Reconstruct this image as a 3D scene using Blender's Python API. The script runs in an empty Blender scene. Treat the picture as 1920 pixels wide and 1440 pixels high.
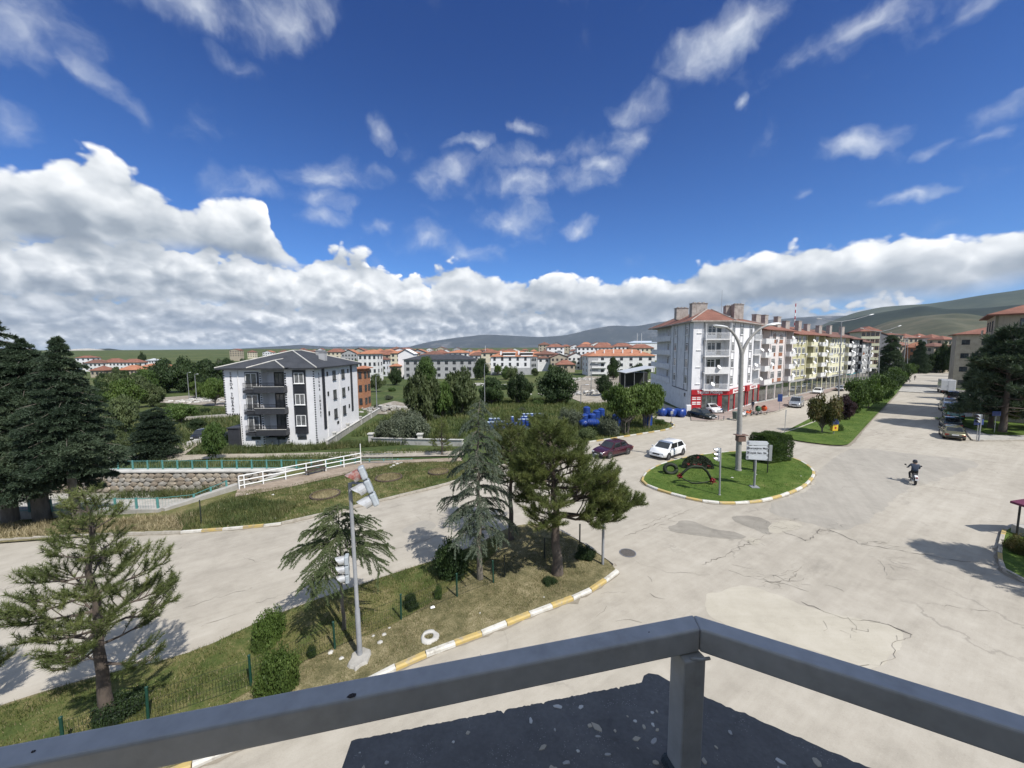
import bpy, bmesh, math, random
import numpy as np
from mathutils import Matrix, Vector
random.seed(11)
RNG = np.random.default_rng(11)
R = math.radians
scene = bpy.context.scene
COL = scene.collection
# ---------------------------------------------------------------- camera
CAM_H = 10.3
F_PX = 721.0                      # focal length in pixels of the 1920 px wide photograph
PITCH = math.atan(68.0 / 721.0)
ROLL = -0.0052
CAM_M = Matrix.Rotation(math.pi / 2 - PITCH, 3, 'X') @ Matrix.Rotation(ROLL, 3, 'Z')
cam_d = bpy.data.cameras.new('camera')
cam_d.sensor_width = 36.0
cam_d.lens = F_PX / 1920 * 36.0
cam_d.clip_start = 0.05
cam_d.clip_end = 60000
cam = bpy.data.objects.new('camera', cam_d)
COL.objects.link(cam)
cam.location = (0, 0, CAM_H)
cam.rotation_euler = CAM_M.to_euler()
scene.camera = cam
def ray(px, py):
	return CAM_M @ Vector(((px - 960) / F_PX, -(py - 720) / F_PX, -1.0))
# ---------------------------------------------------------------- light
SUN_AZ = R(139)                   # compass angle of the sun, clockwise from +Y
SUN_EL = R(52)
scene.view_settings.view_transform = 'Standard'
scene.view_settings.look = 'None'
scene.view_settings.gamma = 1
scene.view_settings.exposure = 0.64
scene.view_settings.use_curve_mapping = False
sun_d = bpy.data.lights.new('sun', 'SUN')
sun_d.energy = 3.7
sun_d.angle = R(0.53)
sun_d.color = (1.0, 0.955, 0.89)
sun = bpy.data.objects.new('sun', sun_d)
COL.objects.link(sun)
SUN_DIR = Vector((math.sin(SUN_AZ) * math.cos(SUN_EL), math.cos(SUN_AZ) * math.cos(SUN_EL), math.sin(SUN_EL)))
sun.rotation_euler = SUN_DIR.to_track_quat('Z', 'Y').to_euler()
sun.location = (30, -40, 60)
# ---------------------------------------------------------------- node helper
class NT:
	"""small wrapper: every method adds a node and returns its output socket"""
	def __init__(self, tree):
		self.t = tree
	def new(self, typ, **kw):
		n = self.t.nodes.new(typ)
		for k, v in kw.items():
			setattr(n, k, v)
		return n
	def put(self, sock, v):
		if v is None:
			return
		if isinstance(v, bpy.types.NodeSocket):
			self.t.links.new(v, sock)
		else:
			if isinstance(v, (tuple, list)) and sock.type == 'RGBA' and len(v) == 3:
				v = (*v, 1)
			sock.default_value = v
	def m(self, op, a, b=None, c=None, clamp=False):
		n = self.new('ShaderNodeMath', operation=op, use_clamp=clamp)
		for i, v in enumerate((a, b, c)):
			self.put(n.inputs[i], v)
		return n.outputs[0]
	def add(self, a, b): return self.m('ADD', a, b)
	def sub(self, a, b): return self.m('SUBTRACT', a, b)
	def mul(self, a, b): return self.m('MULTIPLY', a, b)
	def mx(self, a, b): return self.m('MAXIMUM', a, b)
	def v(self, op, a, b=None, s=None):
		n = self.new('ShaderNodeVectorMath', operation=op)
		self.put(n.inputs[0], a)
		if b is not None: self.put(n.inputs[1], b)
		if s is not None: self.put(n.inputs['Scale'], s)
		return n.outputs['Value'] if op in ('LENGTH', 'DOT_PRODUCT', 'DISTANCE') else n.outputs['Vector']
	def xyz(self, x=0.0, y=0.0, z=0.0):
		n = self.new('ShaderNodeCombineXYZ')
		for i, v in enumerate((x, y, z)):
			self.put(n.inputs[i], v)
		return n.outputs[0]
	def sep(self, vec):
		n = self.new('ShaderNodeSeparateXYZ')
		self.put(n.inputs[0], vec)
		return n.outputs[0], n.outputs[1], n.outputs[2]
	def rng(self, v, a, b, c=0.0, d=1.0, smooth=True):
		n = self.new('ShaderNodeMapRange', interpolation_type='SMOOTHSTEP' if smooth else 'LINEAR')
		for i, q in enumerate((v, a, b, c, d)):
			self.put(n.inputs[i], q)
		return n.outputs[0]
	def noise(self, vec, scale, detail=4.0, rough=0.55, dist=0.0, color=False, lac=2.0):
		n = self.new('ShaderNodeTexNoise', noise_dimensions='3D')
		self.put(n.inputs['Vector'], vec)
		n.inputs['Scale'].default_value = scale
		n.inputs['Detail'].default_value = detail
		n.inputs['Roughness'].default_value = rough
		n.inputs['Lacunarity'].default_value = lac
		n.inputs['Distortion'].default_value = dist
		return n.outputs['Color'] if color else n.outputs['Fac']
	def voro(self, vec, scale, feature='F1', detail=0.0, rough=0.5, rand=1.0, out='Distance', smooth=None):
		n = self.new('ShaderNodeTexVoronoi', feature=feature)
		self.put(n.inputs['Vector'], vec)
		n.inputs['Scale'].default_value = scale
		if 'Detail' in n.inputs and n.inputs['Detail'].enabled:
			n.inputs['Detail'].default_value = detail
			n.inputs['Roughness'].default_value = rough
		n.inputs['Randomness'].default_value = rand
		if smooth is not None and 'Smoothness' in n.inputs:
			n.inputs['Smoothness'].default_value = smooth
		return n.outputs[out]
	def mix(self, f, a, b, blend='MIX'):
		n = self.new('ShaderNodeMix', data_type='RGBA', blend_type=blend)
		self.put(n.inputs[0], f)
		self.put(n.inputs[6], a)
		self.put(n.inputs[7], b)
		return n.outputs[2]
	def ramp(self, f, stops):
		n = self.new('ShaderNodeValToRGB')
		self.put(n.inputs[0], f)
		e = n.color_ramp.elements
		while len(e) < len(stops):
			e.new(0.5)
		for el, (p, c) in zip(e, stops):
			el.position = p
			el.color = (*c, 1) if len(c) == 3 else c
		return n.outputs[0]
# ---------------------------------------------------------------- sky
world = bpy.data.worlds.new('World')
scene.world = world
world.use_nodes = True
world.node_tree.nodes.clear()
def azel(px, py):
	d = ray(px, py).normalized()
	return math.atan2(d.x, d.y), math.asin(d.z)
def build_sky():
	g = NT(world.node_tree)
	sky = g.new('ShaderNodeTexSky', sky_type='NISHITA')
	sky.sun_disc = False
	sky.sun_elevation = SUN_EL
	sky.sun_rotation = SUN_AZ
	sky.altitude = 900
	sky.air_density = 1.0
	sky.dust_density = 0.3
	sky.ozone_density = 2.0
	K = 0.064                                   # sky strength
	base = g.v('SCALE', sky.outputs[0], s=K)
	d = g.new('ShaderNodeTexCoord').outputs['Generated']
	x, y, z = g.sep(d)
	az = g.m('ARCTAN2', x, y)
	el = g.m('ARCSINE', z)
	ae = g.xyz(az, el, 0.0)
	base = g.mix(1.0, base, g.mix(g.rng(el, 0.10, 0.75), (0.44, 0.82, 1.36), (0.22, 0.50, 1.06)), 'MULTIPLY')
	# warp gives torn outlines
	wn = g.noise(ae, 5.0, 3.0, 0.5, color=True)
	wv = g.v('SCALE', g.v('SUBTRACT', wn, (0.5, 0.5, 0.5)), s=0.10)
	wn2 = g.noise(ae, 16.0, 4.0, 0.55, color=True)
	wv = g.v('ADD', wv, g.v('SCALE', g.v('SUBTRACT', wn2, (0.5, 0.5, 0.5)), s=0.05))
	aew = g.v('ADD', ae, wv)
	asx, asy, asz = g.sep(aew)
	def blob(cx, cy, rx, ry, rot=0.0):
		"""soft elliptic mask round a photo pixel, as a direction in the sky"""
		a0, e0 = azel(cx, cy)
		a1, e1 = azel(cx + rx, cy)
		a2, e2 = azel(cx, cy - ry)
		sx, sy = abs(a1 - a0) + abs(e1 - e0) * .3, abs(e2 - e0)
		if rot == 0:
			n = g.new('ShaderNodeVectorMath', operation='MULTIPLY_ADD')
			g.put(n.inputs[0], aew)
			n.inputs[1].default_value = (1 / sx, 1 / sy, 0)
			n.inputs[2].default_value = (-a0 / sx, -e0 / sy, 0)
			vec = n.outputs[0]
		else:
			c, q = math.cos(R(rot)), math.sin(R(rot))
			p = g.v('SUBTRACT', aew, (a0, e0, 0))
			vec = g.xyz(g.v('DOT_PRODUCT', p, (c / sx, q / sx, 0)), g.v('DOT_PRODUCT', p, (-q / sy, c / sy, 0)), 0.0)
		return g.m('SUBTRACT', 1.0, g.v('LENGTH', vec), clamp=True)
	def union(ms):
		r = ms[0]
		for q in ms[1:]:
			r = g.mx(r, q)
		return r
	# perspective coordinates of a flat cloud layer
	def plane(zz, c=0.15, sc=1.0):
		inv = g.m('DIVIDE', sc, g.add(g.mx(zz, 0.0), c))
		return g.xyz(g.mul(x, inv), g.mul(y, inv), 0.0)
	wvp = g.v('SCALE', wv, s=3.0)
	A0, A1, EM = -1.5, 1.5, 0.6
	def outline(px):
		"""elevation of a line drawn over the photograph, as a curve of the azimuth"""
		pts = sorted(azel(*q) for q in px)
		fc = g.new('ShaderNodeFloatCurve')
		g.put(fc.inputs[1], g.rng(az, A0, A1, 0, 1, smooth=False))
		cv = fc.mapping.curves[0]
		while len(cv.points) < len(pts):
			cv.points.new(0.5, 0.5)
		for cp, (aa, e) in zip(cv.points, pts):
			cp.location = ((aa - A0) / (A1 - A0), max(e, 0) / EM)
			cp.handle_type = 'AUTO'
		fc.mapping.update()
		return g.mul(fc.outputs[0], EM)
	ramp = [(0.0, (0.200, 0.235, 0.280)), (0.25, (0.285, 0.320, 0.362)), (0.5, (0.415, 0.445, 0.478)), (0.75, (0.59, 0.61, 0.628)), (1.0, (0.78, 0.785, 0.79))]
	def bank(under, top, bot, scale, amp, seed, thick, soft, botw, shade=0.40, rel=1.0):
		"""one bank of cumulus: billowing bright top edge, greyer towards a flat vague base; composited over under"""
		P = g.v('ADD', g.v('MULTIPLY', ae, (scale, scale * 1.35, 0.0)), (seed * 3.7, seed * 1.9, seed))
		wq = g.v('SCALE', g.v('SUBTRACT', g.noise(P, 1.6, 3.0, 0.55, color=True), (0.5, 0.5, 0.5)), s=0.55)
		def bump(Q, dv, dn):
			n = g.noise(Q, 0.75, dn, 0.57)
			v = g.voro(g.v('ADD', Q, wq), 1.75, 'F1', dv, 0.55)
			return g.add(g.mul(g.sub(n, 0.5), 1.9), g.mul(g.sub(0.50, v), 0.85)), n
		b0, n0 = bump(P, 2.0, 5.0)
		b1, n1 = bump(g.v('ADD', P, (0.08, 0.20, 0.0)), 1.0, 3.0)
		d = g.add(g.sub(top, el), g.mul(b0, amp))
		al = g.rng(d, 0.0, soft)
		be = g.add(g.sub(el, bot), g.mul(g.sub(n0, 0.5), botw * 2.2))
		al = g.m('MULTIPLY', al, g.rng(be, -botw, botw))
		body = g.rng(d, 0.0, thick)
		r = g.mul(g.sub(b0, b1), 0.62 * rel)
		low = g.rng(be, botw * 3.0, 0.0)
		br = g.add(g.sub(0.83, g.mul(body, shade)), r)
		br = g.sub(br, g.mul(low, 0.26))
		br = g.add(br, g.mul(g.sub(n0, 0.5), 0.60))
		br = g.sub(g.add(br, g.mul(lite, 0.16)), g.mul(dark, 0.22))
		col = g.ramp(g.m('ADD', br, 0.0, clamp=True), ramp)
		return g.mix(al, under, col)
	dark = union([blob(110, 405, 380, 46), blob(250, 480, 300, 26), blob(1290, 555, 330, 60, 4), blob(1560, 520, 260, 40), blob(1850, 480, 200, 40), blob(900, 600, 420, 26), blob(200, 590, 420, 30)])
	lite = union([blob(140, 280, 220, 80), blob(430, 400, 150, 80), blob(660, 450, 100, 46), blob(560, 520, 360, 50), blob(1010, 500, 170, 40), blob(1560, 445, 330, 46), blob(700, 630, 340, 26), blob(1690, 410, 60, 24), blob(1800, 570, 260, 30)])
	# loose scraps of cloud above the deck
	wisp_n = g.noise(g.v('MULTIPLY', aew, (1.0, 1.25, 1.0)), 6.5, 5.0, 0.55)
	scraps = union([
		blob(350, 20, 170, 60), blob(530, 30, 150, 80, 30), blob(450, 118, 70, 34), blob(60, 60, 150, 150, 20),
		blob(170, 140, 110, 40, -35), blob(10, 240, 70, 50), blob(710, 245, 36, 40),
		blob(630, 335, 120, 48, 10), blob(620, 385, 70, 34), blob(610, 415, 60, 26), blob(470, 345, 90, 50),
		blob(850, 325, 85, 52, 12), blob(880, 278, 60, 22), blob(1020, 290, 150, 36, 8), blob(990, 340, 180, 42, 4),
		blob(1210, 190, 75, 50), blob(1200, 255, 70, 56, 20), blob(1130, 300, 60, 30), blob(1370, 60, 160, 90, 25), blob(1300, 110, 80, 60),
		blob(1640, 40, 230, 72, 8), blob(1800, 10, 160, 60, 20), blob(1870, 200, 140, 44, 28), blob(1790, 255, 110, 24, 20),
		blob(1850, 240, 90, 22, 10), blob(1610, 275, 110, 42, 8), blob(1380, 205, 18, 26), blob(970, 420, 110, 60), blob(1075, 425, 40, 28),
		blob(780, 450, 70, 36), blob(720, 432, 40, 22), blob(880, 480, 80, 40), blob(985, 240, 50, 22), blob(1500, 365, 50, 16), blob(1700, 375, 90, 18)])
	sfield = g.add(g.m('MULTIPLY', g.m('POWER', scraps, 0.6), 0.8), g.mul(g.sub(wisp_n, 0.5), 2.3))
	sa = g.rng(sfield, 0.20, 1.25, 0.0, 0.90)
	wisp_up = g.noise(g.v('ADD', g.v('MULTIPLY', aew, (1.0, 1.25, 1.0)), (0.0, 0.022, 0.0)), 6.5, 5.0, 0.55)
	sb = g.rng(g.add(g.mul(g.sub(wisp_n, wisp_up), 2.2), g.mul(scraps, 0.5)), -0.2, 0.85)
	scol = g.mix(sb, (0.29, 0.355, 0.46), (0.60, 0.63, 0.67))
	# unseen cloud overhead and behind, added to whiten and brighten the fill light
	pc = g.v('ADD', plane(z, 0.12, 1.0), wvp)
	outside = g.mx(g.rng(el, 0.70, 0.95), g.rng(g.m('ABSOLUTE', az), 1.0, 1.35))
	oc = g.noise(pc, 1.3, 4.0, 0.55)
	oa = g.m('MULTIPLY', g.rng(oc, 0.34, 0.52), outside)
	sa = g.mx(g.mul(sa, 0.82), g.mul(oa, 0.95))
	# low air just over the horizon
	c1 = g.mix(g.m('MULTIPLY', sa, g.rng(z, 0.0, 0.06)), base, scol)
	# the deck, far banks first
	c2 = g.mix(g.rng(el, 0.060, 0.020), c1, (0.320, 0.385, 0.460))
	t1 = outline([(-900, 300), (0, 275), (60, 272), (130, 252), (190, 262), (250, 300), (330, 345), (430, 345), (480, 350), (510, 410), (560, 462), (640, 448), (700, 462), (760, 498),
				  (840, 480), (920, 490), (980, 500), (1040, 488), (1090, 503), (1180, 508), (1280, 498), (1330, 470), (1410, 448), (1500, 432), (1600, 425), (1680, 412), (1740, 432), (1820, 430), (1920, 402), (2900, 360)])
	b1 = outline([(-900, 450), (0, 455), (200, 462), (350, 475), (520, 505), (640, 512), (720, 520), (850, 545), (1000, 560), (1280, 590), (1400, 580), (1560, 562), (1750, 548), (1920, 530), (2900, 500)])
	t2 = outline([(-900, 400), (0, 418), (300, 440), (480, 462), (640, 480), (760, 505), (900, 518), (1000, 516), (1250, 545), (1450, 560), (1700, 545), (1920, 515), (2900, 480)])
	b2 = outline([(-900, 550), (0, 560), (480, 582), (960, 596), (1500, 612), (1920, 600), (2900, 570)])
	t3 = outline([(-900, 520), (0, 528), (480, 552), (960, 562), (1500, 588), (1920, 566), (2900, 540)])
	b3 = outline([(-900, 612), (0, 618), (960, 632), (1920, 628), (2900, 612)])
	t4 = outline([(-900, 590), (0, 592), (960, 608), (1920, 604), (2900, 590)])
	c2 = bank(c2, t4, 0.006, 18.0, 0.022, 4.0, 0.030, 0.004, 0.006, 0.20, 1.5)
	c2 = bank(c2, t3, b3, 12.0, 0.036, 3.0, 0.060, 0.006, 0.012, 0.28, 1.45)
	c2 = bank(c2, t2, b2, 8.2, 0.050, 2.0, 0.090, 0.010, 0.020, 0.32, 1.3)
	c2 = bank(c2, t1, b1, 6.0, 0.052, 1.0, 0.130, 0.013, 0.026, 0.44)
	low = g.rng(el, 0.030, 0.0, 0.0, 0.45)
	c3 = g.mix(low, c2, (0.245, 0.300, 0.375))
	below = g.rng(el, 0.0, -0.05)
	c4 = g.mix(below, c3, (0.16, 0.17, 0.15))
	bg = g.new('ShaderNodeBackground')
	g.put(bg.inputs[0], c4)
	bg.inputs[1].default_value = 1.0
	out = g.new('ShaderNodeOutputWorld')
	g.t.links.new(bg.outputs[0], out.inputs[0])
build_sky()
world.cycles.sampling_method = 'MANUAL'
world.cycles.sample_map_resolution = 256
# ---------------------------------------------------------------- terrain height and pixel lookup
def sstep(a, b, v):
	t = np.clip((np.asarray(v, float) - a) / (b - a), 0, 1)
	return t * t * (3 - 2 * t)
_SK = np.linspace(-50, 4000, 4051)
_SV = np.interp(_SK, [-50, 0, 3, 12, 30, 60, 170, 500, 4000], [0, 0, -.12, -.9, -2.6, -3.1, -5.0, -7.0, -7.0])
_ker = np.ones(7) / 7
_SV = np.convolve(np.pad(_SV, 3, mode='edge'), _ker, mode='valid')
def hgt(x, y):
	x = np.asarray(x, float); y = np.asarray(y, float)
	s = -0.56 * (x + 4.5) + 0.83 * (y - 30.5)
	w = 1 - sstep(-2, 18, x - 0.3 * (y - 40))
	left = np.interp(s, _SK, _SV)
	d = np.hypot(x, y)
	right = -2.3 * sstep(40, 190, y) - 4.7 * sstep(260, 700, d)
	h = w * left + (1 - w) * right
	far = sstep(650, 2600, d)
	roll = 7 * np.sin(x * .0021 + 1.3) * np.cos(y * .0017) + 4 * np.sin(x * .0053 + y * .0041)
	h = h + far * (10.0 + roll * 0.8)
	return h
def H(x, y):
	return float(hgt(x, y))
def W(px, py, up=0.0):
	"""world point on the terrain (raised by up) seen at a photo pixel"""
	d = ray(px, py)
	x = y = 0.0
	z = up
	for _ in range(60):
		t = (z - CAM_H) / min(d.z, -1e-4)
		t = min(t, 6000)
		x, y = d.x * t, d.y * t
		z2 = H(x, y) + up
		z = z + 0.7 * (z2 - z)
	return Vector((x, y, z))
def at_depth(px, py, yy):
	"""world point at forward distance yy seen at a photo pixel"""
	d = ray(px, py)
	t = yy / d.y
	return Vector((d.x * t, yy, CAM_H + d.z * t))
def WP(pts, up=0.0):
	return [tuple(W(a, b, up)[:2]) for a, b in pts]
# ---------------------------------------------------------------- object helpers
def tag(o, label=None, cat=None, group=None, kind=None):
	if label: o['label'] = label
	if cat: o['category'] = cat
	if group: o['group'] = group
	if kind: o['kind'] = kind
	return o
def thing(name, label, cat, loc=(0, 0, 0), rz=0.0, group=None):
	o = bpy.data.objects.new(name, None)
	o.empty_display_size = 0.3
	COL.objects.link(o)
	o.location = loc
	o.rotation_euler = (0, 0, rz)
	return tag(o, label, cat, group)
def link(name, me, parent=None, loc=(0, 0, 0), rot=(0, 0, 0), scale=None):
	o = bpy.data.objects.new(name, me)
	COL.objects.link(o)
	if parent is not None:
		o.parent = parent
	o.location = loc
	o.rotation_euler = rot
	if scale is not None:
		o.scale = scale
	return o
CHILD = {}
def copy_tree(o, loc=None, rz=None, label=None, scale=None):
	kids = {}
	for q in bpy.data.objects:
		if q.parent is not None:
			kids.setdefault(q.parent.name, []).append(q)
	def rec(a, par):
		c = a.copy()
		COL.objects.link(c)
		if par is not None:
			c.parent = par
		for k in kids.get(a.name, []):
			rec(k, c)
		return c
	r = rec(o, None)
	if loc is not None: r.location = loc
	if rz is not None: r.rotation_euler = (0, 0, rz)
	if label: r['label'] = label
	if scale is not None: r.scale = (scale,) * 3 if not isinstance(scale, tuple) else scale
	return r
class MB:
	"""collects primitive shapes and links them as one mesh object"""
	def __init__(self):
		self.v = []; self.f = []; self.mi = []; self.cur = 0; self.M = None
	def n(self): return len(self.v)
	def _p(self, pts):
		if self.M is not None:
			pts = [self.M @ Vector(p) for p in pts]
		b = len(self.v)
		self.v += [tuple(p) for p in pts]
		return b
	def face(self, *pts):
		b = self._p(pts)
		self.f.append(tuple(range(b, b + len(pts)))); self.mi.append(self.cur)
	def faces(self, b, fs):
		for q in fs:
			self.f.append(tuple(b + i for i in q)); self.mi.append(self.cur)
	def box(self, c, s, rz=0.0, top=None, M=None):
		"""centre c, full size s; top scales the upper face"""
		sx, sy, sz = s[0] / 2, s[1] / 2, s[2] / 2
		tx, ty = (top if isinstance(top, tuple) else (top, top)) if top is not None else (1, 1)
		pts = [(-sx, -sy, -sz), (sx, -sy, -sz), (sx, sy, -sz), (-sx, sy, -sz),
			   (-sx * tx, -sy * ty, sz), (sx * tx, -sy * ty, sz), (sx * tx, sy * ty, sz), (-sx * tx, sy * ty, sz)]
		cr, sr = math.cos(rz), math.sin(rz)
		out = []
		for x, y, z in pts:
			if M is not None:
				p = M @ Vector((x, y, z))
				x, y, z = p
			out.append((c[0] + x * cr - y * sr, c[1] + x * sr + y * cr, c[2] + z))
		b = self._p(out)
		self.faces(b, [(0, 3, 2, 1), (4, 5, 6, 7), (0, 1, 5, 4), (1, 2, 6, 5), (2, 3, 7, 6), (3, 0, 4, 7)])
		return self
	def b2(self, lo, hi):
		return self.box([(a + b) / 2 for a, b in zip(lo, hi)], [abs(b - a) for a, b in zip(lo, hi)])
	def bar(self, p0, p1, w, h, up=(0, 0, 1)):
		"""rectangular bar from p0 to p1"""
		p0, p1 = Vector(p0), Vector(p1)
		d = (p1 - p0)
		L = d.length
		d.normalize()
		u = Vector(up)
		s = d.cross(u)
		if s.length < 1e-4:
			s = d.cross(Vector((1, 0, 0)))
		s.normalize()
		t = s.cross(d)
		c = [p0 + s * a * w / 2 + t * q * h / 2 for a, q in ((-1, -1), (1, -1), (1, 1), (-1, 1))]
		e = [q + d * L for q in c]
		b = self._p(c + e)
		self.faces(b, [(0, 1, 2, 3), (7, 6, 5, 4), (0, 4, 5, 1), (1, 5, 6, 2), (2, 6, 7, 3), (3, 7, 4, 0)])
		return self
	def tube(self, pts, r, n=8, cap=True):
		"""tube along points with radius or list of radii"""
		pts = [Vector(p) for p in pts]
		rs = r if isinstance(r, (list, tuple)) else [r] * len(pts)
		rings = []
		prev = None
		for i, p in enumerate(pts):
			d = (pts[min(i + 1, len(pts) - 1)] - pts[max(i - 1, 0)]).normalized()
			if prev is None:
				a = d.cross(Vector((0, 0, 1)))
				if a.length < 1e-3: a = d.cross(Vector((1, 0, 0)))
				a.normalize()
			else:
				a = (prev - d * prev.dot(d))
				if a.length < 1e-4: a = d.cross(Vector((1, 0, 0)))
				a.normalize()
			prev = a
			b = d.cross(a)
			rings.append([p + (a * math.cos(2 * math.pi * k / n) + b * math.sin(2 * math.pi * k / n)) * rs[i] for k in range(n)])
		base = self._p([q for rg in rings for q in rg])
		fs = []
		for i in range(len(pts) - 1):
			for k in range(n):
				a0 = i * n + k; a1 = i * n + (k + 1) % n
				fs.append((a0, a0 + n, a1 + n, a1))
		if cap:
			fs.append(tuple(range(n)))
			fs.append(tuple((len(pts) - 1) * n + k for k in reversed(range(n))))
		self.faces(base, fs)
		return self
	def cyl(self, p0, p1, r0, r1=None, n=10):
		return self.tube([p0, p1], [r0, r0 if r1 is None else r1], n)
	def lathe(self, prof, c=(0, 0, 0), n=16, axis='Z', close=True):
		"""profile list of (radius, height)"""
		pts = []
		for r, z in prof:
			for k in range(n):
				a = 2 * math.pi * k / n
				x, y = r * math.cos(a), r * math.sin(a)
				q = (x, y, z) if axis == 'Z' else ((z, x, y) if axis == 'X' else (x, z, y))
				pts.append((c[0] + q[0], c[1] + q[1], c[2] + q[2]))
		b = self._p(pts)
		fs = []
		for i in range(len(prof) - 1):
			for k in range(n):
				a0 = i * n + k; a1 = i * n + (k + 1) % n
				fs.append((a0, a1, a1 + n, a0 + n))
		if close:
			fs.append(tuple(reversed(range(n))))
			fs.append(tuple((len(prof) - 1) * n + k for k in range(n)))
		self.faces(b, fs)
		return self
	def prism(self, poly, z0, z1, scale_top=None):
		"""vertical prism over an xy polygon"""
		n = len(poly)
		cx = sum(p[0] for p in poly) / n; cy = sum(p[1] for p in poly) / n
		s = scale_top if scale_top is not None else 1
		a = [(p[0], p[1], z0) for p in poly]
		t = [(cx + (p[0] - cx) * s, cy + (p[1] - cy) * s, z1) for p in poly]
		b = self._p(a + t)
		fs = [tuple(reversed(range(n))), tuple(range(n, 2 * n))]
		for i in range(n):
			j = (i + 1) % n
			fs.append((i, j, n + j, n + i))
		self.faces(b, fs)
		return self
	def extrude_y(self, poly, y0, y1):
		"""polygon in xz extruded along y"""
		n = len(poly)
		b = self._p([(p[0], y0, p[1]) for p in poly] + [(p[0], y1, p[1]) for p in poly])
		fs = [tuple(range(n)), tuple(range(2 * n - 1, n - 1, -1))]
		for i in range(n):
			j = (i + 1) % n
			fs.append((i, n + i, n + j, j))
		self.faces(b, fs)
		return self
	def mesh(self, name, mats, smooth=False):
		me = bpy.data.meshes.new(name)
		me.from_pydata(self.v, [], self.f)
		if not isinstance(mats, (list, tuple)): mats = [mats]
		for m_ in mats: me.materials.append(m_)
		if len(mats) > 1:
			me.polygons.foreach_set('material_index', self.mi)
		me.update()
		if smooth is not False:
			me.polygons.foreach_set('use_smooth', [True] * len(me.polygons))
			if smooth is not True:
				me.set_sharp_from_angle(angle=R(smooth))
		return me
	def build(self, name, mats, parent=None, smooth=False, loc=(0, 0, 0), rot=(0, 0, 0), bevel=0.0, seg=1):
		me = self.mesh(name, mats, smooth)
		if bevel:
			bevel_mesh(me, bevel, seg)
		return link(name, me, parent, loc, rot)
def bevel_mesh(me, w, seg=1):
	bm = bmesh.new()
	bm.from_mesh(me)
	bmesh.ops.remove_doubles(bm, verts=bm.verts, dist=1e-5)
	bmesh.ops.recalc_face_normals(bm, faces=bm.faces)
	es = [e for e in bm.edges if len(e.link_faces) == 2 and e.calc_face_angle(0) > 0.5]
	bmesh.ops.bevel(bm, geom=es, offset=w, segments=seg, affect='EDGES', profile=0.5, clamp_overlap=True)
	bm.to_mesh(me)
	bm.free()
def soup(name, verts, tri, mats, parent=None, mat_idx=None, smooth=False, ret_mesh=False):
	"""fast mesh from numpy arrays, every face with the same number of corners"""
	verts = np.asarray(verts, np.float32).reshape(-1, 3)
	tri = np.asarray(tri, np.int32)
	k = tri.shape[1]
	me = bpy.data.meshes.new(name)
	me.vertices.add(len(verts))
	me.vertices.foreach_set('co', verts.ravel())
	me.loops.add(tri.size)
	me.loops.foreach_set('vertex_index', tri.ravel())
	me.polygons.add(len(tri))
	me.polygons.foreach_set('loop_start', np.arange(0, tri.size, k, dtype=np.int32))
	if not isinstance(mats, (list, tuple)): mats = [mats]
	for m_ in mats: me.materials.append(m_)
	if mat_idx is not None:
		me.polygons.foreach_set('material_index', np.asarray(mat_idx, np.int32))
	me.update(calc_edges=True)
	if smooth:
		me.polygons.foreach_set('use_smooth', np.ones(len(tri), bool))
	if ret_mesh:
		return me
	return link(name, me, parent)
def in_poly(x, y, poly):
	x = np.asarray(x); y = np.asarray(y)
	r = np.zeros(x.shape, bool)
	n = len(poly)
	for i in range(n):
		x0, y0 = poly[i][0], poly[i][1]
		x1, y1 = poly[(i + 1) % n][0], poly[(i + 1) % n][1]
		c = ((y0 > y) != (y1 > y)) & (x < (x1 - x0) * (y - y0) / ((y1 - y0) if y1 != y0 else 1e-9) + x0)
		r ^= c
	return r
def spline(pts, step, closed=False):
	"""Catmull-Rom through xy points, resampled at about step"""
	P = [Vector((p[0], p[1])) for p in pts]
	n = len(P)
	out = []
	rngn = n if closed else n - 1
	for i in range(rngn):
		if closed:
			a, b, c, d = P[i - 1], P[i], P[(i + 1) % n], P[(i + 2) % n]
		else:
			b, c = P[i], P[i + 1]
			a = P[i - 1] if i > 0 else b * 2 - c
			d = P[i + 2] if i + 2 < n else c * 2 - b
		for k in range(24):
			t = k / 24
			out.append(0.5 * ((2 * b) + (c - a) * t + (2 * a - 5 * b + 4 * c - d) * t * t + (3 * b - a - 3 * c + d) * t ** 3))
	if not closed: out.append(P[-1])
	q = out + ([out[0]] if closed else [])
	L = [0.0]
	for i in range(1, len(q)):
		L.append(L[-1] + (q[i] - q[i - 1]).length)
	m_ = max(2, round(L[-1] / step))
	ts = np.linspace(0, L[-1], m_ + 1)
	xs = np.interp(ts, L, [p.x for p in q]); ys = np.interp(ts, L, [p.y for p in q])
	res = list(zip(xs.tolist(), ys.tolist()))
	return res[:-1] if closed else res
def inset(poly, d):
	"""shrink a closed xy polygon by d"""
	n = len(poly)
	area = sum(poly[i][0] * poly[(i + 1) % n][1] - poly[(i + 1) % n][0] * poly[i][1] for i in range(n))
	sg = 1 if area > 0 else -1
	out = []
	for i in range(n):
		a, b, c = Vector(poly[i - 1][:2]), Vector(poly[i][:2]), Vector(poly[(i + 1) % n][:2])
		t = (c - a)
		if t.length < 1e-6: out.append(tuple(b)); continue
		t.normalize()
		nn = Vector((-t.y, t.x)) * sg
		out.append(tuple(b + nn * d))
	return out
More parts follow.
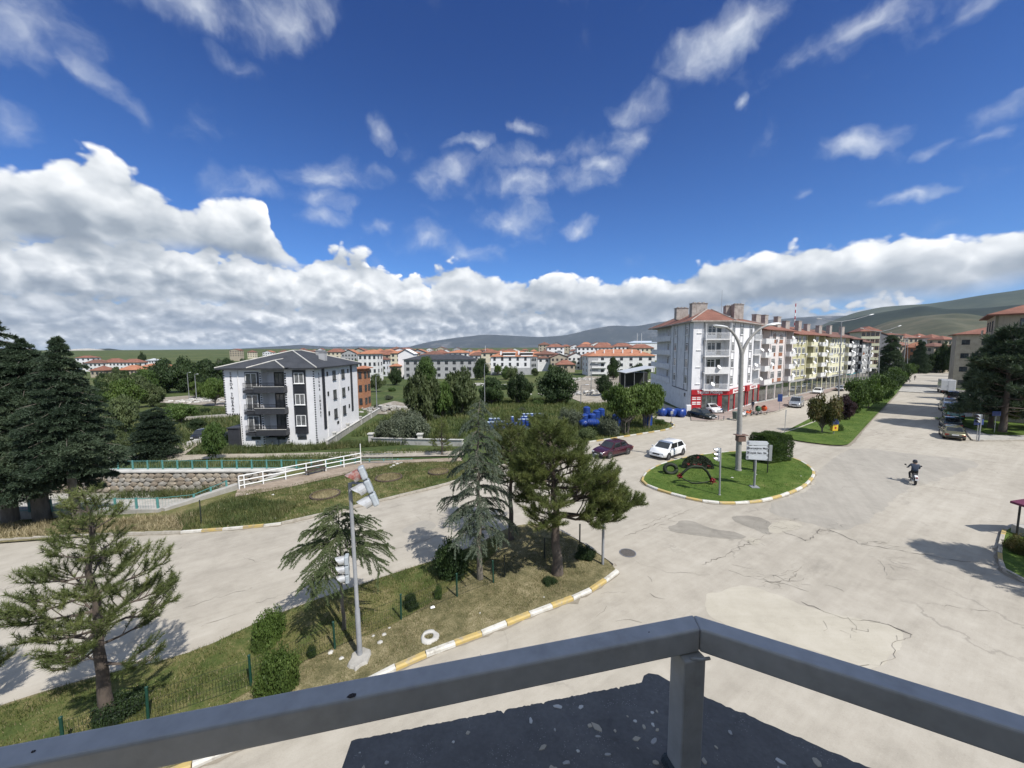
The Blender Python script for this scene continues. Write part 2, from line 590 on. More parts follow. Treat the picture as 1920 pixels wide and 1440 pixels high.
def sheet(name, poly, off, mat, parent=None, res=3.0, kind='structure', link_it=True, thick=0.0):
	"""a ground sheet over an xy polygon that follows the terrain at a height offset"""
	bm = bmesh.new()
	vs = [bm.verts.new((p[0], p[1], 0)) for p in poly]
	f = bm.faces.new(vs)
	bmesh.ops.triangulate(bm, faces=[f], ngon_method='EAR_CLIP')
	xs = [p[0] for p in poly]; ys = [p[1] for p in poly]
	if res:
		for ax, lo, hi in ((0, min(xs), max(xs)), (1, min(ys), max(ys))):
			k = math.ceil(lo / res)
			q = k * res
			while q < hi:
				st = res if abs(q) < 90 else res * 4
				co = [0, 0, 0]; co[ax] = q
				no = [0, 0, 0]; no[ax] = 1
				bmesh.ops.bisect_plane(bm, geom=bm.verts[:] + bm.edges[:] + bm.faces[:], plane_co=co, plane_no=no, dist=1e-4)
				q += st
	for v in bm.verts:
		v.co.z = H(v.co.x, v.co.y) + off
	for q in bm.faces:
		if q.normal.z < 0: q.normal_flip()
	bm.normal_update()
	me = bpy.data.meshes.new(name)
	bm.to_mesh(me); bm.free()
	me.materials.append(mat)
	o = link(name, me, parent)
	if kind and parent is None: o['kind'] = kind
	return o
# ---------------------------------------------------------------- materials
MATS = {}
def base_mat(name):
	m_ = bpy.data.materials.new(name)
	m_.use_nodes = True
	m_.node_tree.nodes.clear()
	g = NT(m_.node_tree)
	b = g.new('ShaderNodeBsdfPrincipled')
	o = g.new('ShaderNodeOutputMaterial')
	g.t.links.new(b.outputs[0], o.inputs[0])
	g.bsdf = b
	g.outn = o
	return m_, g
def surf(name, c1, c2=None, scale=4.0, rough=0.7, bump=0.0, metal=0.0, detail=5.0, coord='Object', stretch=(1, 1, 1),
		 spec=0.5, dirt=None, dirt_scale=1.2, dirt_amt=0.5, trans=0.0, coat=0.0, obj_var=0.0, fine=0.0, streak=False):
	"""general worn surface: two tones mixed by noise, optional dirt patches, bump"""
	key = name
	if key in MATS: return MATS[key]
	m_, g = base_mat(name)
	b = g.bsdf
	if coord == 'Object':
		co = g.new('ShaderNodeTexCoord').outputs['Object']
		rnd = g.new('ShaderNodeObjectInfo').outputs['Random']
		co = g.v('ADD', co, g.xyz(g.mul(rnd, 37.0), g.mul(rnd, 17.0), g.mul(rnd, 9.0)))
	else:
		co = g.new('ShaderNodeNewGeometry').outputs['Position']
		rnd = None
	if stretch != (1, 1, 1): co = g.v('MULTIPLY', co, stretch)
	n1 = g.noise(co, scale, detail, 0.6)
	col = g.mix(g.rng(n1, 0.3, 0.7), c1, c2 if c2 else tuple(x * 0.82 for x in c1))
	if dirt:
		n2 = g.noise(co, dirt_scale, 6.0, 0.65)
		col = g.mix(g.rng(n2, 0.5, 0.72, 0, dirt_amt), col, dirt)
		if streak:
			n2 = g.noise(g.v('MULTIPLY', co, (2.6, 2.6, .22)), 1.6, 5.0, 0.7)
			col = g.mix(g.rng(n2, 0.52, 0.70, 0, dirt_amt * 1.1), col, dirt)
	if fine:
		n3 = g.noise(co, scale * 9, 2.0, 0.6)
		col = g.mix(1.0, col, g.ramp(n3, [(0.25, (1 - fine,) * 3), (0.75, (1 + fine,) * 3)]), 'MULTIPLY')
	if obj_var and rnd is not None:
		hs = g.new('ShaderNodeHueSaturation')
		g.put(hs.inputs['Color'], col)
		g.put(hs.inputs['Value'], g.rng(rnd, 0, 1, 1 - obj_var, 1 + obj_var, smooth=False))
		col = hs.outputs[0]
	g.put(b.inputs['Base Color'], col)
	g.put(b.inputs['Roughness'], g.rng(n1, 0.2, 0.8, max(0.02, rough - 0.08), min(1, rough + 0.08)))
	b.inputs['Metallic'].default_value = metal
	b.inputs['Specular IOR Level'].default_value = spec
	if coat:
		b.inputs['Coat Weight'].default_value = coat
		b.inputs['Coat Roughness'].default_value = 0.06
	if bump:
		bp = g.new('ShaderNodeBump')
		bp.inputs['Strength'].default_value = min(1.0, bump)
		bp.inputs['Distance'].default_value = 0.02
		g.put(bp.inputs['Height'], g.noise(co, scale * 4, 4.0, 0.6))
		g.t.links.new(bp.outputs[0], b.inputs['Normal'])
	MATS[key] = m_
	return m_
def glass_mat(name, tint=(0.03, 0.035, 0.04), rough=0.06):
	if name in MATS: return MATS[name]
	m_, g = base_mat(name)
	co = g.new('ShaderNodeTexCoord').outputs['Object']
	rnd = g.new('ShaderNodeObjectInfo').outputs['Random']
	n = g.noise(g.v('ADD', co, g.xyz(g.mul(rnd, 50.0), 0.0, 0.0)), 1.3, 2.0)
	g.put(g.bsdf.inputs['Base Color'], g.mix(g.rng(n, 0.35, 0.65), tint, tuple(x * 1.9 for x in tint)))
	g.bsdf.inputs['Roughness'].default_value = rough
	g.bsdf.inputs['Specular IOR Level'].default_value = 0.9
	g.bsdf.inputs['IOR'].default_value = 1.5
	MATS[name] = m_
	return m_
def leaf_mat(name, c1, c2, c3=None, trans=0.35, scale=0.9):
	"""foliage: tone varies between leaf clumps; a little light passes through"""
	if name in MATS: return MATS[name]
	m_, g = base_mat(name)
	geo = g.new('ShaderNodeNewGeometry')
	co = g.new('ShaderNodeTexCoord').outputs['Object']
	rnd = g.new('ShaderNodeObjectInfo').outputs['Random']
	co2 = g.v('ADD', co, g.xyz(g.mul(rnd, 31.0), g.mul(rnd, 11.0), 0.0))
	n = g.noise(co2, scale, 3.0, 0.6)
	isl = geo.outputs['Random Per Island']
	f = g.add(g.mul(g.rng(n, 0.3, 0.7), 0.55), g.mul(isl, 0.45))
	col = g.ramp(f, [(0.0, c1), (0.55, c2), (1.0, c3 if c3 else tuple(x * 1.35 for x in c2))])
	hs = g.new('ShaderNodeHueSaturation')
	g.put(hs.inputs['Color'], col)
	g.put(hs.inputs['Value'], g.rng(rnd, 0, 1, 0.85, 1.15, smooth=False))
	col = hs.outputs[0]
	g.put(g.bsdf.inputs['Base Color'], col)
	g.bsdf.inputs['Roughness'].default_value = 0.62
	g.bsdf.inputs['Specular IOR Level'].default_value = 0.35
	if trans:
		tr = g.new('ShaderNodeBsdfTranslucent')
		g.put(tr.inputs[0], g.mix(1.0, col, (1.25, 1.3, 0.7), 'MULTIPLY'))
		ms = g.new('ShaderNodeMixShader')
		ms.inputs[0].default_value = trans
		g.t.links.new(g.bsdf.outputs[0], ms.inputs[1])
		g.t.links.new(tr.outputs[0], ms.inputs[2])
		g.t.links.new(ms.outputs[0], g.outn.inputs[0])
	MATS[name] = m_
	return m_
def text_mesh(txt, size, depth=0.01, align='CENTER', bold=0.0, name='lettering'):
	cu = bpy.data.curves.new(name, 'FONT')
	cu.body = txt
	cu.size = size
	cu.extrude = depth
	cu.align_x = align
	cu.align_y = 'CENTER'
	cu.offset = bold
	cu.resolution_u = 3
	o = bpy.data.objects.new(name, cu)
	COL.objects.link(o)
	bpy.context.view_layer.update()
	me = bpy.data.meshes.new_from_object(o.evaluated_get(bpy.context.evaluated_depsgraph_get()))
	bpy.data.objects.remove(o)
	bpy.data.curves.remove(cu)
	me.name = name
	me.materials.clear()
	return me
# ================================================================ GROUND
def ground_mat(name, stops, scales=(0.12, 0.9, 9.0), weights=(0.45, 0.35, 0.2), bump=0.4, rough=0.95, spread=(0.36, 0.64)):
	"""soil / grass seen from above: colour ramp over three sizes of noise"""
	m_, g = base_mat(name)
	p = g.new('ShaderNodeNewGeometry').outputs['Position']
	f = None
	for s, w in zip(scales, weights):
		q = g.mul(g.noise(p, s, 5.0, 0.62), w)
		f = q if f is None else g.add(f, q)
	f = g.rng(f, spread[0], spread[1], 0, 1, smooth=False)
	g.put(g.bsdf.inputs['Base Color'], g.ramp(f, stops))
	g.bsdf.inputs['Roughness'].default_value = rough
	g.bsdf.inputs['Specular IOR Level'].default_value = 0.2
	bp = g.new('ShaderNodeBump')
	bp.inputs['Strength'].default_value = bump
	bp.inputs['Distance'].default_value = 0.08
	g.put(bp.inputs['Height'], g.add(g.noise(p, 6.0, 5.0, 0.7), g.noise(p, 1.2, 3.0)))
	g.t.links.new(bp.outputs[0], g.bsdf.inputs['Normal'])
	return m_
M_FIELD = ground_mat('wild_meadow', [(0.0, (0.020, 0.036, 0.011)), (0.3, (0.042, 0.066, 0.019)), (0.52, (0.078, 0.096, 0.032)), (0.7, (0.125, 0.122, 0.052)),
									 (0.85, (0.20, 0.170, 0.095)), (1.0, (0.30, 0.26, 0.18))], (0.010, 0.12, 0.9, 6.0), (0.30, 0.30, 0.25, 0.15), spread=(0.34, 0.70))
M_LAWN = ground_mat('mown_lawn', [(0.0, (0.034, 0.062, 0.010)), (0.4, (0.056, 0.098, 0.016)), (0.75, (0.090, 0.130, 0.026)), (1.0, (0.165, 0.165, 0.06))],
					(0.35, 2.4, 14.0), (0.4, 0.35, 0.25))
M_PARK = ground_mat('park_grass', [(0.0, (0.035, 0.055, 0.014)), (0.35, (0.066, 0.088, 0.024)), (0.65, (0.130, 0.125, 0.048)), (1.0, (0.24, 0.20, 0.105))],
					(0.25, 1.6, 12.0), (0.45, 0.35, 0.2))
M_DRY = ground_mat('dry_soil', [(0.0, (0.062, 0.062, 0.028)), (0.4, (0.118, 0.108, 0.053)), (0.7, (0.205, 0.178, 0.098)), (1.0, (0.33, 0.285, 0.185))],
				   (0.5, 3.0, 22.0), (0.3, 0.35, 0.35))
M_TRACK = ground_mat('pale_track', [(0.0, (0.22, 0.19, 0.145)), (0.5, (0.34, 0.305, 0.25)), (1.0, (0.43, 0.395, 0.335))], (0.4, 2.5, 14.0), bump=0.2)
M_PATH = ground_mat('earth_path', [(0.0, (0.20, 0.155, 0.115)), (0.5, (0.30, 0.245, 0.19)), (1.0, (0.38, 0.32, 0.26))], (0.6, 3.0, 14.0), bump=0.15)
M_RUBBLE = ground_mat('rubble_soil', [(0.0, (0.13, 0.11, 0.085)), (0.5, (0.26, 0.23, 0.19)), (1.0, (0.40, 0.375, 0.33))], (0.4, 2.5, 9.0), bump=0.8)
def road_mat(name, tone, dark, light, streak_dir, crack=1.0):
	m_, g = base_mat(name)
	p = g.new('ShaderNodeNewGeometry').outputs['Position']
	ca, sa = math.cos(streak_dir), math.sin(streak_dir)
	u = g.v('DOT_PRODUCT', p, (ca, sa, 0)); v = g.v('DOT_PRODUCT', p, (-sa, ca, 0))
	st = g.xyz(g.mul(u, 0.10), g.mul(v, 0.9), 0.0)
	n1 = g.noise(p, 0.07, 4.0, 0.6)
	n2 = g.noise(st, 1.0, 6.0, 0.65)
	n3 = g.noise(p, 1.1, 6.0, 0.68)
	n4 = g.noise(p, 26.0, 3.0, 0.7)
	n5 = g.noise(g.xyz(g.mul(u, 0.5), g.mul(v, 5.0), 7.0), 1.0, 5.0, 0.7)
	f = g.add(g.add(g.mul(n1, 0.28), g.mul(n2, 0.20)), g.add(g.mul(n3, 0.28), g.add(g.mul(n4, 0.14), g.mul(n5, 0.10))))
	col = g.ramp(g.rng(f, 0.40, 0.60, 0, 1, smooth=False), [(0.0, dark), (0.5, tone), (1.0, light)])
	# oil stains and damp marks
	so = g.noise(g.xyz(g.mul(u, 0.35), g.mul(v, 1.1), 3.0), 0.55, 6.0, 0.7)
	sp = g.noise(p, 7.0, 4.0, 0.7)
	col = g.mix(g.rng(sp, 0.62, 0.74, 0, 0.30), col, tuple(x * 0.55 for x in dark))
	# worn wheel tracks
	wt = g.noise(g.xyz(g.mul(u, 0.05), g.mul(v, 1.5), 11.0), 0.6, 3.0, 0.6)
	col = g.mix(g.rng(wt, 0.52, 0.66, 0, 0.28), col, dark)
	col = g.mix(g.rng(so, 0.58, 0.78, 0, 0.42), col, tuple(x * 0.5 for x in dark))
	# hairline cracks
	wv = g.v('SCALE', g.v('SUBTRACT', g.noise(p, 0.8, 4.0, color=True), (0.5, 0.5, 0.5)), s=1.6)
	ed = g.voro(g.v('ADD', p, wv), 0.16, 'DISTANCE_TO_EDGE')
	hair = g.m('MULTIPLY', g.rng(ed, 0.010, 0.002), g.rng(g.noise(p, 0.12, 3.0), 0.52, 0.62))
	col = g.mix(g.mul(hair, 0.55 * crack), col, (0.06, 0.055, 0.05))
	# wide tonal stains of fine dust
	col = g.mix(g.rng(g.noise(p, 0.3, 5.0, 0.7), 0.55, 0.75, 0, 0.35), col, light)
	g.put(g.bsdf.inputs['Base Color'], col)
	g.bsdf.inputs['Roughness'].default_value = 0.9
	g.bsdf.inputs['Specular IOR Level'].default_value = 0.25
	bp = g.new('ShaderNodeBump')
	bp.inputs['Strength'].default_value = 0.25
	bp.inputs['Distance'].default_value = 0.01
	g.put(bp.inputs['Height'], g.add(n4, n3))
	g.t.links.new(bp.outputs[0], g.bsdf.inputs['Normal'])
	return m_
M_ROAD = road_mat('bleached_asphalt', (0.365, 0.335, 0.283), (0.285, 0.260, 0.218), (0.425, 0.394, 0.338), R(34), .5)
M_ROADG = road_mat('grey_asphalt', (0.322, 0.300, 0.260), (0.265, 0.247, 0.214), (0.375, 0.350, 0.305), R(60), 0.3)
M_PATCH = road_mat('concrete_patch', (0.405, 0.374, 0.308), (0.335, 0.308, 0.254), (0.46, 0.428, 0.362), R(0), 0.3)
M_TAR = road_mat('damp_tar', (0.262, 0.243, 0.208), (0.19, 0.176, 0.15), (0.325, 0.302, 0.26), R(-20), 0.2)
M_GUTTER = surf('gutter_grit', (0.20, 0.175, 0.135), (0.27, 0.24, 0.195), 3.0, 0.95, 0.3, coord='World', dirt=(0.11, 0.10, 0.07), dirt_scale=1.5)
M_CRACK = surf('crack_dirt', (0.11, 0.10, 0.085), (0.22, 0.20, 0.17), 3.0, 0.95, coord='World')
M_PAVE = surf('pinkish_paving', (0.31, 0.245, 0.215), (0.24, 0.19, 0.168), 0.9, 0.85, coord='World', dirt=(0.14, 0.12, 0.105), dirt_amt=0.5)
M_CONC = surf('weathered_concrete', (0.40, 0.385, 0.355), (0.29, 0.28, 0.255), 1.6, 0.85, 0.25, dirt=(0.13, 0.12, 0.10), dirt_amt=0.45)
M_CONCW = surf('pale_concrete', (0.52, 0.51, 0.48), (0.42, 0.41, 0.385), 1.2, 0.85, 0.2, dirt=(0.22, 0.20, 0.17), dirt_amt=0.4)
# ---- base terrain
def grid_axis(parts):
	out = []
	for a, b, s in parts:
		out += list(np.arange(a, b, s))
	out.append(parts[-1][1])
	return np.array(out)
GX = grid_axis([(-9000, -1500, 500), (-1500, -300, 60), (-300, -96, 12), (-96, 120, 2), (120, 400, 14), (400, 2000, 100), (2000, 9000, 500)])
GY = grid_axis([(-300, -20, 20), (-20, 130, 2), (130, 420, 10), (420, 1500, 40), (1500, 4000, 150), (4000, 14000, 500)])
CANAL = [(-100, 23.6), (-23.2, 24.6), (-21.6, 29.2), (-20.6, 34.9), (-100, 34.9)]
def build_terrain():
	X, Y = np.meshgrid(GX, GY)
	Z = hgt(X, Y) - 0.06
	nx, ny = len(GX), len(GY)
	idx = np.arange(nx * ny).reshape(ny, nx)
	q = np.stack([idx[:-1, :-1], idx[:-1, 1:], idx[1:, 1:], idx[1:, :-1]], -1).reshape(-1, 4)
	cx = (X[:-1, :-1] + X[1:, 1:]).ravel() / 2; cy = (Y[:-1, :-1] + Y[1:, 1:]).ravel() / 2
	hole = (cx > -100) & (cx < -20.5) & (cy > 24.2) & (cy < 36)
	keep = ~hole
	V = np.stack([X, Y, Z], -1).reshape(-1, 3)
	o = soup('ground', V, q[keep], M_FIELD, smooth=True)
	o['kind'] = 'structure'
build_terrain()
# ---- road
KERB_PX = [(340, 1000), (430, 993), (520, 985), (620, 962), (740, 933), (850, 905)]
KERB_W = [(-120, 8), (-60, 17.2), (-40, 19.6), (-27.3, 20.6)] + WP(KERB_PX)
J_PX = [(960, 868), (1040, 846), (1110, 829), (1160, 821), (1215, 812), (1250, 806), (1264, 800)]
def road():
	side = WP([(1262, 794), (1235, 787), (1190, 775), (1140, 762), (1100, 750), (1060, 741)])
	back = [(22, 110), (30, 110)] + [(29, 85), (28, 62.5)]
	row = [(36, 63), (46.5, 73)] + [(46.5 + .794 * t, 72.5 + .608 * t) for t in (20, 50, 80, 110)]
	far = [(150, 152), (176, 185), (185, 236), (232, 226), (205, 176), (150, 132)]
	right = WP([(1786, 722), (1800, 760), (1822, 812)]) + [(130, 42), (130, -25), (-120, -25)]
	poly = KERB_W + WP(J_PX) + side + back + row + far + right
	sheet('road', poly, 0.0, M_ROAD, res=2.0)
road()
def road_patch(name, px, mat, off, world=None):
	pts = spline(WP(px) if world is None else world, 0.16, True)
	rg = random.Random(len(pts)); ph = [rg.uniform(0, 6) for _ in range(6)]
	pts = [(x + .07 * math.sin(y * 3.1 + ph[0]) + .05 * math.sin(x * 7.3 + ph[1]) + rg.gauss(0, .018), y + .07 * math.sin(x * 2.7 + ph[2]) + .05 * math.sin(y * 8.1 + ph[3]) + rg.gauss(0, .018)) for x, y in pts]
	return sheet(name, pts, off, mat, res=2.0)
road_patch('road_patch', [(1440, 952), (1520, 915), (1538, 880), (1600, 842), (1700, 850), (1830, 866), (1790, 890), (1700, 920), (1650, 960), (1600, 990), (1530, 985)], M_ROADG, 0.004)
road_patch('road_patch', [(1328, 1118), (1370, 1101), (1420, 1104), (1490, 1126), (1540, 1146), (1632, 1165), (1690, 1186), (1680, 1226), (1640, 1247), (1590, 1244), (1500, 1215), (1400, 1190), (1335, 1160)], M_PATCH, 0.004)
road_patch('road_patch', [(1256, 987), (1274, 977), (1300, 979), (1330, 990), (1370, 995), (1398, 1007), (1360, 1011), (1310, 1004), (1264, 996)], M_TAR, 0.008)
road_patch('road_patch', [(1440, 985), (1475, 976), (1500, 985), (1480, 997), (1450, 999)], M_PATCH, 0.008)
road_patch('road_patch', [(1400, 1012), (1418, 1009), (1426, 1018), (1410, 1022)], M_PATCH, 0.008)
road_patch('road_patch', [(770, 985), (800, 975), (815, 985), (800, 1000), (770, 1003), (755, 995)], M_ROADG, 0.006)
road_patch('road_patch', [(1370, 968), (1420, 970), (1450, 985), (1440, 1002), (1395, 985)], M_TAR, 0.005)
def cracks():
	lines = [([(1315, 1060), (1360, 1042), (1404, 1019), (1449, 999)], .10), ([(1465, 997), (1490, 1004), (1513, 1013), (1542, 993), (1583, 1005), (1611, 1019), (1644, 1025), (1717, 1038), (1749, 1042), (1800, 1052), (1880, 1062)], .12),
			 ([(1501, 1129), (1540, 1145)], .16), ([(1540, 1145), (1583, 1160), (1632, 1164), (1668, 1172), (1705, 1188)], .06), ([(1668, 1172), (1690, 1180), (1706, 1189)], .22),
			 ([(1705, 1188), (1680, 1204), (1682, 1225), (1664, 1245), (1640, 1248), (1595, 1245)], .05),
			 ([(1168, 1007), (1230, 983), (1298, 955)], .08), ([(1201, 987), (1278, 957)], .06), ([(342, 1140), (400, 1124), (475, 1100)], .05),
			 ([(377, 1175), (437, 1154)], .05), ([(322, 1035), (357, 1017)], .06), ([(120, 1120), (260, 1085)], .04), ([(820, 975), (880, 955), (930, 940)], .05),
			 ([(690, 1050), (760, 1025), (800, 1012), (850, 990)], .05), ([(1820, 862), (1870, 868), (1925, 872)], .10), ([(1740, 1132), (1860, 1148)], .05),
			 ([(1370, 1070), (1430, 1088), (1510, 1105)], .05), ([(1380, 1060), (1470, 1085), (1520, 1098)], .04), ([(1190, 1052), (1240, 1070), (1330, 1078)], .03),
			 ([(1625, 830), (1700, 842), (1800, 857)], .06), ([(900, 1230), (940, 1250), (960, 1290)], .02), ([(1400, 870), (1560, 868)], .03),
			 ([(480, 1130), (560, 1108), (640, 1080)], .04), ([(1845, 1030), (1930, 1045)], .05)]
	b = MB()
	rg = random.Random(4)
	# crazed patches: short branching cracks
	for (cx, cy, sx, sy, n) in ((1440, 980, 60, 14, 34), (1545, 994, 34, 9, 22), (1640, 1020, 40, 9, 20), (1450, 1088, 80, 18, 30), (1400, 1016, 24, 7, 14), (1230, 990, 50, 16, 14), (1700, 1060, 120, 40, 16), (820, 965, 60, 14, 14),
							(600, 1060, 120, 30, 12), (1340, 820, 90, 12, 16), (1600, 1180, 90, 40, 14), (1180, 1120, 80, 40, 10), (1560, 900, 70, 20, 10), (250, 1090, 120, 30, 12)):
		for _ in range(n // 2):
			x, y = cx + rg.gauss(0, sx * .5), cy + rg.gauss(0, sy * .5)
			ang = rg.choice([rg.gauss(.1, .3), rg.gauss(-.5, .3), rg.gauss(1.2, .4)])
			ln = rg.uniform(.25, .7) * sx
			lines.append(([(x, y), (x + ln * .5 * math.cos(ang), y + ln * .18 * math.sin(ang) + rg.gauss(0, 1.5)), (x + ln * math.cos(ang), y + ln * .36 * math.sin(ang))], rg.uniform(.02, .06)))
	for px, w in lines:
		pts = spline(WP(px), 0.22)
		pts = [(x + rg.gauss(0, .055), y + rg.gauss(0, .055)) for x, y in pts]
		ws = [w * rg.uniform(.06, .55) * (1 if rg.random() > .12 else .15) for _ in pts]
		ws[0] = ws[-1] = .01
		L = []; Rr = []
		for i, (x, y) in enumerate(pts):
			a = Vector(pts[max(i - 1, 0)]); c = Vector(pts[min(i + 1, len(pts) - 1)])
			t = (c - a).normalized(); nn = Vector((-t.y, t.x)) * ws[i] / 2
			z = H(x, y) + .012
			L.append((x + nn.x, y + nn.y, z)); Rr.append((x - nn.x, y - nn.y, z))
		for i in range(len(pts) - 1):
			b.face(Rr[i], Rr[i + 1], L[i + 1], L[i])
	o = b.build('road_crack', M_CRACK)
	o['kind'] = 'structure'
cracks()
# ---- kerbs
M_KY = surf('kerb_yellow', (0.47, 0.345, 0.115), (0.39, 0.30, 0.13), 5.0, 0.75, 0.3, dirt=(0.30, 0.27, 0.22), dirt_scale=2.6, dirt_amt=0.95)
M_KW = surf('kerb_white', (0.58, 0.565, 0.52), (0.49, 0.475, 0.43), 5.0, 0.75, 0.3, dirt=(0.31, 0.29, 0.25), dirt_scale=2.6, dirt_amt=0.95)
M_KG = surf('kerb_bare', (0.40, 0.37, 0.32), (0.31, 0.285, 0.24), 4.0, 0.85, 0.4, dirt=(0.17, 0.15, 0.12), dirt_scale=2.5, dirt_amt=0.5)
def stone_mesh(m_, seed, L=0.97, h=0.15, w=0.17):
	rg = random.Random(seed)
	b = MB()
	b.extrude_y([(-w / 2, -0.14), (w / 2, -0.14), (w / 2, h), (-w / 2 + .045, h), (-w / 2, h - .05)], -L / 2, L / 2)
	b.v = [(x + rg.gauss(0, .006), y + rg.gauss(0, .006), z + rg.gauss(0, .006)) for x, y, z in b.v]
	return b.mesh('kerb_stone', m_)
KST = {k: [stone_mesh(m_, i + 7 * ord(k)) for i in range(3)] for k, m_ in (('y', M_KY), ('w', M_KW), ('g', M_KG))}
def kerb(pts, pattern, closed=False, label_side=1, limit=400, h=0.0, flip=False):
	"""row of kerb stones along an xy line; pattern letters repeat"""
	line = spline(pts, 1.0, closed)
	root = MB()
	n = len(line)
	m_ = n if closed else n - 1
	for i in range(m_):
		a, c = Vector(line[i]), Vector(line[(i + 1) % n])
		za, zc = H(*a), H(*c)
		root.bar((a.x, a.y, za - .1), (c.x, c.y, zc - .1), .22, .16)
	ro = root.build('kerb', M_CONC)
	ro['kind'] = 'structure'
	# dust and grit washed against the stones
	g_ = MB(); r2 = random.Random(n)
	fine = spline(pts, .3, closed)
	off = []
	for i, p in enumerate(fine):
		a = Vector(fine[i - 1 if (closed or i) else 0]); c = Vector(fine[(i + 1) % len(fine)] if closed or i + 1 < len(fine) else fine[i])
		t = (c - a).normalized(); nn = Vector((-t.y, t.x)) * (.09 + abs(r2.gauss(.05, .05)))
		off.append(((p[0] - nn.x, p[1] - nn.y), (p[0] + nn.x, p[1] + nn.y)))
	for i in range(len(fine) - (0 if closed else 1)):
		j = (i + 1) % len(fine)
		q_ = [off[i][0], off[j][0], off[j][1], off[i][1]]
		g_.face(*[(x, y, H(x, y) + .015) for x, y in q_])
	g_.build('gutter_dust', M_GUTTER)['kind'] = 'structure'
	rg = random.Random(int(abs(line[0][0]) * 100) + n)
	for i in range(min(m_, limit)):
		a, c = Vector(line[i]), Vector(line[(i + 1) % n])
		d = c - a
		k = pattern[i % len(pattern)]
		mid = (a + c) / 2
		me = rg.choice(KST[k])
		s = link('kerb_stone', me, ro, (mid.x, mid.y, H(mid.x, mid.y) + h + rg.gauss(0, .006)),
				 (0, 0, math.atan2(d.y, d.x) - math.pi / 2 + (math.pi if flip else 0) + rg.gauss(0, .008)), (1, d.length / 0.985, 1))
	return line
# ---- raised islands
ISL_PX = [(1158, 1074), (1100, 1113), (1000, 1152), (900, 1192), (820, 1222), (740, 1256), (650, 1302), (520, 1362), (390, 1427)]
ISL_UP = [(350, 1230), (470, 1177), (560, 1140), (700, 1091), (820, 1051), (890, 1025), (945, 996), (985, 986), (1035, 989), (1085, 1018), (1140, 1054)]
isl_low = WP(ISL_PX) + [(-14, 5.2), (-24, -2)]
isl_up = [(-30, -0.5), (-20, 6.5), (-14.2, 10.6)] + WP(ISL_UP)
ISLAND = spline(isl_low, 0.6) + spline(isl_up, 0.6)
sheet('traffic_island', inset(ISLAND, 0.05), 0.125, M_DRY, res=1.5)
kerb(list(reversed(isl_low)), 'yw', limit=80, flip=True)
kerb(list(reversed(WP([(1030, 988), (1085, 1016), (1135, 1050), (1152, 1062)]))), 'g', flip=True)
kerb(list(reversed([(-30, -0.5), (-20, 6.5), (-14.2, 10.6)] + WP(ISL_UP[:9]))), 'g', h=-0.05, flip=True)
# grass half of the island
GRASS_ISL = spline([(-30, -0.8), (-20, 6.2), (-14.2, 10.4)] + WP([(350, 1232), (470, 1180), (560, 1143), (700, 1094), (820, 1054), (890, 1029), (940, 1005)]), 0.7) + \
	spline(WP([(930, 1040), (880, 1085), (800, 1140), (720, 1185), (640, 1215), (540, 1262), (440, 1320), (300, 1385), (180, 1450)]) + [(-22, -0.5)], 0.7)
sheet('grass_verge', GRASS_ISL, 0.145, M_PARK, res=1.5)
RND_PX = [(1204, 903), (1217, 884), (1252, 868), (1300, 857), (1345, 851), (1390, 848), (1440, 850), (1478, 858), (1508, 870), (1526, 888),
		  (1510, 911), (1480, 926), (1440, 938), (1400, 944), (1350, 945), (1300, 938), (1250, 925), (1219, 914)]
RND = WP(RND_PX)
RLINE = kerb(RND, 'yw', True)
sheet('roundabout_lawn', inset(spline(RND, 0.8, True), 0.06), 0.13, M_LAWN, res=1.5)
MED_R = WP([(1468, 820), (1490, 827), (1530, 833), (1575, 837), (1597, 831), (1622, 800), (1650, 770), (1684, 736), (1704, 708), (1714, 694)])
MED_L = WP([(1720, 686), (1690, 704), (1660, 722), (1630, 740), (1595, 762), (1565, 776), (1520, 795), (1488, 807), (1466, 813)])
kerb(list(reversed(MED_R)), 'wy', limit=90, flip=True)
kerb(list(reversed(MED_L)), 'g', limit=60, flip=True)
sheet('median_strip', inset(spline(MED_R, 1.0) + spline(MED_L, 1.0), 0.06), 0.13, M_LAWN, res=2.0)
# ---- park strip beside the road, with its kerb
kerb(KERB_W[2:5], 'g', limit=30)
kerb(WP([(340, 1000), (430, 993), (520, 985), (528, 983)]), 'wy')
kerb(WP([(528, 983), (620, 962), (740, 933), (850, 905), (960, 868), (1040, 846), (1104, 830)]), 'g')
kerb(WP([(1104, 830), (1160, 821), (1215, 812), (1250, 806), (1264, 799), (1258, 792)]), 'wy')
def offs(pts, d):
	return [(x - 0.56 * d, y + 0.83 * d) for x, y in pts]
PARK = spline(offs(WP([(345, 1000), (430, 993), (520, 985), (620, 962), (740, 933), (850, 905)]), .1), 1.0) + \
	WP([(900, 872), (862, 866), (790, 868), (735, 871), (690, 880), (600, 900), (520, 917), (445, 925), (400, 945), (330, 975)])
sheet('park_lawn', PARK, 0.10, M_PARK, res=2.0)
sheet('path', WP([(447, 917), (560, 893), (676, 868), (737, 865), (800, 863), (868, 860), (866, 867), (790, 869), (735, 872), (690, 882), (600, 903), (520, 921), (440, 935)]), 0.13, M_PATH, res=2.0)
sheet('dirt_track', WP([(190, 856), (300, 855), (420, 851), (560, 850), (700, 847), (870, 846), (868, 855), (700, 858), (560, 858), (420, 859), (300, 866), (190, 866)]), 0.05, M_TRACK, res=2.0)
sheet('driveway', WP([(292, 854), (330, 836), (362, 822), (372, 812), (420, 806), (425, 812), (392, 822), (366, 838), (345, 854)]), 0.055, M_TRACK, res=2.0)
sheet('side_street', WP([(1135, 762), (1190, 776), (1205, 772), (1150, 752), (1100, 738), (1050, 731), (1050, 737), (1095, 748)]), 0.03, M_TRACK, res=2.0)
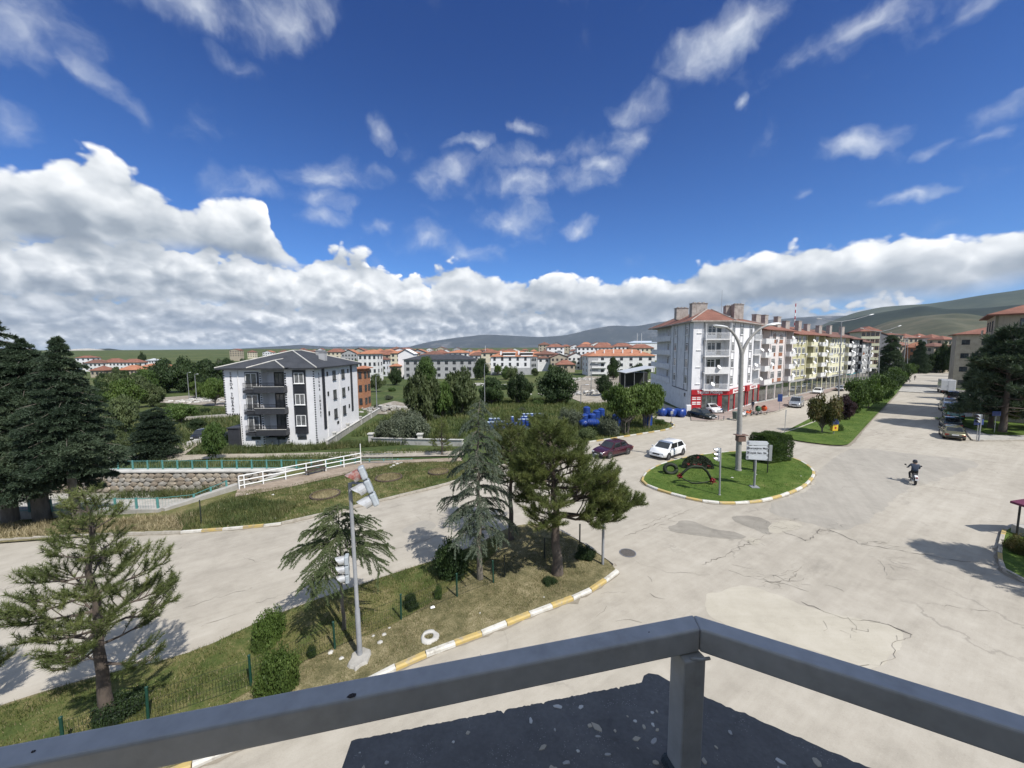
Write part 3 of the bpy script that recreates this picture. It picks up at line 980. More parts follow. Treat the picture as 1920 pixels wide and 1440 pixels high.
sheet('rubble_ground', WP([(1080, 742), (1120, 736), (1200, 722), (1215, 706), (1100, 705), (1060, 722)]), 0.04, M_RUBBLE, res=4.0)
sheet('rubble_ground', WP([(690, 776), (760, 778), (775, 760), (740, 752), (700, 762)]), 0.04, M_RUBBLE, res=3.0)
sheet('rubble_ground', WP([(300, 755), (420, 762), (425, 745), (350, 742), (300, 746)]), 0.04, M_RUBBLE, res=3.0)
sheet('dry_verge', offs(spline(KERB_W[1:4] + WP([(338, 1000)]), 1.0), 0.2) + [(-19.6, 23.4), (-30, 23.2), (-60, 22.4)], 0.09, M_DRY, res=2.0)
# ---- pavements
PAVE = WP([(1296, 789), (1338, 790), (1391, 781), (1459, 771), (1520, 741), (1573, 724), (1612, 712)]) + [(109, 119), (100, 113), (46.2, 71.0), (34.2, 60.4), (28.2, 60.2)]
sheet('pavement', PAVE, 0.12, M_PAVE, res=2.0)
kerb(list(reversed(WP([(1296, 789), (1338, 790), (1391, 781), (1459, 771), (1520, 741), (1573, 724), (1612, 712)]))), 'g', h=-.02, flip=True)
RP = WP([(1790, 740), (1800, 775), (1812, 808), (1822, 823), (1835, 827), (1925, 826)]) + [(110, 42.8), (110, 60), (90, 95), (110, 125)]
sheet('pavement', spline(RP[:6], 1.0) + RP[6:], 0.12, M_CONC, res=3.0)
kerb(list(reversed(WP([(1790, 740), (1800, 775), (1812, 808), (1822, 823), (1835, 827), (1925, 826)]))), 'g', limit=40, h=-.02, flip=True)
RL = spline(WP([(1850, 816), (1880, 818), (1925, 818)]), 1.0) + [(80, 45.5), (80, 56), (60, 54)] + WP([(1838, 792), (1846, 806)])
sheet('lawn', RL, 0.16, M_LAWN, res=2.0)
# planted corner on the right
RC_PX = [(1882, 1002), (1876, 1030), (1878, 1062), (1895, 1082), (1940, 1098), (1990, 1105)]
RC = spline(WP([(1905, 990)] + RC_PX), 0.6) + [(40, 14.5), (46, 20), (40, 23.5)]
sheet('corner_bed', RC, 0.13, M_LAWN, res=1.5)
kerb(list(reversed(WP([(1915, 985), (1890, 992)] + RC_PX))), 'gggy', flip=True)
# ---- canal
M_WALLM = surf('wall_mortar', (0.24, 0.22, 0.175), (0.17, 0.155, 0.125), 2.0, 0.95, 0.5)
M_STONE = [surf('field_stone_%s' % n, c, tuple(x * .7 for x in c), 2.5, 0.9, 0.6, dirt=(0.10, 0.095, 0.07), dirt_amt=.5)
		   for n, c in (('tan', (0.40, 0.35, 0.28)), ('grey', (0.36, 0.34, 0.305)), ('brown', (0.31, 0.26, 0.205)))]
def canal():
	zf = [H(-60, 35.2), H(-20.6, 35.2)]
	bed_z = -3.0
	b = MB()
	b.box((-61, 29.8, bed_z - .15), (84, 12.4, .3))
	o = b.build('canal_bed', M_CONC); o['kind'] = 'structure'
	# far retaining wall with coping
	L0, L1 = -100.0, -20.4
	wall = thing('retaining_wall', 'rubble stone retaining wall along the far side of the canal, pale concrete coping on top', 'wall', (0, 0, 0))
	top = -1.02
	b = MB(); b.b2((L0, 34.72, bed_z), (L1, 35.4, top)); b.build('wall_core', M_WALLM, wall)
	b = MB(); b.b2((L0, 34.55, top), (L1, 35.5, top + .16)); b.build('coping', M_CONCW, wall, bevel=.02)
	metas = []
	rg = random.Random(8)
	for k in range(8):
		q = MB()
		m = 7
		ring = [(math.cos(2 * math.pi * i / m) * rg.uniform(.8, 1.1), math.sin(2 * math.pi * i / m) * rg.uniform(.8, 1.1)) for i in range(m)]
		bb = q._p([(x, 0.05, z) for x, z in ring] + [(x * .86, -.10, z * .86) for x, z in ring] + [(0, -.14, 0)])
		fs = []
		for i in range(m):
			j = (i + 1) % m
			fs += [(j, i, m + i, m + j), (m + j, m + i, 2 * m)]
		q.faces(bb, fs)
		metas.append(q.mesh('stone', M_STONE[k % 3]))
	z = bed_z + .22
	row = 0
	cnt = 0
	while z < top - .12:
		hh = rg.uniform(.17, .24)
		x = -44.5 + rg.uniform(0, .4)
		while x < L1 - .3:
			w = rg.uniform(.24, .42)
			cnt += 1
			if cnt > 298: break
			link('stone', rg.choice(metas), wall, (x + w, 34.70, z + hh + rg.uniform(-.05, .05)), (0, rg.uniform(-.2, .2), 0), (w * 1.16, 1, hh * 1.36))
			x += 2 * w + .02
		z += 2 * hh + .0
		row += 1
	# near bank wall and return under the footbridge
	b = MB(); b.b2((-100, 24.3, bed_z), (-23.2, 24.9, -.12)); b.build('retaining_wall', M_CONC)
	tag(bpy.data.objects[-1] if False else bpy.context.scene.objects['retaining_wall.001'], 'plain concrete bank wall on the road side of the canal', 'wall')
	b = MB(); b.bar((-23.2, 24.6, -1.6), (-21.5, 29.2, -1.6), .5, 2.9); b.bar((-21.5, 29.2, -1.85), (-20.5, 35.2, -1.9), .5, 2.2)
	o = b.build('retaining_wall', M_CONC)
	tag(o, 'concrete culvert wall where the canal runs under the white railing', 'wall')
	# patch of bank filling the saw-tooth of the terrain grid
	sheet('canal_bank', [(-100, 23), (-100, 24.6), (-23.2, 24.6), (-21.5, 29.3), (-20.5, 34.9), (-18.0, 34.9), (-18.0, 29.0), (-18.5, 24.5), (-19, 22.6)], 0.0, M_PARK, res=2.0)
	sheet('canal_bank', [(-100, 34.9), (-100, 38.5), (-18, 38.5), (-18, 34.9)], 0.02, M_FIELD, res=2.0)
canal()
# ---- hills
M_HILLA = ground_mat('hill_grass', [(0.0, (0.038, 0.046, 0.030)), (0.4, (0.066, 0.070, 0.044)), (0.75, (0.110, 0.102, 0.068)), (1.0, (0.17, 0.15, 0.11))], (0.0022, 0.008, 0.04), bump=0.0)
M_HILLD = ground_mat('hill_forest_cloud_shade', [(0.0, (0.010, 0.018, 0.015)), (0.5, (0.018, 0.028, 0.021)), (1.0, (0.034, 0.044, 0.030))], (0.0018, 0.007, 0.03), bump=0.0)  # forest green darkened with the ridge's cloud shadow, put into the colour
M_HILLB = ground_mat('hill_upland', [(0.0, (0.030, 0.045, 0.032)), (0.5, (0.050, 0.065, 0.044)), (1.0, (0.080, 0.090, 0.062))], (0.0012, 0.005, 0.03), bump=0.0)
M_HILLR = ground_mat('far_mountain', [(0.0, (0.025, 0.034, 0.036)), (0.6, (0.045, 0.054, 0.054)), (1.0, (0.15, 0.15, 0.15))], (0.0006, 0.003, 0.01), bump=0.0)
M_PALE = ground_mat('quarry_slope', [(0.0, (0.16, 0.15, 0.12)), (0.5, (0.35, 0.33, 0.29)), (1.0, (0.5, 0.48, 0.44))], (0.003, 0.01, 0.04), bump=0.0)
def ridge(prof, dist, mat, base_z=-5, front=0.45, seed=1, amp=0.10, back=0.6, rows=26):
	"""a range of hills whose crest is seen along prof (photo pixels), dist metres ahead, with slopes in front and behind"""
	rg = np.random.default_rng(seed)
	xs = np.array([p[0] for p in prof], float); ys = np.array([p[1] for p in prof], float)
	n = 160
	px = np.linspace(xs[0], xs[-1], n)
	t = np.linspace(0, 1, n)
	py = np.interp(px, xs, ys)
	k = np.ones(5) / 5
	py = np.convolve(np.pad(py, 2, mode='edge'), k, 'valid')
	crest = []
	for a, b in zip(px, py):
		d = ray(a, b)
		q = dist / math.hypot(d.x, d.y)
		crest.append((d.x * q, d.y * q, CAM_H + d.z * q))
	C = np.array(crest)
	dirs = C[:, :2] / np.linalg.norm(C[:, :2], axis=1)[:, None]
	hh = np.maximum(C[:, 2] - base_z, 4)
	V = np.zeros((rows, n, 3))
	ph = rg.uniform(0, 7, 12)
	for r in range(rows):
		s = r / (rows - 1) * (1 + back) - 1           # -1 front foot, 0 crest, back
		off = s * front * dist if s < 0 else s * front * dist
		f = (1 + s) if s < 0 else (1 - s / back)
		prof_h = np.clip(f, 0, 1) ** 1.25
		relief = sum(np.sin(t * (9 + 7 * i) + ph[i] + s * (3 + 2 * i)) / (1 + i) for i in range(7)) * amp
		h = hh * (prof_h + relief * prof_h * (1 - prof_h) * 2.0)
		V[r, :, 0] = C[:, 0] + dirs[:, 0] * off
		V[r, :, 1] = C[:, 1] + dirs[:, 1] * off
		V[r, :, 2] = base_z + h
	idx = np.arange(rows * n).reshape(rows, n)
	q = np.stack([idx[:-1, :-1], idx[:-1, 1:], idx[1:, 1:], idx[1:, :-1]], -1).reshape(-1, 4)
	o = soup('hills', V.reshape(-1, 3), q, mat, smooth=True)
	o['kind'] = 'structure'
ridge([(1470, 640), (1510, 622), (1560, 600), (1604, 584), (1653, 573), (1702, 569), (1738, 567), (1782, 561), (1849, 549), (1907, 540), (2050, 515), (2400, 500)], 7600, M_HILLB, seed=3, amp=.06)
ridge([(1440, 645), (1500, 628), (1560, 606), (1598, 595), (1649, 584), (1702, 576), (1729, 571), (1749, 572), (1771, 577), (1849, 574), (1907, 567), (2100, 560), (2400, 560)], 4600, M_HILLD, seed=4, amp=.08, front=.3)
ridge([(1560, 648), (1600, 630), (1644, 609), (1671, 600), (1715, 593), (1760, 587), (1793, 585), (1827, 588), (1853, 593), (1950, 605), (2200, 610)], 2600, M_HILLA, seed=5, amp=.10, front=.5)
ridge([(760, 652), (800, 641), (850, 632), (905, 625), (960, 628), (1010, 631), (1060, 628), (1110, 616), (1150, 609), (1190, 611), (1230, 603), (1290, 596), (1400, 600), (1530, 590), (1600, 586), (1700, 600)], 15000, M_HILLR, base_z=-20, front=.12, seed=6, amp=.22)
ridge([(440, 654), (520, 649), (560, 646), (620, 650), (690, 649), (760, 651), (820, 654)], 14000, M_HILLR, base_z=-20, front=.1, seed=7)
ridge([(110, 659), (140, 654), (165, 653), (190, 655), (215, 660)], 7000, M_PALE, base_z=-5, front=.06, seed=8)
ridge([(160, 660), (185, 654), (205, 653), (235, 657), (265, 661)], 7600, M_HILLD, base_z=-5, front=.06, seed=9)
ridge([(260, 662), (380, 657), (470, 656), (560, 659), (660, 656), (760, 658), (860, 661)], 3000, M_HILLA, base_z=-1, front=.3, seed=10, amp=.02)
# ================================================================ VEGETATION
M_BARKP = surf('pine_bark', (0.105, 0.082, 0.066), (0.055, 0.044, 0.037), 5.0, 0.95, 0.8, stretch=(1, 1, .35), dirt=(0.15, 0.13, 0.108), dirt_amt=.5)
M_BARKG = surf('grey_bark', (0.17, 0.15, 0.125), (0.10, 0.09, 0.075), 5.0, 0.95, 0.6, stretch=(1, 1, .3))
L_PINE = leaf_mat('pine_needles', (0.046, 0.066, 0.020), (0.120, 0.150, 0.046), (0.22, 0.235, 0.080), .35, .8)
L_PINEL = leaf_mat('pine_needles_light', (0.044, 0.064, 0.020), (0.108, 0.136, 0.044), (0.195, 0.21, 0.078), .3, .8)
L_CEDAR = leaf_mat('cedar_needles', (0.045, 0.066, 0.046), (0.100, 0.132, 0.090), (0.165, 0.20, 0.14), .2, .9)
L_YCEDAR = leaf_mat('young_cedar_needles', (0.038, 0.062, 0.024), (0.092, 0.128, 0.048), (0.155, 0.19, 0.082), .25, .9)
L_SPRUCE = leaf_mat('dark_spruce_needles', (0.016, 0.032, 0.019), (0.054, 0.084, 0.050), (0.120, 0.158, 0.095), .2, .35)
L_DARK = leaf_mat('dark_leaves', (0.014, 0.030, 0.010), (0.030, 0.056, 0.017), (0.055, 0.088, 0.026), .25, 1.2)
L_GREEN = leaf_mat('green_leaves', (0.028, 0.054, 0.012), (0.062, 0.108, 0.026), (0.112, 0.165, 0.044), .3, 1.2)
L_BRIGHT = leaf_mat('bright_leaves', (0.036, 0.066, 0.012), (0.078, 0.125, 0.026), (0.13, 0.18, 0.045), .3, 1.2)
L_GREY = leaf_mat('greygreen_leaves', (0.050, 0.064, 0.040), (0.092, 0.110, 0.072), (0.145, 0.165, 0.115), .25, 1.2)
L_WILLOW = leaf_mat('willow_leaves', (0.040, 0.060, 0.023), (0.085, 0.114, 0.045), (0.145, 0.175, 0.078), .28, 1.2)
L_PURPLE = leaf_mat('purple_leaves', (0.020, 0.010, 0.013), (0.042, 0.022, 0.028), (0.075, 0.040, 0.045), .25, 1.2)
L_RUST = leaf_mat('rust_green_leaves', (0.034, 0.048, 0.012), (0.085, 0.090, 0.026), (0.165, 0.105, 0.045), .3, 2.0)
L_GRASS = leaf_mat('grass_blades', (0.040, 0.060, 0.014), (0.092, 0.115, 0.030), (0.190, 0.175, 0.075), .3, .5)
L_LAWN = leaf_mat('lawn_blades', (0.040, 0.074, 0.012), (0.082, 0.138, 0.026), (0.150, 0.195, 0.056), .3, .5)
L_STRAW = leaf_mat('straw_blades', (0.12, 0.10, 0.050), (0.27, 0.225, 0.13), (0.46, 0.40, 0.27), .25, .6)
L_WEED = leaf_mat('weed_blades', (0.040, 0.066, 0.018), (0.090, 0.115, 0.038), (0.20, 0.185, 0.085), .3, .25)
def unit(v):
	return v / np.maximum(np.linalg.norm(v, axis=-1, keepdims=True), 1e-9)
def needles(P, D, k, ln, w, spread, rg, droop=0.0):
	"""k thin triangles from every point P, spread about direction D"""
	P = np.repeat(P, k, 0); D = np.repeat(D, k, 0)
	d = unit(unit(D) + spread * rg.normal(size=P.shape))
	d[:, 2] -= droop
	L = ln * rg.uniform(.7, 1.15, (len(P), 1))
	s = unit(np.cross(d, rg.normal(size=P.shape))) * (w / 2)
	V = np.stack([P - s, P + s, P + d * L], 1).reshape(-1, 3)
	T = np.arange(len(V)).reshape(-1, 3)
	return V, T
def leaves(P, N, size, rg, asp=1.0, flat=0.5):
	"""one quad leaf at each point P, facing roughly N"""
	n = unit(unit(N) * flat + rg.normal(size=P.shape) * (1 - flat) * .8)
	a = unit(np.cross(n, rg.normal(size=P.shape)))
	b = np.cross(n, a)
	s = size * rg.uniform(.6, 1.25, (len(P), 1)) / 2
	V = np.stack([P - a * s * asp, P - b * s * .75, P + a * s * asp, P + b * s * .75], 1).reshape(-1, 3)
	return V, np.arange(len(V)).reshape(-1, 4)
class Twigs:
	"""skeleton builder for conifers: limbs as tubes, foliage points along the twigs"""
	def __init__(self, seed):
		self.rg = np.random.default_rng(seed); self.mb = MB(); self.P = []; self.D = []
	def limb(self, pts, r0, r1, n=5):
		m_ = len(pts)
		self.mb.tube(pts, [r0 + (r1 - r0) * i / (m_ - 1) for i in range(m_)], n, cap=False)
	def foliage_along(self, pts, t0, step):
		pts = np.array([tuple(p) for p in pts])
		seg = np.linalg.norm(np.diff(pts, axis=0), axis=1)
		L = np.concatenate([[0], np.cumsum(seg)])
		ts = np.arange(L[-1] * t0, L[-1] + 1e-6, step)
		if len(ts) == 0: ts = np.array([L[-1]])
		q = np.stack([np.interp(ts, L, pts[:, i]) for i in range(3)], 1)
		q2 = np.stack([np.interp(ts + .05, L, pts[:, i]) for i in range(3)], 1)
		d = q2 - q
		last = unit(pts[-1] - pts[-2])
		d[np.linalg.norm(d, axis=1) < 1e-6] = last
		self.P.append(q); self.D.append(unit(d))
def curve(p, d, L, rise, n=5, sag=0.0, wob=0.0, rg=None):
	"""points of a limb that leaves p along d, lifting or drooping"""
	out = [Vector(p)]
	d = Vector(d).normalized()
	for i in range(1, n + 1):
		t = i / n
		q = Vector(p) + d * L * t + Vector((0, 0, rise * L * t * t - sag * L * t))
		if wob: q += Vector(rg.normal(size=3) * wob * L * t)
		out.append(q)
	return out
def make_pine(seed, h, trunk_r, z0, whorl, prof, side=None, lean=(0, 0), nl=.17, tufts=.16, k=16, mats=None, sub=5, rise=.35, nw=.014, thin=1.0, boughs=()):
	"""open pine: whorled limbs, each with side twigs ending in needle tufts. prof(t) gives limb length, side(azimuth, t) scales it"""
	T = Twigs(seed); rg = T.rg
	n = 9
	axis = [Vector((lean[0] * (i / n) ** 1.4 + rg.normal() * .03 * h / 6, lean[1] * (i / n) ** 1.4 + rg.normal() * .03 * h / 6, h * i / n)) for i in range(n + 1)]
	axis[0] = Vector((0, 0, -0.15))
	rad = [trunk_r * (1.25 if i == 0 else 1) * (1 - .88 * (i / n)) for i in range(n + 1)]
	T.mb.tube(axis, rad, 9, cap=False)
	def ax(z):
		f = np.clip(z / h * n, 0, n - 1e-3); i = int(f)
		return axis[i].lerp(axis[i + 1], f - i)
	def bough(z, az, L, t, subk, up):
		d = Vector((math.cos(az), math.sin(az), up))
		pts = curve(ax(z), d, L, rise * (1 - .3 * t) * rg.uniform(.3, 1.0), 6, sag=.28 * (1 - t), wob=.025, rg=rg)
		r = max(.010, trunk_r * .30 * (L / max(prof(0.3), .5)) ** .7 * (1 - .5 * t))
		T.limb(pts, r, .006)
		T.foliage_along(pts, .62, tufts)
		ns = max(2, int(subk * L / 1.2))
		for s in range(ns):
			u = .30 + .66 * (s + rg.uniform(0, .8)) / ns
			i = min(int(u * 6), 5)
			q = pts[i].lerp(pts[i + 1], u * 6 - i)
			dd = (pts[i + 1] - pts[i]).normalized()
			sd = dd.cross(Vector((0, 0, 1))).normalized() * (1 if s % 2 else -1)
			d2 = dd * rg.uniform(.5, 1.0) + sd * rg.uniform(.5, 1.1) + Vector((0, 0, rg.uniform(-.05, .45)))
			l2 = min(L, 2.4) * (1.05 - u) * rg.uniform(.5, .9) + .12 + (.25 if L > 2.6 else 0)
			p2 = curve(q, d2, l2, .30, 3, wob=.03, rg=rg)
			T.limb(p2, max(.006, r * .4), .004, 4)
			T.foliage_along(p2, .35, tufts)
			if l2 > .35:
				for e in (-1, 1):
					q3 = p2[1].lerp(p2[2], rg.random())
					d3 = (p2[2] - p2[1]).normalized() + dd.cross(Vector((0, 0, 1))).normalized() * e * .8 + Vector((0, 0, rg.uniform(0, .5)))
					p3 = curve(q3, d3, l2 * .45, .3, 2)
					T.limb(p3, .006, .003, 3)
					T.foliage_along(p3, .3, tufts)
	z = z0
	a = rg.uniform(0, 6)
	while z < h * .985:
		t = (z - z0) / (h - z0)
		m_ = rg.integers(3, 6) if t > .1 else rg.integers(2, 4)
		for j in range(m_):
			az = a + 2 * math.pi * j / m_ + rg.normal() * .25
			L = prof(t) * rg.uniform(.7, 1.12)
			if side is not None: L *= side(az, t)
			if rg.random() > thin or L < .08: continue
			bough(z + rg.normal() * .05, az, L, t, sub, .10 + .55 * t + rg.normal() * .08)
		z += whorl * rg.uniform(.7, 1.25) * (1.1 - .5 * t)
		a += 1.9
	for (bz, baz, bl, bu) in boughs:
		bough(bz, baz, bl, .2, sub * 1.7, bu)
	T.foliage_along(axis[-2:], .4, tufts * .7)
	P = np.concatenate(T.P); D = np.concatenate(T.D)
	D = unit(D + np.array([0, 0, .25]))
	V, F = needles(P, D, k, nl, nw, .75, rg)
	return T.mb.mesh('trunk', M_BARKP, 60), soup('crown', V, F, mats or L_PINE, ret_mesh=True)
def make_cedar(seed, h, trunk_r, z0, prof, mats, nb=48, nl=.055, droop=.55, step=.05, k=4, up=.25, hang=.5, nw=.012, twigs=11):
	"""deodar cedar: slim, limbs arch out and hang in soft curtains"""
	T = Twigs(seed); rg = T.rg
	n = 10
	axis = [Vector((rg.normal() * .03, rg.normal() * .03, h * i / n)) for i in range(n + 1)]
	axis[0] = Vector((0, 0, -.15)); axis[-1] += Vector((.18, 0, -.12))
	T.mb.tube(axis, [trunk_r * (1 - .92 * i / n) * (1.2 if i == 0 else 1) for i in range(n + 1)], 8, cap=False)
	def ax(z):
		f = np.clip(z / h * n, 0, n - 1e-3); i = int(f)
		return axis[i].lerp(axis[i + 1], f - i)
	az = rg.uniform(0, 6)
	for b in range(nb):
		t = (b + rg.uniform(0, .7)) / nb
		z = z0 + (h - z0) * t ** .92
		az += 2.4 + rg.normal() * .25
		L = prof(t) * rg.uniform(.7, 1.15)
		d = Vector((math.cos(az), math.sin(az), up * rg.uniform(.4, 1.4)))
		pts = curve(ax(z), d, L, -droop * rg.uniform(.7, 1.2), 6, wob=.02, rg=rg)
		r = max(.008, trunk_r * .22 * min(1, L))
		T.limb(pts, r, .004)
		T.foliage_along(pts, .15, step * .8)
		nt = max(3, int(twigs * L))
		for s in range(nt):
			u = .14 + .84 * (s + rg.random()) / nt
			i = min(int(u * 6), 5)
			q = pts[i].lerp(pts[i + 1], u * 6 - i)
			dd = (pts[i + 1] - pts[i]).normalized()
			sd = dd.cross(Vector((0, 0, 1))).normalized() * (1 if s % 2 else -1)
			l2 = (.20 + .42 * L * (1 - abs(u - .45))) * rg.uniform(.5, 1.0)
			p2 = curve(q, dd * .8 + sd * rg.uniform(.5, 1.0), l2, -hang, 4, wob=.03, rg=rg)
			T.limb(p2, .005, .003, 3)
			T.foliage_along(p2, .05, step)
	T.foliage_along(axis[-3:], .1, step)
	P = np.concatenate(T.P); D = np.concatenate(T.D)
	V, F = needles(P, D, k, nl, nw, .9, rg, droop=.1)
	return T.mb.mesh('trunk', M_BARKG, 60), soup('crown', V, F, mats, ret_mesh=True)
def make_spruce(seed, h, r, z0, mats, tiers=26, leaf=.16, dens=1.0, trunk_r=.35, power=.85):
	"""dense layered conifer: tiers of flat shaggy pads"""
	rg = np.random.default_rng(seed)
	mb = MB()
	mb.tube([(0, 0, -.2), (rg.normal() * .1, 0, h * .4), (0, 0, h)], [trunk_r, trunk_r * .7, .03], 9, cap=False)
	P = []; N = []
	for ti in range(tiers):
		t = ti / (tiers - 1)
		z = z0 + (h - z0) * (1 - (1 - t) ** 1.3)
		R_ = r * (((1 - t) ** 1.3) ** power) * (1 if t > .12 else .82 + 1.5 * t) + .12
		nb = max(4, int(3.2 + R_ * 3.0))
		a0 = rg.uniform(0, 6)
		for j in range(nb):
			az = a0 + 2 * math.pi * (j + rg.normal() * .18) / nb
			L = R_ * rg.uniform(.72, 1.14)
			if L > .6:
				mb.tube([(0, 0, z), (math.cos(az) * L * .5, math.sin(az) * L * .5, z + L * .06), (math.cos(az) * L * .93, math.sin(az) * L * .93, z - L * .05)], [.03 + .01 * L, .02, .006], 4, cap=False)
			m_ = int((16 + 62 * L) * dens)
			u = rg.uniform(.12, 1.0, m_) ** .75
			wid = .34 * L * np.sin(np.clip(u, .05, .97) * math.pi) ** .7 + .10
			s = rg.normal(size=m_) * wid * .5
			x = u * L
			zz = z + rg.normal() * .06 + .16 * np.sin(u * 3.0) * L * .35 - .20 * L * u ** 2 + rg.normal(size=m_) * .035 * min(1.0, h * .1) - np.abs(s) * .30
			P.append(np.stack([math.cos(az) * x - math.sin(az) * s, math.sin(az) * x + math.cos(az) * s, zz], 1))
			N.append(np.stack([np.full(m_, math.cos(az) * .45), np.full(m_, math.sin(az) * .45), np.full(m_, .8)], 1))
	P = np.concatenate(P); N = np.concatenate(N)
	D = N * .4 + rg.normal(size=N.shape) * .5
	D[:, 2] -= .15
	out = P.copy(); out[:, 2] = 0
	D += unit(out) * .9
	V, F = needles(P, D, 5, leaf * 1.15, leaf * .34, .55, rg)
	return mb.mesh('trunk', M_BARKG, 60), soup('crown', V, F, mats, ret_mesh=True)
def make_broad(seed, clumps=34, nleaf=150, leaf=.07, z0=.22, stems=1, open_=.0, spread=.30, flat=.5, shape=1.0, asp=1.0):
	"""leafy tree, crown radius 1 and height 1: clumps of leaves carried by forked limbs"""
	rg = np.random.default_rng(seed)
	mb = MB()
	P = []; N = []
	cen = []
	zc = (1 + z0) / 2; hz = (1 - z0) / 2
	for i in range(clumps):
		while True:
			v = rg.uniform(-1, 1, 3)
			if v @ v < 1 and v @ v > .10: break
		v = v * (1 + .12 * rg.normal())
		wz = 1 - .35 * max(v[2], 0) ** 2 * shape
		c = np.array([v[0] * .80 * wz, v[1] * .80 * wz, zc + v[2] * hz * .85])
		cr = spread * rg.uniform(.65, 1.25)
		cen.append(c)
		m_ = int(nleaf * (cr / spread) ** 2)
		d = unit(rg.normal(size=(m_, 3)))
		rad = cr * rg.uniform(.55, 1.06, (m_, 1))
		q = c + d * rad * np.array([1, 1, hz * 1.25])
		P.append(q); N.append(d + np.array([0, 0, .35]))
	st = [(0.0, 0.0)] if stems == 1 else [(.12 * math.cos(6.28 * k / stems), .12 * math.sin(6.28 * k / stems)) for k in range(stems)]
	for k, (x, y) in enumerate(st):
		top = (x * 2.2, y * 2.2, z0 + .30)
		mb.tube([(x, y, -.03), (x * 1.4, y * 1.4, z0 * .8), top], [.055 / max(1, stems ** .5), .042 / max(1, stems ** .5), .02], 7, cap=False)
		for c in cen[k::stems]:
			if rg.random() < .75:
				b = np.array([x * 1.6, y * 1.6, z0 * rg.uniform(.6, 1.2)])
				mid = (b + c) / 2 + np.array([0, 0, -.04])
				mb.tube([tuple(b), tuple(mid), tuple(c)], [.018, .012, .004], 4, cap=False)
	V, F = leaves(np.concatenate(P), np.concatenate(N), leaf, rg, asp, flat)
	return mb.mesh('trunk', M_BARKG, 60), soup('crown', V, F, L_GREEN, ret_mesh=True)
def put_tree(name, label, cat, meshes, loc, rz=0.0, scale=(1, 1, 1), leaf=None, group=None, stem='trunk'):
	o = thing(name, label, cat, loc, rz, group)
	o.scale = scale
	a = link(stem, meshes[0], o)
	b = link('crown' if stem == 'trunk' else 'foliage', meshes[1], o)
	b['kind'] = 'stuff'
	if leaf is not None:
		b.material_slots[0].link = 'OBJECT'
		b.material_slots[0].material = leaf
	return o
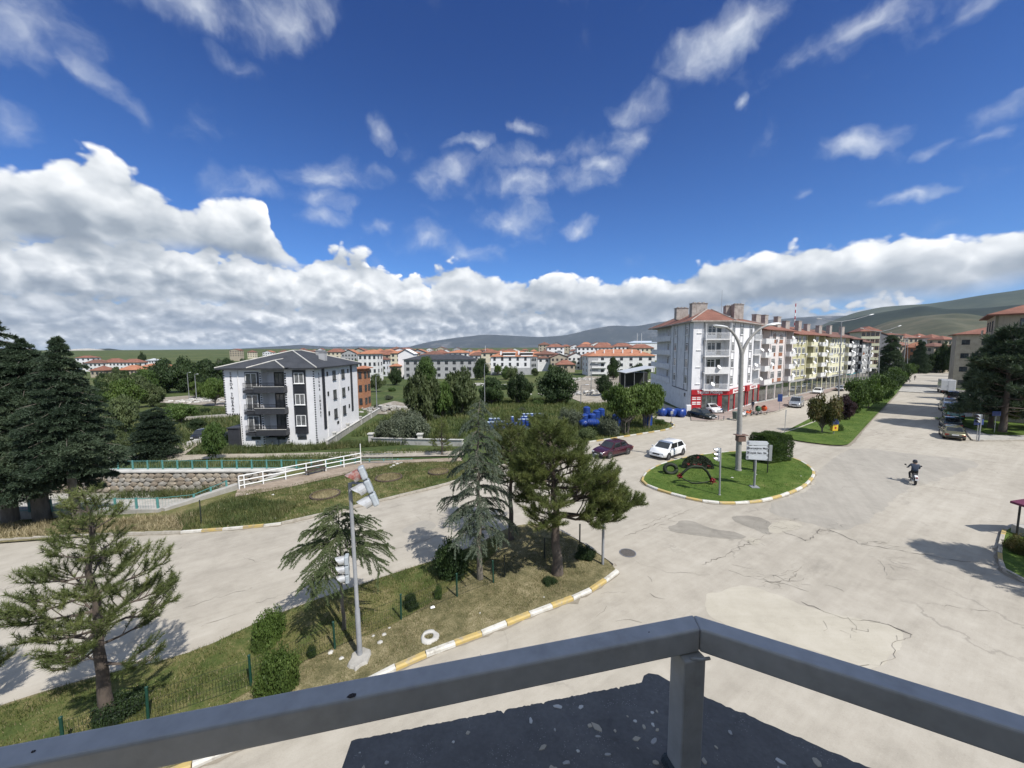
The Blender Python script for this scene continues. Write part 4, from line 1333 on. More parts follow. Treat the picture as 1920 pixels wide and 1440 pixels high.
# ---- the trees that stand near, each built for itself
def near_trees():
	p = tuple(W(205, 1357)[:2])
	put_tree('pine_tree', 'open young pine with whorled limbs at the lower left, bare trunk low down', 'pine tree',
			 make_pine(21, 6.5, .165, 1.75, .52, lambda t: 1.95 * (1 - t) ** .6 * (1 - .25 * max(0, .25 - t) * 4) + .08, nl=.15, tufts=.075, k=17, mats=L_PINEL, sub=8, nw=.012, rise=.30, thin=.9), (*p, .12), .4)
	put_tree('pine_tree', 'pine cut off by the left edge of the picture, only its right-hand boughs in view', 'pine tree',
			 make_pine(22, 5.2, .15, 1.2, .5, lambda t: 2.0 * (1 - t) ** .6 + .1, nl=.15, tufts=.08, k=18, mats=L_PINEL, sub=9, nw=.012), (p[0] - 4.0, p[1] - .9, .12), 2.0)
	q = W(1045, 1080)
	def side(az, t):
		e = math.cos(az)                      # +1 towards the road on the right
		return .96 + (1.15 * e if e > 0 else .0) * max(0, 1 - 2.6 * t) + .15 * math.cos(az * 3)
	put_tree('pine_tree', 'large spreading pine on the tip of the traffic island, its longest bough reaching right', 'pine tree',
			 make_pine(33, 6.6, .24, 2.65, .37, lambda t: 2.3 * (1 - t) ** .42 * (.75 + .5 * min(1, t * 3)) , side, lean=(-.35, .3), nl=.18, tufts=.095, k=18, mats=L_PINE, sub=10, nw=.015, rise=.30, boughs=((2.8, -.05, 3.9, .10), (3.2, .35, 2.9, .18), (2.75, -.5, 2.7, .12))), (q.x, q.y, .12), 0)
	q = W(958, 1015)
	put_tree('pine_tree', 'slimmer pine standing behind the large one on the island, straight bare trunk', 'pine tree',
			 make_pine(35, 6.5, .15, 2.6, .40, lambda t: 2.1 * (1 - t) ** .5 + .1, nl=.17, tufts=.12, k=15, mats=L_PINE, sub=8, nw=.013), (q.x, q.y, .12), 1.0)
	q = W(900, 1090)
	put_tree('cedar_tree', 'tall slim cedar with hanging grey green branches left of the island pines', 'cedar tree',
			 make_cedar(41, 8.1, .13, 1.9, lambda t: 1.75 * (1 - t) ** .6 * (.55 + .45 * min(1, t * 4)) + .12, L_CEDAR, nb=58, droop=.5, k=6, step=.034, nl=.085, nw=.021, twigs=14), (q.x, q.y, .12), .8)
	q = W(645, 1187)
	put_tree('cedar_tree', 'young cedar with an umbrella of drooping boughs behind the traffic light pole', 'cedar tree',
			 make_cedar(43, 4.75, .075, 2.55, lambda t: 1.95 * (1 - t) ** .7 + .12, L_YCEDAR, nb=32, droop=.42, up=.38, hang=.40, step=.024, nl=.070, nw=.017, k=7, twigs=14), (q.x, q.y, .12), 2.2)
	put_tree('pine_tree', 'pine beyond the right edge whose shadow falls across the road by the corner bed', 'pine tree',
			 make_pine(37, 7.0, .2, 1.8, .45, lambda t: 2.6 * (1 - t) ** .5 + .1, nl=.19, tufts=.10, k=16, mats=L_PINE, sub=9, nw=.018), (25.0, 14.4, .12), 1.0)
	# the dark giants on the left
	q = W(80, 975)
	put_tree('spruce_tree', 'huge dark spruce with a thick trunk beside the canal on the left', 'spruce tree',
			 make_spruce(51, 11.5, 4.1, 2.6, L_SPRUCE, 19, .14, 2.4, .44, .60), (q.x, q.y, q.z), .5)
	put_tree('spruce_tree', 'second dark spruce top rising just right of the huge one', 'spruce tree',
			 make_spruce(52, 11.2, 2.9, 3.4, L_SPRUCE, 18, .15, 2.0, .25, .75), (-27.4, 23.3, -.2), 1.5)
	put_tree('spruce_tree', 'tallest dark spruce at the left edge of the picture', 'spruce tree',
			 make_spruce(53, 12.9, 3.8, 2.8, L_SPRUCE, 19, .15, 1.8, .4, .75), (-31.6, 23.3, -.2), 2.5)
near_trees()
BROAD = [make_broad(100 + i, 40, 170, .085, .20) for i in range(3)]
ROUND = [make_broad(120 + i, 60, 190, .075, .06, spread=.27, flat=.6) for i in range(2)]
MULTI = [make_broad(140 + i, 46, 210, .070, .34, stems=5, spread=.27) for i in range(2)]
WILL = [make_broad(160 + i, 46, 150, .080, .05, spread=.24, flat=.25, asp=1.7, shape=1.6) for i in range(2)]
SHRUB = [make_broad(180 + i, 60, 260, .080, -.12, spread=.36, flat=.55, shape=-.9) for i in range(3)]
CONE = [make_spruce(190 + i, 1.0, .34, .10, L_SPRUCE, 15, .035, 6.0, .022, .85) for i in range(2)]
PINED = [make_pine(210 + i, 6.0, .17, 1.3, .42, lambda t: 2.1 * (1 - t) ** .45 + .1, nl=.34, tufts=.20, k=12, mats=L_SPRUCE, sub=7, nw=.055) for i in range(2)]
PINEF = [make_pine(200 + i, 6.0, .16, 1.5, .5, lambda t: 2.0 * (1 - t) ** .5 + .1, nl=.26, tufts=.20, k=8, mats=L_PINE, sub=5, nw=.035) for i in range(2)]
def plant(name, label, cat, protos, base, topy, halfw, leaf, group=None, seed=None, stem='trunk', unit_size=(1.1, 1.1)):
	"""place a copy so that it stands on the pixel base and reaches up to the pixel row topy"""
	b = W(*base)
	top = at_depth(base[0], topy, b.y)
	h = max(.3, top.z - b.z)
	dd = math.hypot(b.x, b.y)
	r = halfw / F_PX * b.y
	rg = random.Random(seed if seed is not None else int(base[0] * 7 + base[1]))
	return put_tree(name, label, cat, rg.choice(protos), (b.x, b.y, b.z - .05), rg.uniform(0, 6.28),
					(r / unit_size[0], r / unit_size[0], h / unit_size[1]), leaf, group, stem)
def far_trees():
	U = (.34, 1.0)
	plant('spruce_tree', 'small dark conifer standing alone beside the pale driveway', 'conifer', CONE, (295, 858), 773, 38, L_SPRUCE, unit_size=U)
	plant('tree', 'small thin tree beside the dirt track near the white apartment block', 'tree', BROAD, (405, 862), 784, 24, L_GREEN)
	plant('tree', 'leafy tree on the meadow just right of the huge spruce', 'tree', BROAD, (236, 813), 733, 31, L_WILLOW)
	plant('tree', 'bushy tree on the meadow behind the small dark conifer', 'tree', BROAD, (340, 795), 750, 29, L_GREEN)
	plant('tree', 'bush under the driveway end by the black parked car', 'bush', ROUND, (370, 806), 783, 16, L_DARK, stem='stem')
	plant('tree', 'slender yellow green sapling in front of the dark grove', 'tree', BROAD, (368, 747), 711, 15, L_BRIGHT)
	G = 'dark trees of the grove left of the white block'
	for i, (x, y, t, w, s) in enumerate([(275, 738, 692, 22, 'left end'), (310, 737, 671, 34, 'second from its left end'), (352, 735, 667, 34, 'middle, the tallest'), (392, 733, 669, 30, 'second from its right end'), (428, 730, 668, 26, 'right end, touching the white block')]):
		plant('tree', 'dark leafy tree of the grove, at its ' + s, 'tree', ROUND, (x, y), t, w, L_DARK, G)
	plant('poplar_tree', 'narrow poplar against the horizon above the red roofs on the left', 'poplar', ROUND, (268, 690), 659, 8, L_DARK)
	G = 'grey willows between the spruce and the grove'
	for x, y, t, w, s in [(215, 752, 692, 26, 'nearest the spruce'), (250, 756, 694, 34, 'widest of the three'), (287, 762, 712, 24, 'nearest the grove')]:
		plant('willow_tree', 'grey green willow with bare twigs, ' + s, 'willow', WILL, (x, y), t, w, L_WILLOW, G)
	for x, y, t, w, s in [(195, 828, 792, 24, 'bush at the foot of the huge spruce, right side'), (232, 838, 815, 18, 'low bush between the spruce and the driveway'), (330, 828, 806, 14, 'low bush on the edge of the driveway')]:
		plant('bush', s, 'bush', SHRUB, (x, y), t, w, L_WILLOW, stem='stem')
	# the middle of the picture
	plant('willow_tree', 'loose willow with pale bare twigs in the middle meadow, left one', 'willow', WILL, (793, 792), 682, 40, L_WILLOW)
	plant('willow_tree', 'broad loose willow in the middle meadow, right one', 'willow', WILL, (862, 778), 680, 40, L_WILLOW)
	plant('willow_tree', 'lower willow squeezed between the two tall willows', 'willow', WILL, (830, 784), 706, 26, L_GREEN)
	plant('tree', 'dense green tree in front of the long dark roofed house', 'tree', ROUND, (800, 722), 664, 20, L_GREEN)
	plant('tree', 'dark tree at the right end of the long dark roofed house', 'tree', ROUND, (902, 712), 668, 16, L_DARK)
	plant('tree', 'dark bushy tree beside the small blue grey house', 'tree', ROUND, (742, 722), 686, 14, L_DARK)
	for x, y, t, w, s in [(730, 826, 778, 34, 'left part of the olive thicket'), (772, 828, 772, 38, 'right part of the olive thicket by the low wall'), (760, 806, 768, 30, 'back of the olive thicket')]:
		plant('bush', 'silvery grey green bush, ' + s, 'bush', SHRUB, (x, y), t, w, L_GREY, 'silvery bushes behind the low garden wall', stem='stem')
	plant('pine_tree', 'little round headed pine beside the dirt track in front of the garden wall', 'pine tree', PINEF, (829, 853), 786, 23, L_PINE, unit_size=(2.0, 6.0))
	for x, y, t, w, s in [(922, 757, 703, 28, 'left of three in front of the white hotel'), (974, 757, 696, 28, 'middle of three in front of the white hotel'), (1045, 756, 683, 41, 'largest, round and very dark')]:
		plant('tree', 'dark round walnut tree, ' + s, 'tree', ROUND, (x, y), t, w, L_DARK, 'dark round trees on the middle meadow')
	for x, y, t, w, s, lf in [(1012, 806, 768, 22, 'grey bush among the blue drums, behind the island pine', L_GREY), (1068, 802, 762, 24, 'grey bush left of the big stacked blue drums', L_GREY),
							  (1142, 815, 776, 24, 'dark scrub at the kerb in front of the stacked blue drums', L_GREY), (1100, 822, 800, 20, 'low scrub at the kerb behind the maroon car', L_WILLOW),
							  (880, 806, 784, 16, 'low bush left of the standing blue drums', L_WILLOW), (1238, 796, 784, 10, 'small weed clump at the end of the drum yard', L_GREEN)]:
		plant('bush', s, 'bush', SHRUB, (x, y), t, w, lf, stem='stem')
	plant('tree', 'bright many stemmed tree at the corner of the drum yard, left one', 'tree', MULTI, (1172, 813), 706, 52, L_BRIGHT)
	plant('tree', 'bright many stemmed tree at the drum yard corner, beside the grey block', 'tree', MULTI, (1212, 802), 704, 46, L_BRIGHT)
	plant('tree', 'dark tree in front of the long orange roof, left one', 'tree', ROUND, (1150, 712), 666, 15, L_DARK)
	plant('tree', 'dark tree in front of the long orange roof, right one', 'tree', ROUND, (1196, 712), 680, 22, L_DARK)
	plant('tree', 'dark tree half hidden behind the bright trees', 'tree', ROUND, (1132, 740), 700, 20, L_DARK)
	# the median of the avenue
	plant('tree', 'round tree with rusty red shoots at the near end of the avenue median', 'tree', BROAD, (1541, 813), 729, 33, L_RUST)
	plant('tree', 'dark purple leaved plum tree on the median', 'tree', ROUND, (1580, 788), 738, 21, L_PURPLE)
	plant('bush', 'small ball shaped bush behind the yellow and blue box', 'bush', SHRUB, (1571, 809), 793, 9, L_GREEN, stem='stem')
	names = ['first', 'second', 'third', 'fourth', 'fifth', 'sixth', 'seventh', 'eighth']
	for i, (x, y, t, w, lf) in enumerate([(1603, 775, 705, 31, L_GREEN), (1628, 766, 706, 29, L_GREEN), (1646, 752, 698, 27, L_GREEN), (1662, 741, 690, 24, L_DARK), (1677, 728, 686, 20, L_GREEN), (1690, 718, 682, 16, L_DARK), (1700, 709, 680, 13, L_GREEN), (1708, 701, 678, 10, L_GREEN)]):
		plant('tree', 'round green tree in the median row, %s after the purple one' % names[i], 'tree', BROAD, (x, y), t, w, lf, 'trees along the avenue median')
	plant('spruce_tree', 'dark pointed conifer on the median in front of the grey gabled hall', 'conifer', CONE, (1666, 722), 637, 20, L_SPRUCE, unit_size=U)
	plant('spruce_tree', 'pointed conifer far along the avenue beside the power poles', 'conifer', CONE, (1722, 700), 643, 12, L_SPRUCE, unit_size=U)
	for x, y, t, w, s in [(1722, 698, 662, 13, 'beside the power poles'), (1737, 699, 668, 12, 'second from the power poles'), (1752, 699, 655, 14, 'before the low brown roof'), (1806, 716, 656, 22, 'behind the box truck'), (1822, 728, 662, 22, 'next to the forecourt car'), (1793, 706, 648, 16, 'just beyond the box truck')]:
		plant('tree', 'dark bushy tree closing the end of the avenue, ' + s, 'tree', ROUND, (x, y), t, w, L_DARK, 'dark trees closing the end of the avenue')
	for x, y, t, w, s in [(1767, 699, 640, 15, 'left'), (1783, 700, 641, 14, 'right')]:
		plant('tree', 'dark tree at the far end of the avenue, %s of the pair' % s, 'tree', ROUND, (x, y), t, w, L_DARK, 'pair of dark trees at the end of the avenue')
	plant('tree', 'wide dark tree crown on the skyline above the red roofs', 'tree', ROUND, (1738, 640), 613, 22, L_DARK)
	for x, y, t, w, s in [(1878, 812, 622, 62, 'tall dark pine in front of the beige house, pale trunk'), (1856, 804, 642, 44, 'broad dark pine left of the pale trunked one'), (1838, 764, 656, 25, 'dark pine behind the parked cars, nearest the road')]:
		plant('pine_tree', s, 'pine tree', PINED, (x, y), t, w, L_SPRUCE, 'dark pines on the right hand lawn', unit_size=(1.9, 6.0))
	plant('pine_tree', 'pine at the back of the right lawn between the two houses', 'pine tree', PINED, (1862, 752), 640, 28, L_SPRUCE, 'dark pines on the right hand lawn', unit_size=(1.9, 6.0))
	plant('pine_tree', 'lower dark pine filling the right edge of the picture', 'pine tree', PINED, (1928, 806), 662, 52, L_PINE, 'dark pines on the right hand lawn', unit_size=(1.9, 6.0))
	# shrubs close by
	plant('bush', 'round leafy bush in the shade beside the slim cedar', 'bush', SHRUB, (846, 1082), 1003, 36, L_DARK, stem='stem')
	plant('bush', 'roundish clipped bush on the grass verge, nearer the road', 'bush', SHRUB, (507, 1203), 1138, 33, L_BRIGHT, stem='stem')
	plant('bush', 'small low bush snuggled under the roundish clipped one', 'bush', SHRUB, (489, 1222), 1188, 22, L_BRIGHT, stem='stem')
	plant('bush', 'tall oval bush right behind the railing, on the mesh fence line', 'bush', SHRUB, (524, 1300), 1204, 40, L_BRIGHT, stem='stem')
	plant('bush', 'tiny rose bush on the bare soil right of the tall oval bush', 'bush', SHRUB, (585, 1236), 1205, 11, L_DARK, stem='stem')
	plant('bush', 'small dark rose bush on the fence line by the first green post', 'bush', SHRUB, (771, 1146), 1108, 15, L_DARK, stem='stem')
	plant('bush', 'sparse small rose on the fence line right of the dark one', 'bush', SHRUB, (822, 1126), 1092, 9, L_GREEN, stem='stem')
	plant('bush', 'tangled rose bush at the foot of the open young pine', 'bush', SHRUB, (225, 1348), 1296, 44, L_DARK, stem='stem')
	plant('bush', 'low bush in the shade at the right end of the island', 'bush', SHRUB, (1098, 1050), 1020, 20, L_DARK, stem='stem')
	plant('bush', 'low weed clump at the foot of the large pine', 'bush', SHRUB, (1030, 1098), 1078, 16, L_DARK, stem='stem')
	# planted corner bed, right edge
	plant('bush', 'flowering bush under the purple awning on the corner bed', 'bush', SHRUB, (1912, 1040), 1000, 24, L_RUST, stem='stem')
far_trees()
# ---- clipped block of hedge on the roundabout
def hedge():
	b = W(1442, 864)
	rg = np.random.default_rng(7)
	sx, sy, sz = 3.1, 1.9, 2.35
	n = 9000
	P = rg.uniform(-1, 1, (n, 3))
	ax = rg.integers(0, 3, n)
	s = np.sign(P[np.arange(n), ax]); s[s == 0] = 1
	P[np.arange(n), ax] = s * rg.uniform(.88, 1.03, n)
	P[P[:, 2] < -1, 2] = -1
	P *= (1 + .06 * np.sin(P[:, [1, 2, 0]] * 5))
	N = P * np.array([.6, .6, .6]) + np.array([0, 0, .4])
	rr = np.array([sx / 2, sy / 2, sz / 2])
	bulge = 1 - .12 * np.abs(P[:, 2:3]) ** 3
	Q = P * rr * np.concatenate([bulge, bulge, np.ones((n, 1))], 1) + np.array([0, 0, sz / 2])
	V1, F1 = needles(Q, N, 3, .17, .04, .6, rg)
	o = thing('hedge', 'tall clipped block of dark hedge at the back of the roundabout', 'hedge', (b.x, b.y, b.z + .1), .35)
	c = soup('foliage', V1, F1, L_GREEN, o); c['kind'] = 'stuff'
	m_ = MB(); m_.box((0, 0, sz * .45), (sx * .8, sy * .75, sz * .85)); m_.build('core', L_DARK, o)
hedge()
# ---- grasses
def blades(name, label, poly, count, hmin, hmax, w, leaf, z, lean=.35, seed=1, mask=None, cat='grass'):
	rg = np.random.default_rng(seed)
	xs = [p[0] for p in poly]; ys = [p[1] for p in poly]
	a = abs(sum(poly[i][0] * poly[(i + 1) % len(poly)][1] - poly[(i + 1) % len(poly)][0] * poly[i][1] for i in range(len(poly)))) / 2
	box = (max(xs) - min(xs)) * (max(ys) - min(ys))
	n = int(count * box / max(a, .1))
	x = rg.uniform(min(xs), max(xs), n); y = rg.uniform(min(ys), max(ys), n)
	k = in_poly(x, y, poly)
	# patchy growth
	pt = np.sin(x * 1.7 + 2 * np.sin(y * .9)) * np.cos(y * 1.3 + 1.5 * np.sin(x * .7)) + .7 * np.sin(x * 4.1 + y * 3.3) * np.cos(y * 5.2 - x * 2.2)
	k &= (pt + rg.normal(size=n) * .9) > -.7
	if mask is not None: k &= mask(x, y)
	x, y = x[k], y[k]
	n = len(x)
	h = hgt(x, y) + z
	L = rg.uniform(hmin, hmax, n) * (1 + .25 * pt[k])
	az = rg.uniform(0, 6.283, n)
	d = np.stack([np.cos(az) * lean * rg.uniform(.2, 1.6, n), np.sin(az) * lean * rg.uniform(.2, 1.6, n), np.ones(n)], 1)
	P = np.stack([x, y, h - .01], 1)
	s = np.stack([-np.sin(az + rg.normal(size=n)), np.cos(az + rg.normal(size=n)), np.zeros(n)], 1) * w / 2
	V = np.stack([P - s, P + s, P + unit(d) * L[:, None]], 1).reshape(-1, 3)
	o = soup(name, V, np.arange(len(V)).reshape(-1, 3), leaf)
	tag(o, label, cat, None, 'stuff')
	return o
def grasses():
	near = lambda x, y: (np.hypot(x, y) < 30)
	blades('grass', 'green grass of the verge between the left road and the mesh fence', GRASS_ISL, 80000, .05, .17, .017, L_GRASS, .14, .5, 3, lambda x, y: x > -16)
	blades('dry_grass', 'straw stalks mixed into the grass verge along the mesh fence', GRASS_ISL, 26000, .04, .14, .017, L_STRAW, .14, .7, 23, lambda x, y: x > -16)
	isl = ISLAND
	blades('dry_grass', 'cut dry grass on the bare half of the traffic island', inset(ISLAND, .25), 110000, .04, .10, .020, L_STRAW, .12, 1.2, 4, lambda x, y: (x > -14) & ~in_poly(x, y, GRASS_ISL))
	blades('grass', 'sparse green blades on the bare half of the traffic island', inset(ISLAND, .3), 64000, .04, .11, .016, L_GRASS, .12, .6, 5, lambda x, y: (x > -14) & ~in_poly(x, y, GRASS_ISL))
	blades('grass', 'mown grass of the teardrop roundabout', inset(spline(RND, .8, True), .2), 36000, .04, .09, .03, L_LAWN, .12, .5, 6)
	blades('grass', 'grass of the park strip beyond the left road', PARK, 46000, .06, .20, .028, L_GRASS, .09, .5, 7)
	blades('dry_grass', 'straw coloured stalks in the park strip beyond the left road', PARK, 9000, .08, .25, .028, L_STRAW, .09, .6, 8)
	blades('weeds', 'tall green weeds on the bank behind the left kerb', offs(WP([(345, 1000), (430, 993), (520, 985)]), .3) + WP([(560, 950), (450, 935), (400, 950), (330, 978)]), 9000, .15, .5, .035, L_WEED, .08, .5, 9)
	V = spline(KERB_W[2:4] + WP([(338, 1000)]), 1.0)
	blades('dry_grass', 'dry straw grass between the old kerb and the canal', offs(V, .3) + [(-19.6, 23.4), (-30, 23.2), (-40, 23.0)], 12000, .15, .45, .04, L_STRAW, .08, .6, 10)
	blades('weeds', 'strip of wild grass between the canal and the dirt track', [(-60, 36), (-19, 36), (-15.5, 40.2), (-4, 39.6), (-5, 41.6), (-18, 42.3), (-36, 43), (-60, 44)], 30000, .15, .55, .06, L_WEED, 0, .5, 11)
	blades('weeds', 'weeds growing along the foot of the stone canal wall', [(-48, 33.2), (-22, 33.4), (-22, 34.7), (-48, 34.7)], 14000, .25, 1.25, .06, L_WEED, -1.85, .5, 12)
	blades('weeds', 'rough weeds round the white apartment block and its fence', [(-40, 46.2), (-27, 45.8), (-8, 46.4), (-6, 50.2), (-25, 49.8), (-40, 49.6)], 16000, .2, .8, .08, L_WEED, 0, .5, 13)
	blades('weeds', 'wild meadow growing behind the garden wall and the drum yard', [(-24, 56), (-8, 51), (8, 48), (20, 53), (24, 62), (20, 80), (8, 100), (-10, 100), (-25, 80)], 40000, .25, .9, .14, L_WEED, 0, .5, 14)
	blades('weeds', 'wild meadow around the driveway left of the white block', [(-70, 46), (-42, 46), (-40, 60), (-42, 85), (-80, 90)], 30000, .25, .9, .14, L_WEED, 0, .5, 15, lambda x, y: True | (x > 0))
	blades('grass', 'grass along the avenue median', inset(spline(MED_R, 1.0) + spline(MED_L, 1.0), .3), 14000, .05, .12, .05, L_LAWN, .12, .5, 16, lambda x, y: y < 75)
	blades('grass', 'grass of the drum yard corner behind the yellow and white kerb', offs(WP([(1104, 830), (1160, 821), (1215, 812), (1250, 806)]), .3) + WP([(1255, 796), (1235, 790), (1190, 780), (1140, 772), (1090, 800)]), 12000, .1, .4, .06, L_GRASS, .0, .5, 17)
grasses()
# ================================================================ BUILDINGS
M_WHITE = surf('white_render', (0.74, 0.74, 0.755), (0.68, 0.68, 0.70), .8, .85, .12, dirt=(.42, .41, .39), dirt_scale=.5, dirt_amt=.22, streak=True)
M_WHITE2 = surf('white_plaster', (0.70, 0.70, 0.70), (0.62, 0.62, 0.62), .7, .85, .1, dirt=(.34, .32, .29), dirt_scale=.6, dirt_amt=.35, streak=True)
M_CREAM = surf('cream_plaster', (0.60, 0.55, 0.43), (0.53, 0.48, 0.37), .7, .85, .1, dirt=(.30, .26, .2), dirt_amt=.3, streak=True)
M_BEIGE = surf('beige_plaster', (0.40, 0.35, 0.275), (0.34, 0.298, 0.23), .6, .85, .1, dirt=(.17, .15, .12), dirt_amt=.3, streak=True)
M_YEL = surf('pale_yellow_plaster', (0.68, 0.66, 0.47), (0.62, 0.60, 0.43), .7, .85, .1, dirt=(.32, .30, .22), dirt_amt=.3, streak=True)
M_OLV = surf('mustard_plaster', (0.50, 0.48, 0.29), (0.44, 0.42, 0.255), .7, .85, .1, dirt=(.22, .2, .12), dirt_amt=.3, streak=True)
M_PINK = surf('pink_white_plaster', (0.68, 0.62, 0.60), (0.62, 0.565, 0.545), .7, .85, .1, dirt=(.34, .3, .28), dirt_amt=.3, streak=True)
M_BROWN = surf('terracotta_panel', (0.30, 0.125, 0.065), (0.24, 0.10, 0.055), 1.5, .8, dirt=(.12, .07, .05), dirt_amt=.3)
M_GREYW = surf('grey_plaster', (0.38, 0.385, 0.395), (0.32, 0.325, 0.335), .8, .85, .1, dirt=(.15, .15, .15), dirt_amt=.3, streak=True)
M_BLUEW = surf('lilac_white_plaster', (0.66, 0.675, 0.70), (0.60, 0.615, 0.64), .8, .85, .1, dirt=(.24, .24, .24), dirt_amt=.3, streak=True)
M_CHARC = surf('charcoal_panel', (0.040, 0.042, 0.050), (0.030, 0.032, 0.038), 2.0, .55)
M_BLACKP = surf('black_paint', (0.016, 0.016, 0.018), (0.022, 0.022, 0.024), 3.0, .5)
M_FRAME = surf('white_window_frame', (0.78, 0.78, 0.78), (0.72, 0.72, 0.72), 3.0, .4)
M_FRAMED = surf('dark_window_frame', (0.035, 0.036, 0.040), None, 3.0, .4)
M_GLASS = glass_mat('window_glass')
M_GLASSC = glass_mat('curtained_glass', (0.085, 0.088, 0.092), .10)
M_SHOPG = glass_mat('shop_glass', (0.05, 0.055, 0.055), .05)
M_BRICK = surf('hollow_brick', (0.36, 0.165, 0.085), (0.27, 0.12, 0.065), 3.0, .9, .4, dirt=(.3, .26, .22), dirt_amt=.4)
M_RED = surf('red_shop_panel', (0.40, 0.012, 0.022), (0.33, 0.010, 0.018), 1.2, .35)
M_STRIP = surf('grey_trim', (0.155, 0.165, 0.19), (0.13, 0.14, 0.165), 2.0, .8)
M_CHIM = surf('chimney_render', (0.40, 0.365, 0.335), (0.29, 0.26, 0.24), 1.6, .9, .3, dirt=(.14, .11, .10), dirt_scale=2.0, dirt_amt=.6, streak=True)
M_SOOT = surf('sooty_brick', (0.13, 0.095, 0.08), (0.08, 0.06, 0.05), 2.5, .9, .4)
M_STEEL = surf('galvanised_steel', (0.40, 0.41, 0.42), (0.33, 0.34, 0.35), 6.0, .45, metal=.55)
M_SHEETR = surf('pale_metal_roofing', (0.55, 0.57, 0.58), (0.47, 0.49, 0.50), 1.0, .5, metal=.2)
def tile_roof(name, c1, c2, c3, dark):
	m_, g = base_mat(name)
	p = g.new('ShaderNodeTexCoord').outputs['Object']
	n1 = g.noise(p, .5, 5.0, .65); n2 = g.noise(p, 7.0, 3.0, .7)
	x, y, z = g.sep(p)
	rows = g.m('FRACT', g.mul(z, 7.0))
	f = g.rng(g.add(g.mul(n1, .6), g.mul(n2, .4)), .33, .67)
	col = g.ramp(f, [(0, c1), (.5, c2), (1, c3)])
	col = g.mix(g.rng(rows, .75, 1.0, 0, .45), col, dark)
	g.put(g.bsdf.inputs['Base Color'], col)
	g.bsdf.inputs['Roughness'].default_value = .85
	bp = g.new('ShaderNodeBump'); bp.inputs['Strength'].default_value = .5; bp.inputs['Distance'].default_value = .05
	g.put(bp.inputs['Height'], g.add(rows, n2))
	g.t.links.new(bp.outputs[0], g.bsdf.inputs['Normal'])
	return m_
M_TILER = tile_roof('red_clay_tiles', (.150, .064, .044), (.205, .088, .060), (.265, .122, .086), (.085, .04, .032))
M_TILEO = tile_roof('orange_clay_tiles', (.27, .108, .062), (.35, .150, .085), (.42, .205, .12), (.18, .075, .045))
M_TILEB = tile_roof('brown_clay_tiles', (.10, .05, .038), (.15, .073, .052), (.20, .10, .075), (.06, .03, .025))
M_TILEK = tile_roof('charcoal_shingles', (.026, .029, .036), (.038, .042, .050), (.052, .056, .066), (.016, .018, .022))
WINM = {}
def window(parent, w, h, loc, rz=0.0, frame=None, pane=None, mull=2, sill=True, arch=False, proud=.05, transom=True, name='window'):
	"""window part (frame, sill) with its pane as a sub-part; local -y is outwards"""
	frame = frame or M_FRAME; pane = pane or M_GLASS
	key = (round(w, 2), round(h, 2), frame.name, pane.name, mull, sill, arch, transom, name)
	if key not in WINM:
		b = MB(); t = .07
		if arch:
			n = 8
			pts = [(-w / 2, 0), (w / 2, 0)] + [(w / 2 * math.cos(math.pi * i / n), h - w / 2 + w / 2 * math.sin(math.pi * i / n)) for i in range(n + 1)]
			inn = [(x * .78, .07 + z * .93 if z > 0 else .07) for x, z in pts]
			for i in range(len(pts)):
				j = (i + 1) % len(pts)
				b.face((pts[i][0], -proud, pts[i][1]), (pts[j][0], -proud, pts[j][1]), (inn[j][0], -proud, inn[j][1]), (inn[i][0], -proud, inn[i][1]))
				b.face((pts[j][0], -proud, pts[j][1]), (pts[i][0], -proud, pts[i][1]), (pts[i][0], 0, pts[i][1]), (pts[j][0], 0, pts[j][1]))
		else:
			b.b2((-w / 2, -proud, 0), (-w / 2 + t, .02, h)); b.b2((w / 2 - t, -proud, 0), (w / 2, .02, h))
			b.b2((-w / 2 + t, -proud, h - t), (w / 2 - t, .02, h)); b.b2((-w / 2 + t, -proud, 0), (w / 2 - t, .02, t))
		for k in range(1, mull):
			x = -w / 2 + w * k / mull
			b.b2((x - .035, -proud + .006, t), (x + .035, .02, (h - t) if not arch else h - w * .3))
		if transom and mull >= 2 and h > 1.2 and not arch:
			b.b2((-w / 2 + t, -proud + .004, h * .74), (w / 2 - t, .02, h * .74 + .05))
		if sill:
			b.b2((-w / 2 - .08, -proud - .10, -.07), (w / 2 + .08, .02, -.002))
		g = MB()
		if arch:
			g.face(*[(x, -.015, z) for x, z in inn])
		else:
			g.face((-w / 2 + t * .5, -.015, t * .5), (w / 2 - t * .5, -.015, t * .5), (w / 2 - t * .5, -.015, h - t * .5), (-w / 2 + t * .5, -.015, h - t * .5))
		WINM[key] = (b.mesh(name, frame), g.mesh('pane', pane))
	a, p = WINM[key]
	o = link(name, a, parent, loc, (0, 0, rz))
	link('pane', p, o)
	return o
def railing_mesh(L, h, mat, gap=.13, solid=False, post=.03, w=.012):
	"""balcony rail along +x from 0 to L"""
	b = MB()
	b.b2((0, -.025, h - .05), (L, .025, h)); b.b2((0, -.02, .06), (L, .02, .10))
	n = max(1, int(L / gap))
	for i in range(n + 1):
		x = L * i / n
		b.b2((x - w, -w, .1), (x + w, w, h - .05))
	return b.mesh('railing', mat)
